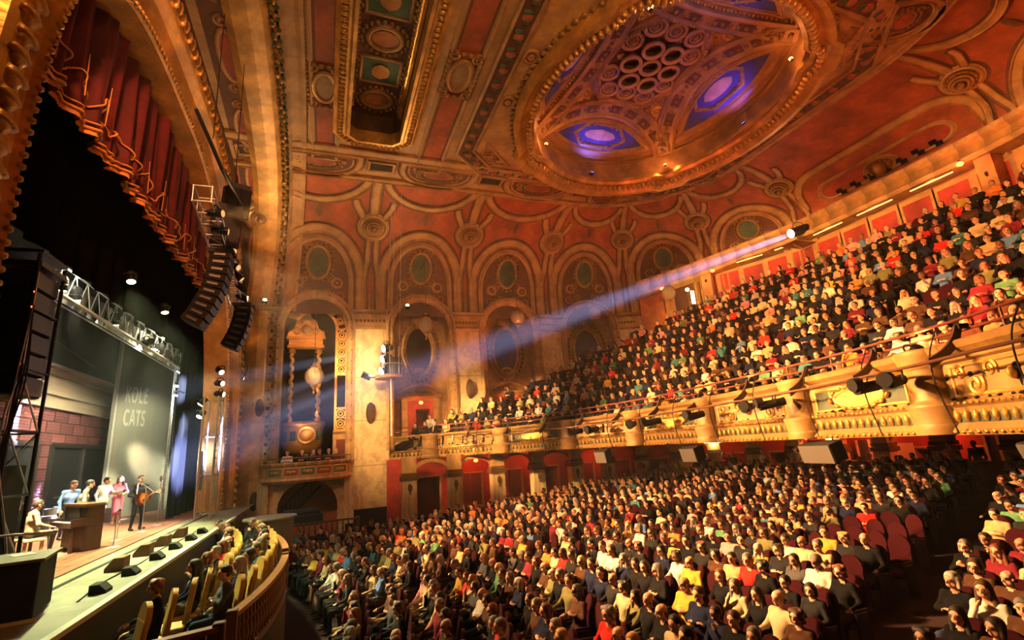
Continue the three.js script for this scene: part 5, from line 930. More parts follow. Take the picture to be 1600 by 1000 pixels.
// ================================================================ PEOPLE AND THINGS ON STAGE
const Lg = (sx = 0.1, k = 0.03) => [[[-sx, 0.5, k], [-sx - 0.02, 0.09, -0.02]], [[sx, 0.5, k], [sx + 0.02, 0.09, -0.02]]];
const hang = (s, f = 0) => [[s * 0.26, 1.15, -0.03 + f], [s * 0.25, 0.9, 0.05 + f], [s * 0.24, 0.74, 0.09 + f]];
{
  const gp = [-5.9, SY + 0.03, -21.1], gt = 0.95;
  person(standing({ arms: [[[-0.32, 1.14, -0.02], [-0.12, 1.02, 0.2], [0.03, 1.0, 0.22]], [[0.36, 1.18, 0.06], [0.5, 1.12, 0.28], [0.5, 1.2, 0.34]]], legs: Lg(0.15), yaw: -0.25, style: 'short' }), dressed(SKINS[2], cloth(0.02, 0.02, 0.025), cloth(0.008, 0.008, 0.01)), HAIRS.dark, gp, gt, 'person in black shirt and trousers playing a sunburst guitar at a microphone');
  const g = thing('guitar', 'sunburst acoustic guitar with strap held by the performer in black', 'guitar', gp, gt);
  const sh = new THREE.Shape(); const half = [[0, -0.26], [0.12, -0.25], [0.205, -0.17], [0.2, -0.06], [0.135, 0.03], [0.13, 0.09], [0.15, 0.16], [0.12, 0.22], [0.04, 0.245], [0, 0.245]];
  sh.setFromPoints([...half, ...half.slice(1, -1).reverse().map(([x, y]) => [-x, y])].map((p) => new THREE.Vector2(...p)));
  const cv = document.createElement('canvas'); cv.width = cv.height = 128; const c2 = cv.getContext('2d'), gr = c2.createRadialGradient(64, 70, 8, 64, 64, 64);
  gr.addColorStop(0, '#ffc03a'); gr.addColorStop(0.45, '#f08a12'); gr.addColorStop(0.75, '#8a2c08'); gr.addColorStop(1, '#1d0703'); c2.fillStyle = gr; c2.fillRect(0, 0, 128, 128);
  const burst = new THREE.CanvasTexture(cv); burst.colorSpace = THREE.SRGBColorSpace; burst.repeat.set(2, 2); burst.offset.set(0.5, 0.5);
  const place = (geo) => { geo.rotateZ(-1.22); geo.rotateY(0.1); geo.translate(-0.05, 1.03, 0.2); return geo; };
  obj('sound_box', place(new THREE.ExtrudeGeometry(sh, { depth: 0.09, bevelSize: 0.008, bevelThickness: 0.008, bevelSegments: 1, curveSegments: 6 })), std([1, 1, 1], 0.25, 0, { map: burst }), g);
  obj('sound_hole', place(new THREE.CircleGeometry(0.05, 18).translate(0, 0.06, 0.1)), M.black, g);
  obj('pickguard', place(new THREE.BoxGeometry(0.07, 0.14, 0.004).translate(0.07, -0.02, 0.1)), std([0.03, 0.01, 0.008], 0.3), g);
  obj('neck', place(merge([new THREE.BoxGeometry(0.05, 0.5, 0.03).translate(0, 0.47, 0.1)])), std([0.3, 0.17, 0.08], 0.4), g);
  obj('headstock', place(merge([new THREE.BoxGeometry(0.075, 0.16, 0.022).translate(0, 0.79, 0.095)])), std([0.5, 0.42, 0.2], 0.4), g);
  obj('strings_bridge', place(merge([new THREE.BoxGeometry(0.13, 0.02, 0.012).translate(0, -0.12, 0.105), new THREE.BoxGeometry(0.03, 0.8, 0.003).translate(0, 0.28, 0.119)])), std([0.5, 0.5, 0.48], 0.3, 0.8), g);
  obj('strap', tube([[-0.26, 1.0, 0.22], [-0.2, 1.3, 0.15], [-0.06, 1.5, 0.02], [0.1, 1.4, 0.13], [0.3, 1.2, 0.24], [0.5, 1.13, 0.3]], 0.016, 30, 5), std([0.6, 0.55, 0.48], 0.6), g);
}
const couple = [-7.85, -24.1];
person(standing({ arms: [hang(-1), [[0.3, 1.2, 0.1], [0.36, 1.2, 0.33], [0.4, 1.22, 0.46]]], legs: [[[-0.1, 0.5, 0.08], [-0.16, 0.09, 0.1]], [[0.08, 0.5, -0.02], [0.05, 0.09, -0.16]]], lean: 0.1, yaw: 0.55, nod: 0.3, style: 'short' }), [SKINS[0], cloth(0.8, 0.78, 0.7), cloth(0.82, 0.8, 0.72), std([0.6, 0.6, 0.58], 0.4), EYES, LIPS], HAIRS.dark, [couple[0], SY + 0.03, couple[1] + 0.12], 1.0, 'person in a white suit leaning to the one in the pink dress');
person(standing({ arms: [[[-0.26, 1.16, 0.04], [-0.06, 1.1, 0.2], [0.06, 1.12, 0.22]], [[0.26, 1.16, 0.04], [0.05, 1.08, 0.2], [-0.06, 1.09, 0.22]]], legs: Lg(0.07), female: true, dress: true, sleeve: SK, bareLeg: true, yaw: -0.5, nod: 0.15, style: 'long' }), [SKINS[2], cloth(0.75, 0.22, 0.42), cloth(0.75, 0.22, 0.42), std([0.7, 0.45, 0.4], 0.4), EYES, LIPS], HAIRS.auburn, [couple[0] + 0.35, SY + 0.03, couple[1] - 0.3], 0.55, 'person in a pink dress beside the white-suited singer');
person(standing({ arms: [hang(-1, 0.04), hang(1, 0.08)], legs: Lg(0.1), lean: 0.16, nod: 0.4, yaw: 0.3, style: 'short' }), dressed(SKINS[1], cloth(0.22, 0.38, 0.68), PANTS[0]), HAIRS.brown, [-7.6, SY + 0.03, -20.5], 0.9, 'person in a light blue shirt standing behind the piano');
person(standing({ arms: [hang(-1, 0.1), hang(1, 0.12)], legs: Lg(0.1), lean: 0.2, nod: 0.2, style: 'short' }), dressed(SKINS[0], cloth(0.36, 0.33, 0.24), cloth(0.2, 0.17, 0.12)), HAIRS.dark, [-6.85, SY + 0.03, -19.3], 1.9, 'person in a grey-tan suit leaning over the piano');
const bassist = person(standing({ arms: [[[-0.3, 1.2, 0.05], [-0.2, 1.35, 0.3], [-0.12, 1.45, 0.34]], [[0.32, 1.12, 0.1], [0.16, 1.0, 0.3], [0.06, 0.95, 0.34]]], legs: Lg(0.12), style: 'short' }), dressed(SKINS[4], cloth(0.2, 0.17, 0.12), PANTS[0]), HAIRS.dark, [-9.5, SY + 0.03, -21.3], 1.2, 'person in a brown jacket at the drums behind the piano');
{
  const pb = { ...SPECS_PIANO() };
  person(seated(pb), [SKINS[1], cloth(0.26, 0.16, 0.08), PANTS[2], SHOES, EYES, LIPS], HAIRS.brown, [-6.95, SY + 0.03, -16.9], 2.214, 'person in a brown vest seated at the piano');
  function SPECS_PIANO() { return { arms: ['rest', 'rest'], style: 'short', fine: 1, lean: 0.1, nod: 0.15 }; }
  const b = thing('piano_bench', 'plain wooden bench at the piano', 'bench', [-6.97, SY + 0.03, -16.89], 0.65);
  obj('seat', rbox(0.42, 0.06, 0.95, 0.02, 0, 0.42, 0), std([0.3, 0.17, 0.06], 0.5), b);
  for (const [x, z] of [[-0.16, -0.4], [0.16, -0.4], [-0.16, 0.4], [0.16, 0.4]]) obj('leg', box(0.06, 0.4, 0.06, x, 0.2, z), std([0.3, 0.17, 0.06], 0.5), b);
  const p = thing('upright_piano', 'dark wooden upright piano with open white keyboard', 'piano', [-6.15, SY + 0.03, -17.5], 0.65);
  const wd = std([0.09, 0.035, 0.015], 0.35, 0, { map: woodT });
  obj('case', [rbox(0.4, 1.08, 1.5, 0.02, 0.05, 0.55, 0), box(0.5, 0.04, 1.56, 0.03, 1.11, 0), box(0.34, 0.12, 1.46, -0.27, 0.66, 0)], wd, p);
  for (const s of [-1, 1]) obj('end_cheek', [rbox(0.5, 0.2, 0.06, 0.02, -0.2, 0.72, s * 0.73), box(0.07, 0.64, 0.07, -0.38, 0.32, s * 0.7)], wd, p);
  obj('white_keys', [box(0.16, 0.02, 1.3, -0.33, 0.73, 0)], std([0.75, 0.72, 0.62], 0.35), p);
  obj('black_keys', Array.from({ length: 36 }, (_, i) => (i % 7 === 2 || i % 7 === 6 ? null : box(0.09, 0.015, 0.014, -0.29, 0.745, -0.64 + i * 0.036))), M.black, p);
  obj('music_desk', box(0.03, 0.26, 0.8, -0.17, 0.95, 0, 0, 0, 0.2), wd, p);
  obj('wood_lid', box(0.46, 0.03, 1.5, 0.03, 1.15, 0), std([0.28, 0.13, 0.06], 0.35, 0, { map: woodT }), p);
}
// drums
{
  const d = thing('drum_kit', 'small drum kit with chrome rims at the back of the stage', 'drums', [-9.2, SY + 0.03, -23.2]);
  const chrome = M.steel;
  for (const [x, y, z, r, h] of [[0.3, 0.75, 0.5, 0.19, 0.2], [0.35, 0.78, -0.05, 0.17, 0.18], [0, 0.45, 0.9, 0.24, 0.42]]) { obj('tom', cyl(r, r, h, x, y, z, 18), std([0.45, 0.43, 0.38], 0.3, 0.3), d); obj('rim', [move(new THREE.TorusGeometry(r, 0.014, 5, 20), x, y + h / 2, z, 0, Math.PI / 2), move(new THREE.TorusGeometry(r, 0.014, 5, 20), x, y - h / 2, z, 0, Math.PI / 2)], chrome, d); }
  obj('bass_drum', cyl(0.3, 0.3, 0.4, 0.15, 0.32, 0.25, 22, 0, 0, Math.PI / 2), std([0.25, 0.2, 0.15], 0.4), d);
  for (const [x, z, y] of [[-0.3, 1.2, 1.15], [0.2, -0.5, 1.2]]) { obj('cymbal', cyl(0.24, 0.02, 0.03, x, y, z, 20, 0.2, 0.15), std([0.6, 0.42, 0.15], 0.3, 0.9), d); obj('stand', [bar([x, 0, z], [x, y, z], 0.012), bar([x, 0.3, z], [x + 0.25, 0, z + 0.1], 0.01), bar([x, 0.3, z], [x - 0.22, 0, z + 0.1], 0.01)], chrome, d); }
  const st = thing('red_stool', 'small round stool with a red seat near the shop window', 'stool', [-9.3, SY + 0.03, -26.2]);
  obj('seat', lathe([[0, 0.62], [0.19, 0.62], [0.22, 0.66], [0.19, 0.72], [0, 0.73]], 18), std([0.5, 0.04, 0.02], 0.5), st);
  for (let k = 0; k < 4; k++) obj('leg', bar([Math.cos(k * 1.57) * 0.12, 0.62, Math.sin(k * 1.57) * 0.12], [Math.cos(k * 1.57) * 0.22, 0, Math.sin(k * 1.57) * 0.22], 0.014), M.steel, st);
  const am = thing('guitar_amplifier', 'small tan guitar amplifier behind the guitarist', 'amplifier', [-8.0, SY + 0.03, -25.6], 1.2);
  obj('cabinet', rbox(0.6, 0.55, 0.3, 0.03, 0, 0.3, 0), std([0.2, 0.16, 0.09], 0.7), am); obj('grille_cloth', box(0.5, 0.36, 0.02, 0, 0.25, 0.155), std([0.35, 0.3, 0.18], 0.9), am); obj('handle', tube([[-0.1, 0.57, 0], [0, 0.62, 0], [0.1, 0.57, 0]], 0.012, 8), M.black, am);
}
// microphones
[[-5.6, -18.5, 1.35, 'straight microphone stand in front of the couple'], [-5.5, -20.3, 1.42, 'microphone stand in front of the guitarist'], [-5.5, -21.9, 1.5, 'tall microphone stand with big microphone at right of the guitarist'], [-5.2, -17.0, 0.9, 'short microphone stand by the piano end']].forEach(([x, z, h, label], i) => {
  const m = thing('microphone_stand', label, 'microphone', [x, SY + (x < -5.04 ? 0.03 : 0), z]);
  obj('base', lathe([[0, 0], [0.15, 0], [0.15, 0.015], [0.03, 0.04], [0, 0.045]], 18), M.steel, m);
  obj('pole', [bar([0, 0.02, 0], [0, h, 0], 0.012), cyl(0.02, 0.02, 0.08, 0, h * 0.6, 0, 8)], M.steel, m);
  obj('microphone', [i === 2 ? rbox(0.08, 0.2, 0.07, 0.03, 0, h + 0.1, 0) : ball(0.03, 0.035, 0.03, 0.05, h + 0.03, 0), bar([0, h, 0], [0.05, h + 0.03, 0], 0.014)], i === 2 ? M.steel : M.blackMetal, m);
});
// stage monitors
function wedge(name, label, x, z, w, h, d, body, face, turn, group) {
  const s = new THREE.Shape([[-d / 2, 0], [d / 2, 0], [d / 2, h * 0.3], [0.05 * d, h], [-d / 2, h]].map((p) => new THREE.Vector2(...p)));
  const o = thing(name, label, 'speaker', [x, SY, z], turn, group);
  obj('cabinet', move(new THREE.ExtrudeGeometry(s, { depth: w, bevelSize: 0.01, bevelThickness: 0.01, bevelSegments: 1 }), 0, 0, -w / 2), body, o);
  obj('grille', box(Math.hypot(d * 0.45, h * 0.7) * 0.85, 0.012, w * 0.9, d * 0.275, h * 0.66, 0, 0, 0, -Math.atan2(h * 0.7, d * 0.45)), face, o);
}
const brownBox = std([0.20, 0.09, 0.035], 0.6, 0, { map: woodT });
[[-3.95, -13.26], [-3.98, -15.0], [-3.95, -16.4], [-3.9, -17.9]].forEach(([x, z], i) => wedge('floor_monitor', `brown wooden floor monitor on the apron, ${ORD[i]} from the speaker tower`, x, z, 0.38, 0.25, 0.3, brownBox, M.black, Math.PI, 'brown floor monitors'));
[[-3.5, -11.1], [-3.48, -12.5], [-3.46, -14.1], [-3.44, -15.5], [-3.4, -16.9], [-3.4, -18.3]].forEach(([x, z], i) => wedge('edge_monitor', `low black monitor on the stage lip, ${ORD[i]} from the speaker tower`, x, z, 0.3, 0.14, 0.22, M.black, M.blackMetal, 0, 'black edge monitors'));
tag(obj('monitor_cable', tube([[-3.6, SY + 0.015, -10.5], [-3.75, SY + 0.015, -12], [-3.68, SY + 0.015, -13.8], [-3.78, SY + 0.015, -15.6], [-3.66, SY + 0.015, -17.5], [-3.7, SY + 0.015, -19]], 0.012, 60, 5), M.black), 'black cable snaking between the floor monitors', 'cable');
{
  const r = thing('round_plinth', 'grey round plinth at the far corner of the stage front', 'plinth', [-1.9, 0, -22.2]);
  obj('drum', cyl(0.85, 0.85, 1.05, 0, 0.52, 0, 28), std([0.12, 0.12, 0.09], 0.7), r); obj('top', cyl(0.95, 0.95, 0.06, 0, 1.08, 0, 28), std([0.25, 0.24, 0.19], 0.6), r);
}
// ---- near speaker tower: scaffold, line of cabinets, amplifier rack, gear table
{
  const t = thing('speaker_tower', 'black scaffold tower with a stack of line speakers at near edge of stage', 'speaker tower', [-5.7, SY, -12.05]);
  for (const [x, z] of [[-0.4, -0.5], [0.4, -0.5], [-0.4, 0.5], [0.4, 0.5]]) obj('upright', bar([x, 0, z], [x, 6.2, z], 0.035, 8), M.blackMetal, t);
  for (let y = 0.5; y < 6.3; y += 1.15) obj('cross_tube', [bar([-0.4, y, -0.5], [0.4, y, -0.5], 0.024), bar([-0.4, y, 0.5], [0.4, y, 0.5], 0.024), bar([0.4, y, -0.5], [0.4, y, 0.5], 0.024), bar([-0.4, y, -0.5], [-0.4, y, 0.5], 0.024)], M.blackMetal, t);
  for (let y = 0.5; y < 3.2; y += 1.15) obj('diagonal_brace', [bar([0.4, y, -0.5], [0.4, y + 1.15, 0.5], 0.018), bar([-0.4, y, -0.5], [0.4, y + 1.15, -0.5], 0.018)], M.steel, t);
  for (let i = 0; i < 6; i++) { const c = new THREE.Group(); c.name = 'line_cabinet'; t.add(c); obj('box', rbox(0.62, 0.38, 0.86, 0.03, 0.06, 5.7 - i * 0.41, 0), M.black, c); obj('grille', box(0.02, 0.33, 0.8, 0.38, 5.7 - i * 0.41, 0), std([0.022, 0.022, 0.028], 0.5), c); obj('side_plate', box(0.45, 0.3, 0.02, 0.06, 5.7 - i * 0.41, 0.44), std([0.022, 0.022, 0.026], 0.4, 0.3), c); }
  obj('rigging_frame', [box(0.8, 0.1, 1.0, 0.05, 6.0, 0), box(0.8, 0.06, 1.0, 0.05, 6.25, 0)], M.blackMetal, t);
  obj('black_flat', [box(0.06, 2.0, 0.9, 0.3, 1.2, 0)], M.black, t);
  for (const [y, z] of [[4.9, -0.65], [4.2, -0.67], [3.6, -0.65]]) obj('side_lamp', [cyl(0.08, 0.11, 0.22, 0.1, y, z - 0.1, 12, 0, 1.2), bar([0.1, y, z - 0.1], [0.1, y, z + 0.2], 0.02)], M.steel, t);
  for (const y of [5.4, 5.1, 4.0, 2.9]) obj('status_light', ball(0.02, 0.02, 0.02, 0.43, y, 0.53), glow(1, 0.12, 0.03, 3), t);
  for (let i = 0; i < 7; i++) obj('cable', tube([[0.45, 5.8 - i * 0.3, 0.55], [0.5 + (i % 3) * 0.06, 4 - i * 0.2, 0.65 + 0.05 * i], [0.4, 2.2, 0.6], [0.5 + 0.05 * i, 0.6, 0.75], [0.3 + 0.1 * i, 0.02, 1.0]], 0.014, 30, 5), i % 3 ? M.black : M.steel, t);
  const g = thing('gear_table', 'black road case table with papers and lamp below the speaker tower', 'table', [-4.35, SY, -10.1], 0.2);
  obj('case', rbox(0.9, 0.75, 1.1, 0.03, 0, 0.4, 0), M.black, g); obj('worktop', box(1.0, 0.04, 1.2, 0, 0.8, 0), std([0.12, 0.09, 0.05], 0.5), g); obj('paper', box(0.25, 0.006, 0.35, 0.1, 0.824, -0.2, 0.4), std([0.7, 0.65, 0.5], 0.8), g); obj('rail', [tube([[-0.45, 0.82, 0.5], [-0.45, 1.1, 0.2], [0.4, 1.08, -0.55]], 0.02, 16)], M.wood, g);
  obj('edge_strip', box(1.0, 0.05, 0.03, 0, 0.02, 0.6), std([0.6, 0.5, 0.3], 0.5), g);
}
// ---- overhead lamp bar on stage
const TB = { x: -6.5, y: 8.0, z0: -28.5, z1: -13.8 };
{
  const t = thing('lamp_truss', 'silver box truss with shiny reflector sheets and stage lamps above the set', 'truss', [TB.x, TB.y, 0]);
  const L = TB.z1 - TB.z0, m = (TB.z0 + TB.z1) / 2;
  for (const [x, y] of [[-0.2, -0.42], [0.2, -0.42], [-0.2, 0.3], [0.2, 0.3]]) obj('chord', bar([x, y, TB.z0], [x, y, TB.z1], 0.03), M.steel, t);
  for (let z = TB.z0, k = 0; z < TB.z1 - 0.5; z += 0.7, k++) obj('lacing', [bar([0.2, -0.42, z], [0.2, 0.3, z + 0.35], 0.015), bar([0.2, 0.3, z + 0.35], [0.2, -0.42, z + 0.7], 0.015)], M.steel, t);
  for (let z = TB.z0 + 0.1, k = 0; z < TB.z1 - 0.6; z += 0.62, k++) obj('reflector_sheet', grid((a, b) => [-0.12 + 0.06 * Math.sin(a * 5 + k) * Math.sin(b * 4), -0.4 + b * 0.72, z + a * 0.6, a, b], 6, 5), std(k % 3 ? [0.55, 0.55, 0.52] : [0.5, 0.44, 0.3], 0.28, 0.85), t);
  obj('bottom_strip', box(0.1, 0.05, L, 0.24, -0.45, m), std([0.7, 0.68, 0.55], 0.4, 0.2), t);
}
// ================================================================ LAMPS, LOUDSPEAKERS AND WHAT HANGS IN THE HOUSE
// a theatre lantern: barrel aimed at a target, glowing lens, yoke; its light sits just in front of the lens
function lantern(name, label, pos, to, r, len, lens, group, light) {
  const P = new THREE.Vector3(...pos), d = new THREE.Vector3(...to).sub(P).normalize(), o = thing(name, label, 'lamp', pos, 0, group), q = new THREE.Quaternion().setFromUnitVectors(new THREE.Vector3(0, 0, 1), d);
  const turned = (g) => { g.applyQuaternion(q); return g; };
  obj('barrel', turned(merge([cyl(r, r * 1.05, len, 0, 0, -len / 2, 14, 0, Math.PI / 2), cyl(r * 0.7, r, len * 0.25, 0, 0, -len * 1.1, 14, 0, Math.PI / 2)])), M.blackMetal, o);
  obj('lens', turned(ball(r * 0.9, r * 0.9, r * 0.3, 0, 0, 0.0, 14)), lens, o);
  obj('yoke', [tube([[-r * 1.2, 0, -0], [-r * 1.2, r * 1.6, 0], [r * 1.2, r * 1.6, 0], [r * 1.2, 0, 0]], 0.02, 16, 5)].map((g) => { g.applyQuaternion(q); g.translate(-d.x * len / 2, -d.y * len / 2, -d.z * len / 2); return g; }), M.blackMetal, o);
  if (light) { const f = 0.3 * r + 0.03; spot(pos[0] + d.x * f, pos[1] + d.y * f, pos[2] + d.z * f, ...to, light.color, light.power, light.angle, light.pen ?? 0.5, light.soft ?? 4); }
  return o;
}
const col = (r, g, b) => new THREE.Color().setRGB(r, g, b);
const AMBER = col(1, 0.43, 0.12), WARM = col(1, 0.49, 0.18), HOUSE = col(1, 0.56, 0.22), RED = col(1, 0.16, 0.05), ICE = col(0.42, 0.5, 1), STAGEY = col(1, 0.95, 0.62), BLUE = col(0.1, 0.13, 1);

// ---- warm lanterns added on the house truss to light audience, balcony and far wall
[
  [-14.6, [17, 8.0, -9], 24, 2600, AMBER], [-15.5, [19, 8.2, -19], 20, 3400, AMBER], [-17.6, [13, 0.2, -10], 24, 2500, WARM], [-18.4, [8, -0.4, -20], 24, 1600, WARM], [-19.2, [3, 6, -29], 26, 760, HOUSE], [-20.0, [9, 4.4, -27], 14, 2300, HOUSE], [-16.6, [10, -0.6, -5], 20, 1700, WARM],
].forEach(([z, to, angle, power, c], i) => lantern('added_house_lantern', `added black house lantern on the lattice truss, ${ORD[i]} from its near end`, [-2.85, 10.1 + (z + 14.1) * 0.17, z], to, 0.11, 0.36, glow(c.r, c.g, c.b, 0.7), 'added lanterns of the lattice truss', { color: c, power, angle, soft: 6 }));
// ---- floods added on balcony rail, piers, cornices and spandrel to light ceiling and valance: amber near the stage, red towards the rear
[[[4.4, 11.6, -28.3], [3.5, 17, -21], 62, 56, HOUSE, 'added amber flood on the capital of the second pier'], [[-3.2, 11.6, -28.2], [-1.5, 17, -20], 62, 105, HOUSE, 'added amber flood on the capital of the first pier'],
 [[10.3, 4.3, -24.9], [9, 17, -26], 48, 130, col(1, 0.26, 0.08), 'added orange flood behind the balcony rail under the second arch'], [[13.4, 4.5, -18.2], [17, 17, -21], 50, 140, RED, 'added red flood behind the balcony rail left of the centre'], [[13.6, 4.6, -13], [20, 15, -12], 55, 150, RED, 'added red flood behind the balcony rail at the centre'], [[12.8, 4.7, -7.2], [20, 15, -4], 58, 150, RED, 'added red flood behind the balcony rail right of the centre'],
 [[1.5, 11.4, 0.5], [3.0, 17.2, -14], 50, 150, HOUSE, 'added amber flood on the near wall cornice towards the stage'], [[9.5, 11.4, 0.5], [12, 18, -14], 44, 210, col(1, 0.33, 0.11), 'added orange flood on the near wall cornice towards the rear'],
 [[-3.3, 13.2, -6.6], [-5, 11.0, -19], 40, 260, col(1, 0.34, 0.12), 'added orange flood on the near spandrel, aimed along the valance'], [[-3.0, 12.4, -4.8], [-4.4, 9.0, -8.6], 40, 26, AMBER, 'added amber flood on the near spandrel over the jamb'],
].forEach(([pos, to, angle, power, c, label]) => lantern('added_floodlight', label, pos, to, 0.13, 0.22, glow(c.r, c.g, c.b, 4), 'added house floodlights', { color: c, power, angle, pen: 0.8, soft: 10 }));
// ---- blue and amber lamps hidden in the drum of the dome
[[Math.PI * 1.5, 20, 'far'], [Math.PI / 2, 14, 'near'], [0, 14, 'rear'], [Math.PI, 2.5, 'stage']].forEach(([a, p, w]) => {
  const c = Math.cos(a), n = Math.sin(a), x = DX + (DA - 0.32) * c, z = DZ + (DB - 0.32) * n;
  lantern('dome_lamp', `blue lamp in the drum of the dome on its ${w} side`, [x, CEIL + 0.25, z], [DX + (DA - 1.3) * c, CEIL + 1.7, DZ + (DB - 1.3) * n], 0.1, 0.14, glow(BLUE.r, BLUE.g, BLUE.b, 3), 'blue lamps of the dome', { color: w === 'near' ? col(0.3, 0.25, 1) : w === 'rear' ? col(0.2, 0.12, 1) : BLUE, power: p, angle: 56, pen: 0.6, soft: 4 });
});
for (const a of [0.75, 2.3, 3.9, 5.5]) {
  const x = DX + (DA - 0.4) * Math.cos(a), z = DZ + (DB - 0.4) * Math.sin(a), c = col(1, 0.36, 0.1), w = { 0.75: 'rear near', 2.3: 'stage near', 3.9: 'stage far', 5.5: 'rear far' }[a];
  const o = thing('dome_lamp', `amber lamp in the ${w} quarter of the dome drum`, 'lamp', [x, CEIL + 0.2, z]);
  obj('tube', ball(0.09, 0.05, 0.09, 0, 0, 0, 10), glow(c.r, c.g, c.b, 3), o); obj('socket', box(0.1, 0.06, 0.1, 0, -0.07, 0), M.blackMetal, o);
  point(x - Math.cos(a) * 0.2, CEIL + 0.24, z - Math.sin(a) * 0.2, c, 3, 4);
}
// ---- followspot in the rear booth and its beam
{
  const p = [24.2, 13.55, -18.3], to = [-5.8, 3.4, -25.3];
  lantern('followspot', 'big white followspot shining from the rear booth over the balcony', p, to, 0.26, 1.1, glow(1, 1, 1, 40), undefined, { color: ICE, power: 480000, angle: 2.4, pen: 0.5, soft: 8 });
  const b = thing('spot_shelf', 'small shelf carrying the followspot on the rear cornice', 'shelf', [24.7, 13.0, -18.4]); obj('board', box(1.6, 0.06, 1.0), M.rib, b); obj('bracket', [bar([0.6, -0.4, 0], [-0.4, 0, 0], 0.04), bar([0, 0, 0], [0, 0.4, 0], 0.04)], M.rib, b);
}
// ---- hanging pod of three white spots by the second arch
{
  const px = 3.2, pz = -27.4;
  const o = thing('lighting_basket', 'round lighting basket hung on wires beside the balcony end', 'lighting basket', [px, 7.15, pz]);
  obj('platform', [cyl(0.75, 0.75, 0.1, 0, 0, 0, 24), move(new THREE.TorusGeometry(0.7, 0.06, 6, 24), 0, 0.08, 0, 0, Math.PI / 2)], M.rib, o);
  obj('drum', [cyl(0.42, 0.42, 1.0, 0.25, 0.6, 0, 18)], M.blackMetal, o);
  obj('guard_rail', [move(new THREE.TorusGeometry(0.5, 0.02, 5, 24), 0.2, 0.75, 0, 0, Math.PI / 2), ...[0, 1, 2, 3, 4, 5].map((k) => bar([0.2 + 0.5 * Math.cos(k), 0, 0.5 * Math.sin(k)], [0.2 + 0.5 * Math.cos(k), 1.7, 0.5 * Math.sin(k)], 0.015))], M.steel, o);
  for (const [x, z] of [[-0.3, 0.3], [0.5, 0.3], [0.1, -0.4]]) obj('wire', bar([x, 0, z], [x * 0.6, 9.3, z + 3.2], 0.012, 5), M.steel, o);
  obj('pole', bar([0.1, -3.1, 0.1], [0.1, 0, 0.1], 0.05, 8), std([0.6, 0.5, 0.4], 0.4, 0.3), o);
  [8.75, 8.15, 7.5].forEach((y, i) => lantern('basket_spot', `white spotlight of the hanging basket, ${['top', 'middle', 'lowest'][i]} of three`, [px - 0.3 - 0.06 * i, y, pz + 0.1], [-5.8, 6.4 - i * 1.5, -24.6 - (i % 2) * 0.7], 0.22, 0.42, glow(1, 1, 1, 40), 'spots of the hanging basket', { color: col(0.6, 0.7, 1), power: 36000, angle: 4, pen: 0.7, soft: 4 }));
  const d = thing('idle_spot', 'unlit dark spotlight left of the hanging basket', 'lamp', [px - 1.2, 7.25, pz + 0.1]);
  obj('barrel', cyl(0.16, 0.18, 0.5, 0, 0, 0, 12, 0, 0, 1.1), M.blackMetal, d); obj('bracket', bar([-0.1, -0.1, 0], [1.0, -0.05, 0], 0.03), M.blackMetal, d);
}
// ---- pendant lanterns on long rods in front of the lunettes
function pendant(s, label, group) {
  const top = onCove(s, 3.15 + spring(s) - 12.4, 0.2), base = onCove(s, 3.15 + spring(s) - 12.4, 1.4), x = base[0], z = base[2], y = s < 8 ? 7.3 : s < 14 ? 10.2 : spring(s) - 1.6;
  const o = thing('pendant_lantern', label, 'pendant lamp', [x, y, z], 0, group);
  obj('rod', [bar([0, 0.5, 0], [0, top[1] - y, 0], 0.022, 6), bar([0, top[1] - y, 0], [top[0] - x, top[1] - y, top[2] - z], 0.022, 6)], M.bronze, o);
  obj('globe', ball(0.42, 0.48, 0.42, 0, 0, 0, 16), new THREE.MeshPhysicalMaterial({ color: C(0.5, 0.42, 0.3), roughness: 0.25, metalness: 0.2, transmission: 0.3 }), o);
  for (let k = 0; k < 8; k++) { const a = k * Math.PI / 4; obj('rib', tube([[0, 0.5, 0], [Math.cos(a) * 0.32, 0.34, Math.sin(a) * 0.32], [Math.cos(a) * 0.45, 0, Math.sin(a) * 0.45], [Math.cos(a) * 0.32, -0.34, Math.sin(a) * 0.32], [0, -0.5, 0]], 0.018, 14, 5), M.goldDark, o); }
  obj('crown', lathe([[0, 0.75], [0.05, 0.7], [0.12, 0.56], [0.22, 0.5], [0.05, 0.46]], 12), M.goldDark, o);
  obj('drop', lathe([[0, -0.95], [0.06, -0.85], [0.03, -0.7], [0.14, -0.55], [0.2, -0.46], [0, -0.44]], 12), M.goldDark, o);
}
[[5.4, 'glass and gilt globe lantern hanging before the first arch'], [11.3, 'pendant lantern hanging over the second arch'], [17.0, 'pendant lantern hanging over the third arch'], [22.7, 'pendant lantern hanging over the fourth arch'], [28.4, 'pendant lantern hanging before the rear corner lunette'], [STOTAL - 34.1, 'dark pendant lantern hanging under the right-hand lunette']].forEach(([s, l]) => pendant(s, l, 'pendant lanterns'));
// ---- red exit lamps
function exitLamp(pos, label, p = 3.2) {
  const o = thing('exit_lamp', label, 'lamp', pos, 0, 'red exit lamps');
  obj('bulb', ball(0.13, 0.1, 0.13, 0, 0, 0, 10), glow(1, 0.12, 0.02, 9), o); obj('holder', cyl(0.06, 0.06, 0.1, 0, 0.13, 0, 10), M.bronze, o);
  point(pos[0], pos[1], pos[2], RED, p, 5);
}
ARCHES.slice(1).forEach((c, i) => exitLamp(onWall(c, 5.95, -0.55), `red exit lamp over the balcony door in the ${ORD[i + 1]} arch`));
[[28.0, 'above the left pair of rear posts'], [31.6, 'above the stair opening left of the booth'], [45.3, 'on the rear cornice right of the booth'], [49.3, 'on the rear cornice at the right edge']].forEach(([s, w]) => exitLamp(onWall(s, spring(s) - 1.05, 1.15), `red exit lamp ${w}`, 3));
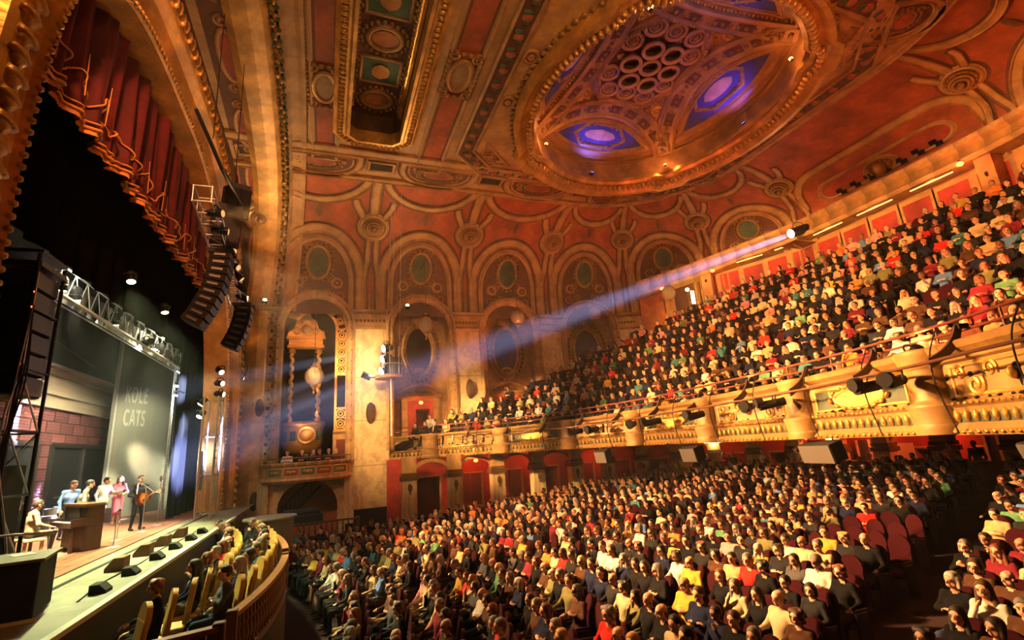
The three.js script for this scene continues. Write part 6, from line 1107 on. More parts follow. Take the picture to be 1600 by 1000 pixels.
// ---- strip lamps under the rear cornice
for (let i = 0; i < 5; i++) {
  const s = 33.2 + i * 2.5, A = onWall(s, 13.22, 1.0), B = onWall(s + 1.7, 13.22, 1.0), mid = [(A[0] + B[0]) / 2, (A[1] + B[1]) / 2, (A[2] + B[2]) / 2];
  const o = thing('strip_lamp', `thin amber strip lamp under the rear cornice, ${ORD[i]} from the left`, 'lamp', mid, 0, 'strip lamps under the rear cornice');
  obj('diffuser', bar(A.map((v, k) => v - mid[k]), B.map((v, k) => v - mid[k]), 0.035), glow(1, 0.55, 0.16, 1.6), o); obj('housing', bar(A.map((v, k) => v - mid[k] + (k === 1 ? 0.06 : 0)), B.map((v, k) => v - mid[k] + (k === 1 ? 0.06 : 0)), 0.05), M.bronze, o);
  point(mid[0] - 0.1, mid[1] - 0.1, mid[2], AMBER, 2.2, 6);
}
{ // lit lobby lamp between the rear posts
  const P = onWall(29.7, 12.2, 1.0), o = thing('lobby_lamp', 'bright yellow work lamp between the rear posts', 'lamp', P);
  obj('bulb', ball(0.12, 0.12, 0.12, 0, 0, 0, 10), glow(1, 0.75, 0.2, 14), o); obj('stand', bar([0, -1.6, 0], [0, -0.1, 0], 0.03), M.bronze, o); point(...P, col(1, 0.7, 0.25), 6, 5);
  const S = onWall(30.0, 11.6, 1.05), q = thing('light_box', 'glowing white panel below the work lamp at the rear', 'lamp', S); obj('panel', rbox(0.25, 0.9, 0.12, 0.04), glow(1, 0.85, 0.45, 2.5), q); obj('frame', box(0.3, 0.05, 0.16, 0, -0.48, 0), M.bronze, q);
}
// ---- stage lanterns on the truss, with beams; the last an added wash on the flat
[[-15.0, [-6.8, 1.2, -16.5], 4200, 9], [-15.8, [-6.5, 1.2, -18.5], 900, 24], [-18.5, [-7, 1.2, -20.5], 900, 24], [-22.5, [-6.4, 1.2, -21.5], 900, 24], [-23.2, [-8.6, 2.5, -27.5], 2600, 7], [-24.2, [-8.3, 3.4, -29.3], 2600, 7], [-26.8, [-7.6, 2.6, -30.6], 3000, 8], [-21.5, [-10.2, 6.2, -24.5], 900, 36], [-25.6, [-8.1, 4.0, -29.5], 420, 34]].forEach(([z, to, power, angle], i) => lantern('stage_lantern', `stage lantern on the overhead truss, ${ORD[i]} counted`, [TB.x + 0.15, TB.y - 0.3, z], to, 0.13, 0.3, glow(1, 0.93, 0.55, 22), 'lanterns of the stage truss', { color: STAGEY, power: power * 0.5, angle, pen: 0.6, soft: 4 }));
// front light on the apron
[[-16.2, [-3.8, 1.2, -13.5], 60], [-19.5, [-3.8, 1.2, -18], 60]].forEach(([z, to, power], i) => lantern('apron_lantern', `yellow-green lantern over the stage apron, ${ORD[i]} of two`, [-5.3, 8.4, z], to, 0.12, 0.3, glow(0.9, 1, 0.4, 8), 'apron lanterns', { color: col(0.95, 1, 0.45), power: power * 8, angle: 34, pen: 0.7, soft: 6 }));
// two bare bulbs on the truss in front of the reflector sheets
[[-15.2, 'left'], [-22.6, 'right']].forEach(([z, w]) => { const o = thing('truss_bulb', `bright yellow bulb on the stage truss, ${w} of two`, 'lamp', [TB.x + 0.42, TB.y + 0.2, z]); obj('bulb', ball(0.09, 0.09, 0.09, 0, 0, 0, 10), glow(1, 0.9, 0.4, 14), o); obj('socket', cyl(0.04, 0.04, 0.1, -0.06, 0.1, 0, 8), M.blackMetal, o); point(TB.x + 0.42, TB.y + 0.2, z, col(1, 0.92, 0.6), 16, 4); });
{ const p = [-0.9, 3.35, -28.35]; lantern('added_floodlight', 'added amber flood in the side box aimed up at the gilded aedicule', p, [-1.15, 9.5, -30.3], 0.1, 0.18, glow(1, 0.5, 0.16, 3), 'added house floodlights', { color: col(1, 0.42, 0.12), power: 60, angle: 24, pen: 0.7, soft: 6 }); }  // flood added to brighten the aedicule
// ---- side ladder of lamps at the far wing and the white scaffold tower with yellow lamps
{
  const o = thing('lamp_ladder', 'vertical ladder of small white lamps in the far wing', 'lamp ladder', [-6.9, SY, -28.0]);
  obj('rail', [bar([0, 0, -0.14], [0, 7.4, -0.14], 0.025), bar([0, 0, 0.14], [0, 7.4, 0.14], 0.025)], M.steel, o);
  for (let y = 0.4; y < 7.4; y += 0.45) obj('rung', bar([0, y, -0.14], [0, y, 0.14], 0.016), M.steel, o);
  [6.5, 5.8, 5.35].forEach((y, i) => lantern('wing_lantern', `cold white lantern on the wing ladder, ${['upper', 'middle', 'lower'][i]}`, [-6.75, SY + y, -27.95], [-8.4, 1.4, -24.5 - i], 0.11, 0.22, glow(0.8, 0.88, 1, 26), 'lanterns of the wing ladder', { color: col(0.65, 0.75, 1), power: i === 2 ? 2200 : 300, angle: 8, pen: 0.7 }));
  const t = thing('scaffold_tower', 'pale lattice scaffold tower at the far side of the stage', 'scaffold', [-4.35, SY, -23.6]);
  const pale = std([0.42, 0.42, 0.32], 0.45, 0.4);
  for (const [x, z] of [[0.25, -0.5], [0.25, 0.5], [-0.25, -0.5], [-0.25, 0.5]]) obj('upright', bar([x, 0, z], [x, 4.7, z], 0.04, 8), pale, t);
  for (let y = 0.15; y < 4.7; y += 0.3) obj('rung', bar([0.25, y, 0.12], [0.25, y, 0.5], 0.022), pale, t);
  for (let y = 0.1; y < 4.7; y += 1.5) { obj('frame_tube', [bar([0.25, y, -0.5], [0.25, y, 0.5], 0.03), bar([-0.25, y, -0.5], [-0.25, y, 0.5], 0.03), bar([-0.25, y, -0.5], [0.25, y, -0.5], 0.03)], pale, t); if (y < 3.5) obj('brace', [bar([0.25, y, -0.5], [0.25, y + 1.5, 0.12], 0.02)], pale, t); }
  [4.4, 3.9].forEach((y, i) => lantern('tower_lantern', `yellow lantern on the far scaffold tower, ${i ? 'lower' : 'upper'}`, [-4.78, SY + y, -23.3], [-7.5 + i, 2.0, -23.4 + i * 2], 0.12, 0.26, glow(1, 0.95, 0.45, 20), 'lanterns of the scaffold tower', { color: col(1, 0.95, 0.5), power: 230, angle: 18, pen: 0.7 }));
  [5.2, 5.6, 6.0].forEach((y, i) => lantern('added_tower_flood', `added warm lantern at the head of the far scaffold tower, ${['lower', 'middle', 'upper'][i]}`, [-4.0, SY + y - 0.4, -23.5 + i * 0.4], [[22, 1.2, -17], [22, 1.2, -6], [4, -0.6, -13.5]][i], 0.12, 0.3, glow(1, 0.7, 0.35, 3), 'added warm lanterns of the scaffold tower', { color: i === 2 ? HOUSE : WARM, power: i === 2 ? 1100 : 2600, angle: i === 2 ? 19 : 13, pen: 0.6, soft: 5 }));  // added to light the rows under the balcony and the front seats
  tag(obj('tower_poster', box(0.03, 1.5, 0.5, -4.62, 3.0, -23.7), std([0.3, 0.29, 0.25], 0.8)), 'grey notice sheet hung behind the scaffold tower', 'sheet');
}
// ---- loudspeaker rig over the far side of the proscenium
{
  const steelish = M.steel, t = thing('rig_truss', 'steel lattice truss hung in front of the proscenium', 'truss', [0, 0, 0]);
  const A = [-3.5, 10.1, -14.1], B = [-3.5, 9.0, -20.6], off = [[0, 0, 0], [0.45, 0, 0], [0, 0.45, 0], [0.45, 0.45, 0]], lerp = (k) => A.map((v, i) => v + (B[i] - v) * k);
  off.forEach((o) => obj('chord', bar(A.map((v, i) => v + o[i]), B.map((v, i) => v + o[i]), 0.03), steelish, t));
  for (let k = 0; k <= 12; k++) { const P = lerp(k / 12); obj('strut', [bar(P, [P[0], P[1] + 0.45, P[2]], 0.018), bar([P[0] + 0.45, P[1], P[2]], [P[0] + 0.45, P[1] + 0.45, P[2]], 0.018), bar(P, [P[0] + 0.45, P[1], P[2]], 0.018), bar([P[0], P[1] + 0.45, P[2]], [P[0] + 0.45, P[1] + 0.45, P[2]], 0.018)], steelish, t); }
  for (let k = 0; k < 12; k++) { const P = lerp(k / 12), Q = lerp((k + 1) / 12); obj('lacing', [bar([P[0] + 0.45, P[1], P[2]], [Q[0] + 0.45, Q[1] + 0.45, Q[2]], 0.013), bar([P[0], P[1], P[2]], [Q[0] + 0.45, Q[1], Q[2]], 0.013)], steelish, t); }
  const f = thing('upper_frame', 'open steel catwalk frame above the loudspeakers', 'frame', [0, 0, 0]);
  obj('outer_frame', [bar([-3.4, 12.3, -13.2], [-3.4, 12.6, -16.2], 0.05), bar([-2.9, 11.2, -14.2], [-2.9, 11.8, -17.5], 0.05), bar([-3.4, 12.3, -13.2], [-2.9, 11.2, -14.2], 0.05), bar([-3.4, 12.6, -16.2], [-2.9, 11.8, -17.5], 0.05)], M.blackMetal, f);
  for (let k = 1; k < 6; k++) obj('rung', bar([-3.4, 12.3 + k * 0.05, -13.2 - k * 0.5], [-2.9, 11.2 + k * 0.1, -14.2 - k * 0.55], 0.025), steelish, f);
  obj('hanger', [bar([-3.3, 12.5, -14.8], [-3.3, 17.1, -14.8], 0.015), bar([-3, 11.6, -16.8], [-3, 17.1, -16.8], 0.015)], M.blackMetal, f);
  const sub = (pos, w, rx, label) => { const o = thing('hung_speaker', label, 'speaker', pos, 0.35); obj('cabinet', rbox(0.8, w, 0.9, 0.06, 0, 0, 0, 0, rx), M.black, o); obj('front', box(0.7, w * 0.9, 0.03, 0, 0, 0.46, 0, rx), std([0.02, 0.02, 0.024], 0.7), o); obj('bracket', bar([0, w / 2 - 0.1, 0], [0, w / 2 + 0.6, -0.1], 0.03), M.blackMetal, o); };
  sub([-3.2, 12.2, -18.3], 1.1, 0.4, 'black hung loudspeaker under the catwalk frame, upper of two'); sub([-3.2, 10.6, -16.9], 1.3, 0.3, 'black hung loudspeaker over the lattice truss, lower of two');
  const array = (x0, y0, z0, n, w, h, bend, face, label) => {
    const o = thing('line_array', label, 'speaker', [x0, y0, z0]); let y = 0, x = 0, a = 0;
    for (let i = 0; i < n; i++) { const c = new THREE.Group(); c.name = 'cabinet'; o.add(c); obj('box', rbox(0.55, h * 0.93, w, 0.02, x, y, 0, 0, 0, -a), M.black, c); obj('grille', box(0.015, h * 0.8, w * 0.94, x + 0.28 * Math.cos(a), y - 0.28 * Math.sin(a), 0, 0, 0, -a), face, c); obj('side_rig', box(0.3, h * 0.3, 0.03, x, y, w / 2 + 0.02, 0, 0, -a), std([0.06, 0.06, 0.065], 0.4, 0.4), c); a += bend; y -= h * Math.cos(a); x -= h * Math.sin(a); }
    obj('fly_bar', [box(0.7, 0.1, w * 0.8, 0, h * 0.75, 0), bar([0.1, h * 0.75, 0], [0.1, h + 0.3, 0], 0.03)], M.blackMetal, o);
  };
  array(-3.1, 9.3, -16.3, 10, 0.75, 0.235, 0.055, std([0.02, 0.02, 0.024], 0.6), 'long curved black line array hanging under the lattice truss');
  array(-2.9, 8.6, -19.6, 7, 0.6, 0.23, 0.07, std([0.10, 0.10, 0.11], 0.6), 'shorter curved line array with grey grilles hanging beside the far jamb');
  tag(obj('rig_cable', tube([[-3.3, 9.6, -20.4], [-3.3, 8.2, -21.6], [-3.2, 7.2, -23.5], [-3.6, 6.9, -25.5]], 0.018, 24, 5), M.black), 'black cable drooping from the lattice truss to the far jamb', 'cable');
}
// ---- bracket arms, hung lanterns and cables along the balcony front, boxy speakers below it
{
  const arm = (u, i) => { const [x, z, nx, nz] = bAt(u), t = bTop(z), o = thing('bracket_arm', `dark curved bracket arm on the balcony front, ${ORD[i]} from the far end`, 'bracket', [x, t, z], Math.atan2(nx, nz), 'bracket arms on the balcony front');
    const s = new THREE.Shape(); s.moveTo(0, 0.3); s.quadraticCurveTo(0.1, -0.25, 0.85, -0.55); s.lineTo(0.85, -0.34); s.quadraticCurveTo(0.3, -0.15, 0.14, 0.3); s.closePath();
    obj('blade', move(new THREE.ExtrudeGeometry(s, { depth: 0.06, bevelEnabled: false, curveSegments: 8 }), 0, 0, 0, -Math.PI / 2), std([0.05, 0.022, 0.014], 0.5), o); obj('foot', box(0.1, 0.1, 0.2, 0, 0.28, 0), M.blackMetal, o); };
  const us = []; for (let u = 5.5; u < BL * 0.8; u += 2.35) us.push(u); us.forEach(arm);
  const pipe = []; for (let i = 0; i <= 80; i++) { const u = 5 + (BL * 0.8 - 5) * i / 80, [x, z, nx, nz] = bAt(u); pipe.push([x + nx * 0.88, bTop(z) - 0.42, z + nz * 0.88]); }
  tag(obj('lighting_pipe', tube(pipe, 0.035, 160, 6), std([0.12, 0.045, 0.02], 0.4, 0.3)), 'long brown lighting pipe carried by the bracket arms', 'pipe');
  [[12.6, 0], [13.7, 0.2], [16.2, 0], [17.6, 0.1], [20.1, 0], [22.6, 0], [23.7, 0.2], [27.3, 0.5], [28.0, 0.9]].forEach(([u, t], i) => { const [x, z, nx, nz] = bAt(u), y = bTop(z) - 0.6, o = thing('rail_lantern', `black stage lantern clamped under the balcony pipe, ${ORD[i]} from the far end`, 'lamp', [x + nx * 0.9, y, z + nz * 0.9], Math.atan2(nx, nz) + 0.5 * (i % 3 - 1), 'lanterns under the balcony pipe');
    obj('barrel', [cyl(0.12, 0.13, 0.75, 0, -0.08, 0.1, 12, 0, Math.PI / 2 + 0.15), cyl(0.15, 0.16, 0.2, 0, -0.02, 0.45, 12, 0, Math.PI / 2 + 0.15)], M.black, o); obj('yoke', [bar([-0.15, -0.05, 0.05], [-0.15, 0.15, 0], 0.02), bar([0.15, -0.05, 0.05], [0.15, 0.15, 0], 0.02), bar([-0.15, 0.15, 0], [0.15, 0.15, 0], 0.02)], M.blackMetal, o); });
  for (let i = 0; i < 14; i++) { const u = 6 + i * 2.05, [x, z, nx, nz] = bAt(u), t = bTop(z); tag(obj('front_cable', tube([[x + nx * 0.2, t + 0.3, z + nz * 0.2], [x + nx * 0.45, t - 0.2, z + nz * 0.45], [x + nx * 0.5, t - 0.8, z + nz * 0.5], [x + nx * 0.3, BB - 0.1, z + nz * 0.3]], 0.016, 16, 5), M.black), `black cable hanging down the balcony front, ${ORD[i]} from the far end`, 'cable', 'cables on the balcony front'); }
  [[13.4, 0.5], [18.6, 0.62], [24.2, 0.85], [30.6, 1.25]].forEach(([u, w], i) => { const [x, z, nx, nz] = bAt(u), o = thing('soffit_speaker', `grey boxy loudspeaker under the balcony edge, ${ORD[i]} from the far end`, 'speaker', [x + nx * 0.05, BB - 0.5, z + nz * 0.05], Math.atan2(nx, nz), 'loudspeakers under the balcony');
    obj('cabinet', rbox(w * 1.3, 0.55, 0.5, 0.03, 0, 0, 0, 0, 0.25), M.black, o); obj('grille', box(w * 1.24, 0.5, 0.03, 0, -0.06, 0.25, 0, 0.25), std([0.085, 0.075, 0.065], 0.8), o); obj('hanger', [bar([-w * 0.5, 0.2, 0], [-w * 0.5, 0.5, 0], 0.02), bar([w * 0.5, 0.2, 0], [w * 0.5, 0.5, 0], 0.02)], M.blackMetal, o); });
}
// ================================================================ PIT SEATING, BALUSTRADE, SIDE BOX, WALLS UNDER THE BALCONY
const pitArc = (R, z) => ROWC[0] + Math.sqrt(R * R - (z - ROWC[1]) ** 2);
{
  const yellow = std([0.50, 0.29, 0.06], 0.55), dark = std([0.03, 0.02, 0.012], 0.5);
  const proto = thing('pit_chair', '', 'chair', [0, 0, 0], 0, 'yellow chairs in the orchestra pit');
  obj('seat', rbox(0.48, 0.09, 0.46, 0.04, 0, 0.43, 0.04), yellow, proto);
  obj('backrest', [rbox(0.47, 0.5, 0.08, 0.04, 0, 0.74, -0.23, 0, -0.14), cyl(0.235, 0.235, 0.08, 0, 0.97, -0.265, 18, 0, Math.PI / 2 - 0.14)], yellow, proto);
  for (const [x, z] of [[-0.19, -0.17], [0.19, -0.17], [-0.19, 0.2], [0.19, 0.2]]) obj('leg', bar([x, 0, z * 1.1], [x, 0.4, z], 0.018, 6), dark, proto);
  const spots = [];
  for (let z = -9.7, i = 0; z > -20.3; z -= 0.78, i++) spots.push([pitArc(18.35, z), z, 'front row of the pit', i]);
  for (let z = -10.9, i = 0; z > -19.6; z -= 0.82, i++) spots.push([pitArc(19.2, z), z, 'row along the pit balustrade', i]);
  const tops = ['charcoal', 'black', 'white', 'navy', 'grey', 'brown', 'red', 'olive', 'cream', 'black', 'maroon', 'pale blue', 'black', 'tan', 'grey', 'navy', 'white', 'teal', 'olive', 'black', 'grey', 'pale blue', 'pink', 'black'];
  spots.forEach(([x, z, row, i], k) => {
    const turn = facing(x, z) + rr(-0.25, 0.25), o = k ? copy(proto, [x, 0, z], turn) : proto;
    o.position.set(x, 0, z); o.rotation.y = turn; o.userData.label = `yellow padded chair in the ${row}, ${ordinal(i)} from near end`;
    if (rnd() < 0.1) return;
    const sp = (k * 5 + 3) % SPECS.length, top = tops[k % tops.length];
    person(kit(sp, true), dressed(SKINS[k % 5], TOPS[top], pick(PANTS)), HAIRS[pick(HAIRMIX[SPECS[sp].female ? 'f' : 'm'])], [x, 0.02, z], turn, `person in ${top} top, ${POSE[sp]}, ${ordinal(i)} in the ${row}`, 'people in the orchestra pit');
  });
}
// curved wooden balustrade round the pit
function balustrade(name, label, pts, y0, h, top, spindle, gap = 0.19) {
  const o = thing(name, label, 'balustrade');
  const line = (dy, w, d) => pts.slice(0, -1).map((p, i) => { const q = pts[i + 1], l = Math.hypot(q[0] - p[0], q[1] - p[1]); return box(l + 0.03, d, w, (p[0] + q[0]) / 2, y0(p) + dy, (p[1] + q[1]) / 2, -Math.atan2(q[1] - p[1], q[0] - p[0])); });
  obj('top_rail', line(h, 0.16, 0.07), top, o); obj('bottom_rail', line(0.1, 0.12, 0.12), spindle, o);
  const shape = lathe([[0.02, 0.14], [0.05, 0.17], [0.03, 0.24], [0.055, 0.4], [0.028, 0.56], [0.045, 0.62], [0.03, 0.66], [0.03, h - 0.02]], 8);
  let left = gap / 2;
  for (let i = 0; i < pts.length - 1; i++) { const p = pts[i], q = pts[i + 1], l = Math.hypot(q[0] - p[0], q[1] - p[1]); for (; left < l; left += gap) { const t = left / l, x = p[0] + (q[0] - p[0]) * t, z = p[1] + (q[1] - p[1]) * t, m = new THREE.Mesh(shape, spindle); m.name = 'baluster'; m.position.set(x, y0([x, z]), z); m.castShadow = m.receiveShadow = true; o.add(m); } left -= l; }
  for (const p of [pts[0], pts[pts.length - 1]]) obj('end_post', [rbox(0.16, h + 0.08, 0.16, 0.02, p[0], y0(p) + (h + 0.08) / 2, p[1])], spindle, o);
  return o;
}
const oak = std([0.42, 0.2, 0.06], 0.4, 0, { map: woodT }), oakDark = std([0.2, 0.09, 0.03], 0.45, 0, { map: woodT });
const arcPts = (R, z0, z1, n) => Array.from({ length: n + 1 }, (_, i) => { const z = z0 + (z1 - z0) * i / n; return [pitArc(R, z), z]; });
balustrade('pit_balustrade', 'curved oak balustrade with turned balusters, near half of the pit rail', arcPts(19.75, -9.7, -14.6, 14), K(0), 0.85, oak, oakDark);
balustrade('pit_balustrade', 'curved oak balustrade with turned balusters, far half of the pit rail', arcPts(19.75, -15.3, -20.6, 14), K(0), 0.85, oak, oakDark);
balustrade('pit_balustrade', 'short straight oak rail closing the pit at the near end', [[-1.35, -8.9], [-2.9, -8.4]], K(0), 0.9, oak, oakDark);
balustrade('side_balustrade', 'dark straight balustrade at the foot of the first arch', [[-3.2, -26.6], [1.6, -26.9]], (p) => -0.6, 0.8, std([0.06, 0.03, 0.012], 0.5), std([0.05, 0.025, 0.01], 0.5), 0.25);
tag(obj('covered_piano', [rbox(2.0, 0.55, 1.0, 0.15, -1.0, 0.35, -27.6), rbox(1.7, 0.2, 0.9, 0.08, -1.0, 0.7, -27.6)], M.black), 'long low black covered bulk in front of the low arch', 'cover');
// ---- side box in the first arch
const sideBox = struct('side_box', 'bowed side box with painted panels in the first arch');
{
  const c = 5.2, n = 24, front = Array.from({ length: n + 1 }, (_, i) => { const t = i / n, s = c - 2.15 + 4.3 * t; return [s, 0.25 + 1.15 * Math.pow(Math.sin(Math.PI * t), 0.6)]; });
  const at = (k) => { const f = Math.min(n - 1e-6, Math.max(0, k)), i = Math.floor(f), t = f - i; return [front[i][0] + (front[i + 1][0] - front[i][0]) * t, front[i][1] + (front[i + 1][1] - front[i][1]) * t]; };
  const onBox = (k, y, h) => { const p = at(k), a = at(k - 0.2), b = at(k + 0.2), l = Math.hypot(b[0] - a[0], b[1] - a[1]) || 1; return onWall(p[0] - (b[1] - a[1]) / l * h, y, p[1] + (b[0] - a[0]) / l * h); };
  const band = plaster([0.62, 0.36, 0.12], 0.5, 0.1);
  obj('box_front', sweep(onBox, [[0, 2.2], [n, 2.2]], [[-0.15, -0.4], [-0.12, 0.04], [-0.02, 0.14], [0.08, 0.12], [0.14, 0.02], [0.62, 0.02], [0.68, 0.12], [0.8, 0.18], [0.84, 0.14], [0.84, -0.12]], false, 0.8), band, sideBox);
  for (let i = 0; i < 5; i++) { const k0 = 2 + i * 4.2, k1 = k0 + 3.6; obj('painted_panel', fill(onBox, rect(k0, k1, 2.4, 2.76), 0.035, 0.5), i % 2 ? M.deep : M.green, sideBox); obj('panel_moulding', sweep(onBox, rect(k0, k1, 2.38, 2.78), [[-0.03, 0.02], [-0.03, 0.06], [0.03, 0.06], [0.03, 0.02]], true, 0.8), M.gold, sideBox); obj('panel_ornament', lumps(onBox, [[k0 + 0.6, 2.58], [k1 - 0.4, 2.58]], 0.75, [0.1, 0.09, 0.05], 0.05), M.gold, sideBox); }
  obj('box_floor', grid((a, b) => { const p = at(a * n), P = onWall(p[0], 2.25, p[1] * b - 0.6 * (1 - b)); return [P[0], P[1], P[2], a, b]; }, n, 2), M.umber, sideBox);
  obj('box_rail', tube(Array.from({ length: n + 1 }, (_, i) => onBox(i, 3.25, -0.02)), 0.03, 48, 6), std([0.14, 0.05, 0.02], 0.4, 0.3), sideBox);
  obj('box_bracket', [[c - 2.05, 1], [c + 2.05, -1]].map(([s]) => box(0.5, 2.4, 0.5, ...onWall(s, 1.0, 0.2))), M.cream, sideBox);
  [[-1.0, 0.75, 'white'], [-0.3, 0.9, 'black'], [0.25, 0.5, 'charcoal'], [0.55, 0.95, 'navy'], [1.0, 0.45, 'black'], [1.35, 0.7, 'brown']].forEach(([d, o, top], i) => { const P = onWall(c + d, 2.27, o - 0.35), sp = (i * 4 + 1) % SPECS.length; person(kit(sp, false), dressed(SKINS[i % 5], TOPS[top], PANTS[0]), HAIRS[pick(['dark', 'brown', 'grey'])], P, facing(P[0], P[2]) + 0.35, `person in ${top} top in the side box, ${ORD[i]} from the left`, 'people in the side box'); });
  [[-1.0, 0.75], [-0.3, 0.9], [0.25, 0.5], [0.55, 0.95], [1.0, 0.45], [1.35, 0.7]].forEach(([d, o], i) => { const P = onWall(c + d, 2.26, o - 0.35), st = thing('box_stool', `dark stool under the ${ORD[i]} person from the left in the side box`, 'stool', P, 0, 'stools in the side box'); obj('seat', cyl(0.2, 0.2, 0.06, 0, 0.42, 0, 14), M.umber, st); obj('leg', [bar([0, 0, 0], [0, 0.4, 0], 0.03), cyl(0.16, 0.14, 0.03, 0, 0.015, 0, 14)], M.bronze, st); });
}
// ---- walls under the balcony
const under = struct('wall_under_balcony', 'red walls, pillars and doorways under the balcony');
{
  const inset = 0.25, on = (s, y, h) => onWall(s, y, inset + h);
  const redWall = []; let from = 9.2;
  for (let s = 10.2, i = 0; s < 57; s += 2.45, i++) {
    const P = onWall(s, 0, 1.55), Q = onWall(s + 0.1, 0, 1.55), a = -Math.atan2(Q[2] - P[2], Q[0] - P[0]), fy = FLOOR(P[0]);
    const p = new THREE.Group(); p.name = 'pillar'; p.position.set(P[0], fy, P[2]); p.rotation.y = a; under.add(p);
    obj('shaft', rbox(0.75, 1.75 - fy + 0.1, 0.6, 0.03, 0, (1.75 - fy) / 2, 0), M.cream, p);
    obj('capital', [box(0.9, 0.2, 0.75, 0, 1.8 - fy, 0), box(0.8, 0.16, 0.65, 0, 2.0 - fy, 0)], M.bronze, p);
    obj('upper_block', [box(0.7, 0.9, 0.55, 0, 2.45 - fy, 0)], M.tan, p);
    obj('sconce', [ball(0.12, 0.2, 0.1, 0, 1.35 - fy, 0.34, 10), lathe([[0, 0], [0.05, 0.02], [0.03, 0.12], [0.09, 0.2]], 10, 0, 1.0 - fy, 0.36)], M.bronze, p);
    // arch band between pillars
    const m = s + 1.22, A = arch(m, 0.95, 1.95, 2.1, 0.55, 12);
    obj('arch_band', [sweep((u, v, h) => onWall(u, v, 1.4 + h), A, PM.flat(0.09, 0.2), false, 0.4)], M.tan, under);
    const dark = i % 3 === 0 || i === 7;
    const g = new THREE.Group(); g.name = dark ? 'doorway' : 'wall_panel'; under.add(g);
    obj('moulding', sweep(on, rect(s + 0.5, s + 1.95, FLOOR(onWall(s, 0, 1)[0]) + (dark ? 0 : 0.9), 1.75), PM.step(0.07, 0.1), true, 0.5), M.rib, g);
    if (dark) { redWall.push(wallStrip(from, s + 0.55, K(-2), K(2.8), on, 0.5), wallStrip(s + 0.55, s + 1.9, K(1.7), K(2.8), on, 0.5)); from = s + 1.9; obj('lobby_recess', recess(on, s + 0.55, s + 1.9, -1.6, 1.7, 1.8), M.red, g); } else obj('field', [fill(on, rect(s + 0.57, s + 1.2, 0.2, 1.68), 0.03, 0.5), fill(on, rect(s + 1.26, s + 1.88, 0.2, 1.68), 0.03, 0.5)], M.redDark, g);
  }
  obj('red_wall', [...redWall, wallStrip(from, 60, K(-2), K(2.8), on, 0.5)], M.red, under);
  // parapet behind the last rows and pale posters / windows at the rear
  const par = (a, b, o) => sweep((s, y, h) => { const P = onWall(s, 0, o); return onWall(s, FLOOR(P[0]) + y, o + h); }, [[a, 0.95], [b, 0.95]], [[-0.95, 0], [0, 0], [0, 0.18], [0.12, 0.18], [0.12, -0.12], [-0.95, -0.12]], false, 0.4);
  obj('parapet', [par(26.5, 31.5, 2.6), par(34, 39, 2.6), par(41.5, 46.5, 2.6)], plaster([0.5, 0.24, 0.08]), under);
  [[28.0, [0.6, 0.55, 0.4]], [36.4, [0.62, 0.5, 0.3]], [39.9, [0.6, 0.42, 0.2]], [44.4, [0.62, 0.48, 0.26]]].forEach(([s, c]) => obj('poster', fill((u, v, h) => onWall(u, v, 0.62 + h), rect(s - 0.4, s + 0.4, 0.6, 2.0), 0, 0.4), std(c, 0.8), under));
  [[37.6, 38.9], [43.0, 43.9], [46.6, 48.2]].forEach(([a, b]) => { const g = new THREE.Group(); g.name = 'lobby_window'; under.add(g); obj('pane', fill((u, v, h) => onWall(u, v, 0.55 + h), rect(a, b, 0.4, 2.2), 0, 0.5), std([0.12, 0.12, 0.12], 0.15, 0.7), g); obj('mullion', [a, (a + b) / 2, b].map((u) => sweep((x, v, h) => onWall(x, v, 0.55 + h), [[u, 0.4], [u, 2.2]], PM.flat(0.05, 0.06))), M.cream, g); });
}
[[14.0, 'under the balcony at the third pillar', 4], [17.6, 'under the balcony near the fourth arch', 3], [30.2, 'over the lobby doors under the balcony', 4], [35.3, 'under the balcony left of the grey loudspeaker', 4], [38.6, 'beside the lobby windows under the balcony', 4], [41.6, 'under the balcony behind the grey loudspeaker', 4], [22.0, 'in the corner under the balcony', 3]].forEach(([s, w, p]) => exitLamp(onWall(s, 2.45, 1.2), `red exit lamp ${w}`, p));
[[29.8, 'left'], [36.9, 'right']].forEach(([s, w]) => { const P = onWall(s, 2.5, 1.9), o = thing('downlight', `warm tube lamp under the balcony soffit, ${w} of two`, 'lamp', P, 0, 'tube lamps under the balcony'); obj('tube', rbox(0.3, 0.06, 1.1, 0.02), glow(1, 0.78, 0.4, 3), o); obj('housing', box(0.34, 0.05, 1.15, 0, 0.06, 0), M.bronze, o); point(P[0], P[1] - 0.1, P[2], WARM, 5, 6); });
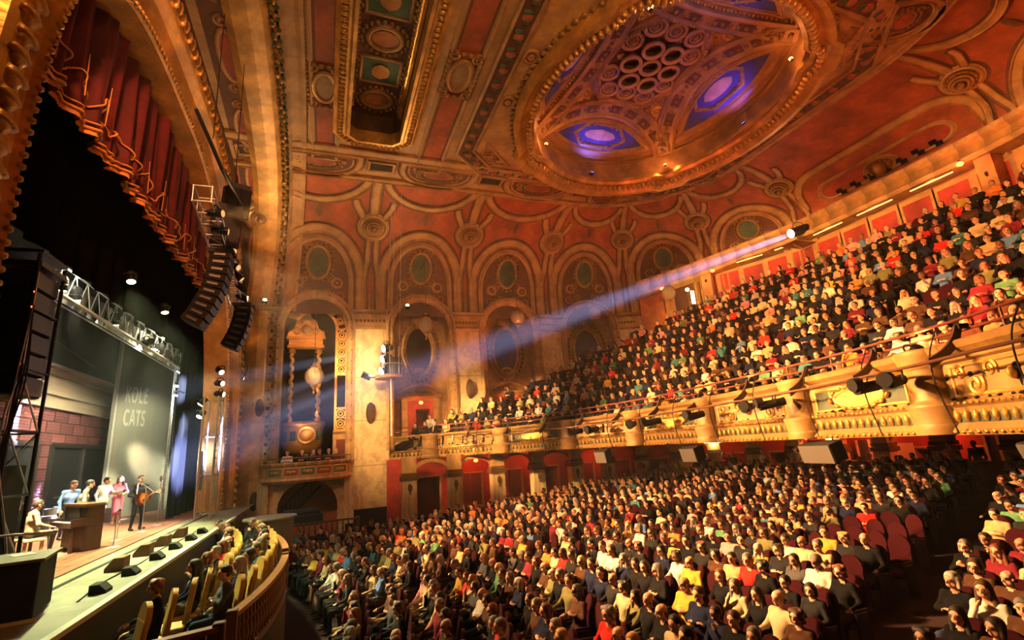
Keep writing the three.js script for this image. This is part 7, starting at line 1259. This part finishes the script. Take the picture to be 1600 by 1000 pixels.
// ---- ushers and people standing
const stander = standing({ arms: [hang(-1), hang(1)], legs: Lg(0.09), fine: 0 }), stander2 = standing({ arms: [[[-0.27, 1.15, 0.05], [-0.05, 1.08, 0.22], [0.08, 1.1, 0.22]], [[0.27, 1.15, 0.05], [0.05, 1.06, 0.22], [-0.08, 1.08, 0.22]]], legs: Lg(0.1), fine: 0, female: true, style: 'bob' });
const st = (s, off, y, top, label, two = false, group = 'people standing at the back of the house') => { const P = onWall(s, y, off); person(two ? stander2 : stander, dressed(SKINS[Math.floor(s) % 5], TOPS[top], PANTS[0]), HAIRS[two ? 'brown' : 'dark'], [P[0], y ?? 0, P[2]], facing(P[0], P[2]), label, group); };
st(11.6, 0.5, 3.4, 'white', 'usher in white shirt standing in the second arch doorway', false, 'ushers'); st(22.9, 0.5, tierY(3) - 0.3, 'white', 'usher in white shirt standing in the fourth arch doorway', false, 'ushers'); st(12.9, 0.6, 3.4, 'black', 'person in black standing right of the second arch door'); st(14.0, 0.7, 3.5, 'grey', 'person in grey standing on the balcony stair by the pier', true);
[[24.6, 2.2, 'pink'], [26.2, 1.9, 'white'], [26.9, 2.2, 'cream'], [28.6, 2.0, 'navy'], [29.3, 2.1, 'black'], [30.4, 1.9, 'maroon'], [31.0, 2.0, 'charcoal'], [33.0, 2.1, 'cream'], [35.0, 2.0, 'white'], [37.2, 1.9, 'black'], [42.6, 2.0, 'pink'], [43.4, 1.9, 'charcoal'], [45.2, 2.1, 'tan']].forEach(([s, near, top], i) => { const off = near + 0.22, P = onWall(s, 0, off); st(s, off, FLOOR(P[0]), top, `person in ${top} standing behind the last orchestra rows, ${ORD[i]} from the left`, i % 3 === 0); });
// ---- short balustrades of the balcony stairs
[[0.235, 4.2, 7.2], [0.33, 7.6, 10.4], [0.47, 9.2, 11.6], [0.2, 2.2, 4.4]].forEach(([tau, d0, d1], i) => { const pts = Array.from({ length: 7 }, (_, k) => bowlAt(tau + (i % 2 ? 0.004 : -0.004) * k, d0 + (d1 - d0) * k / 6)); balustrade('stair_balustrade', `red-brown stair balustrade between balcony tiers, ${ORD[i]} counted`, pts, (p) => { let best = 0, bd = 1e9; pts.forEach((q, k) => { const d = Math.hypot(q[0] - p[0], q[1] - p[1]); if (d < bd) { bd = d; best = k; } }); return tierY(Math.floor((d0 + (d1 - d0) * best / 6) / TIER)) + 0.02; }, 0.8, std([0.24, 0.06, 0.03], 0.5), std([0.18, 0.04, 0.02], 0.5), 0.16); });
renderer.render(scene, camera);
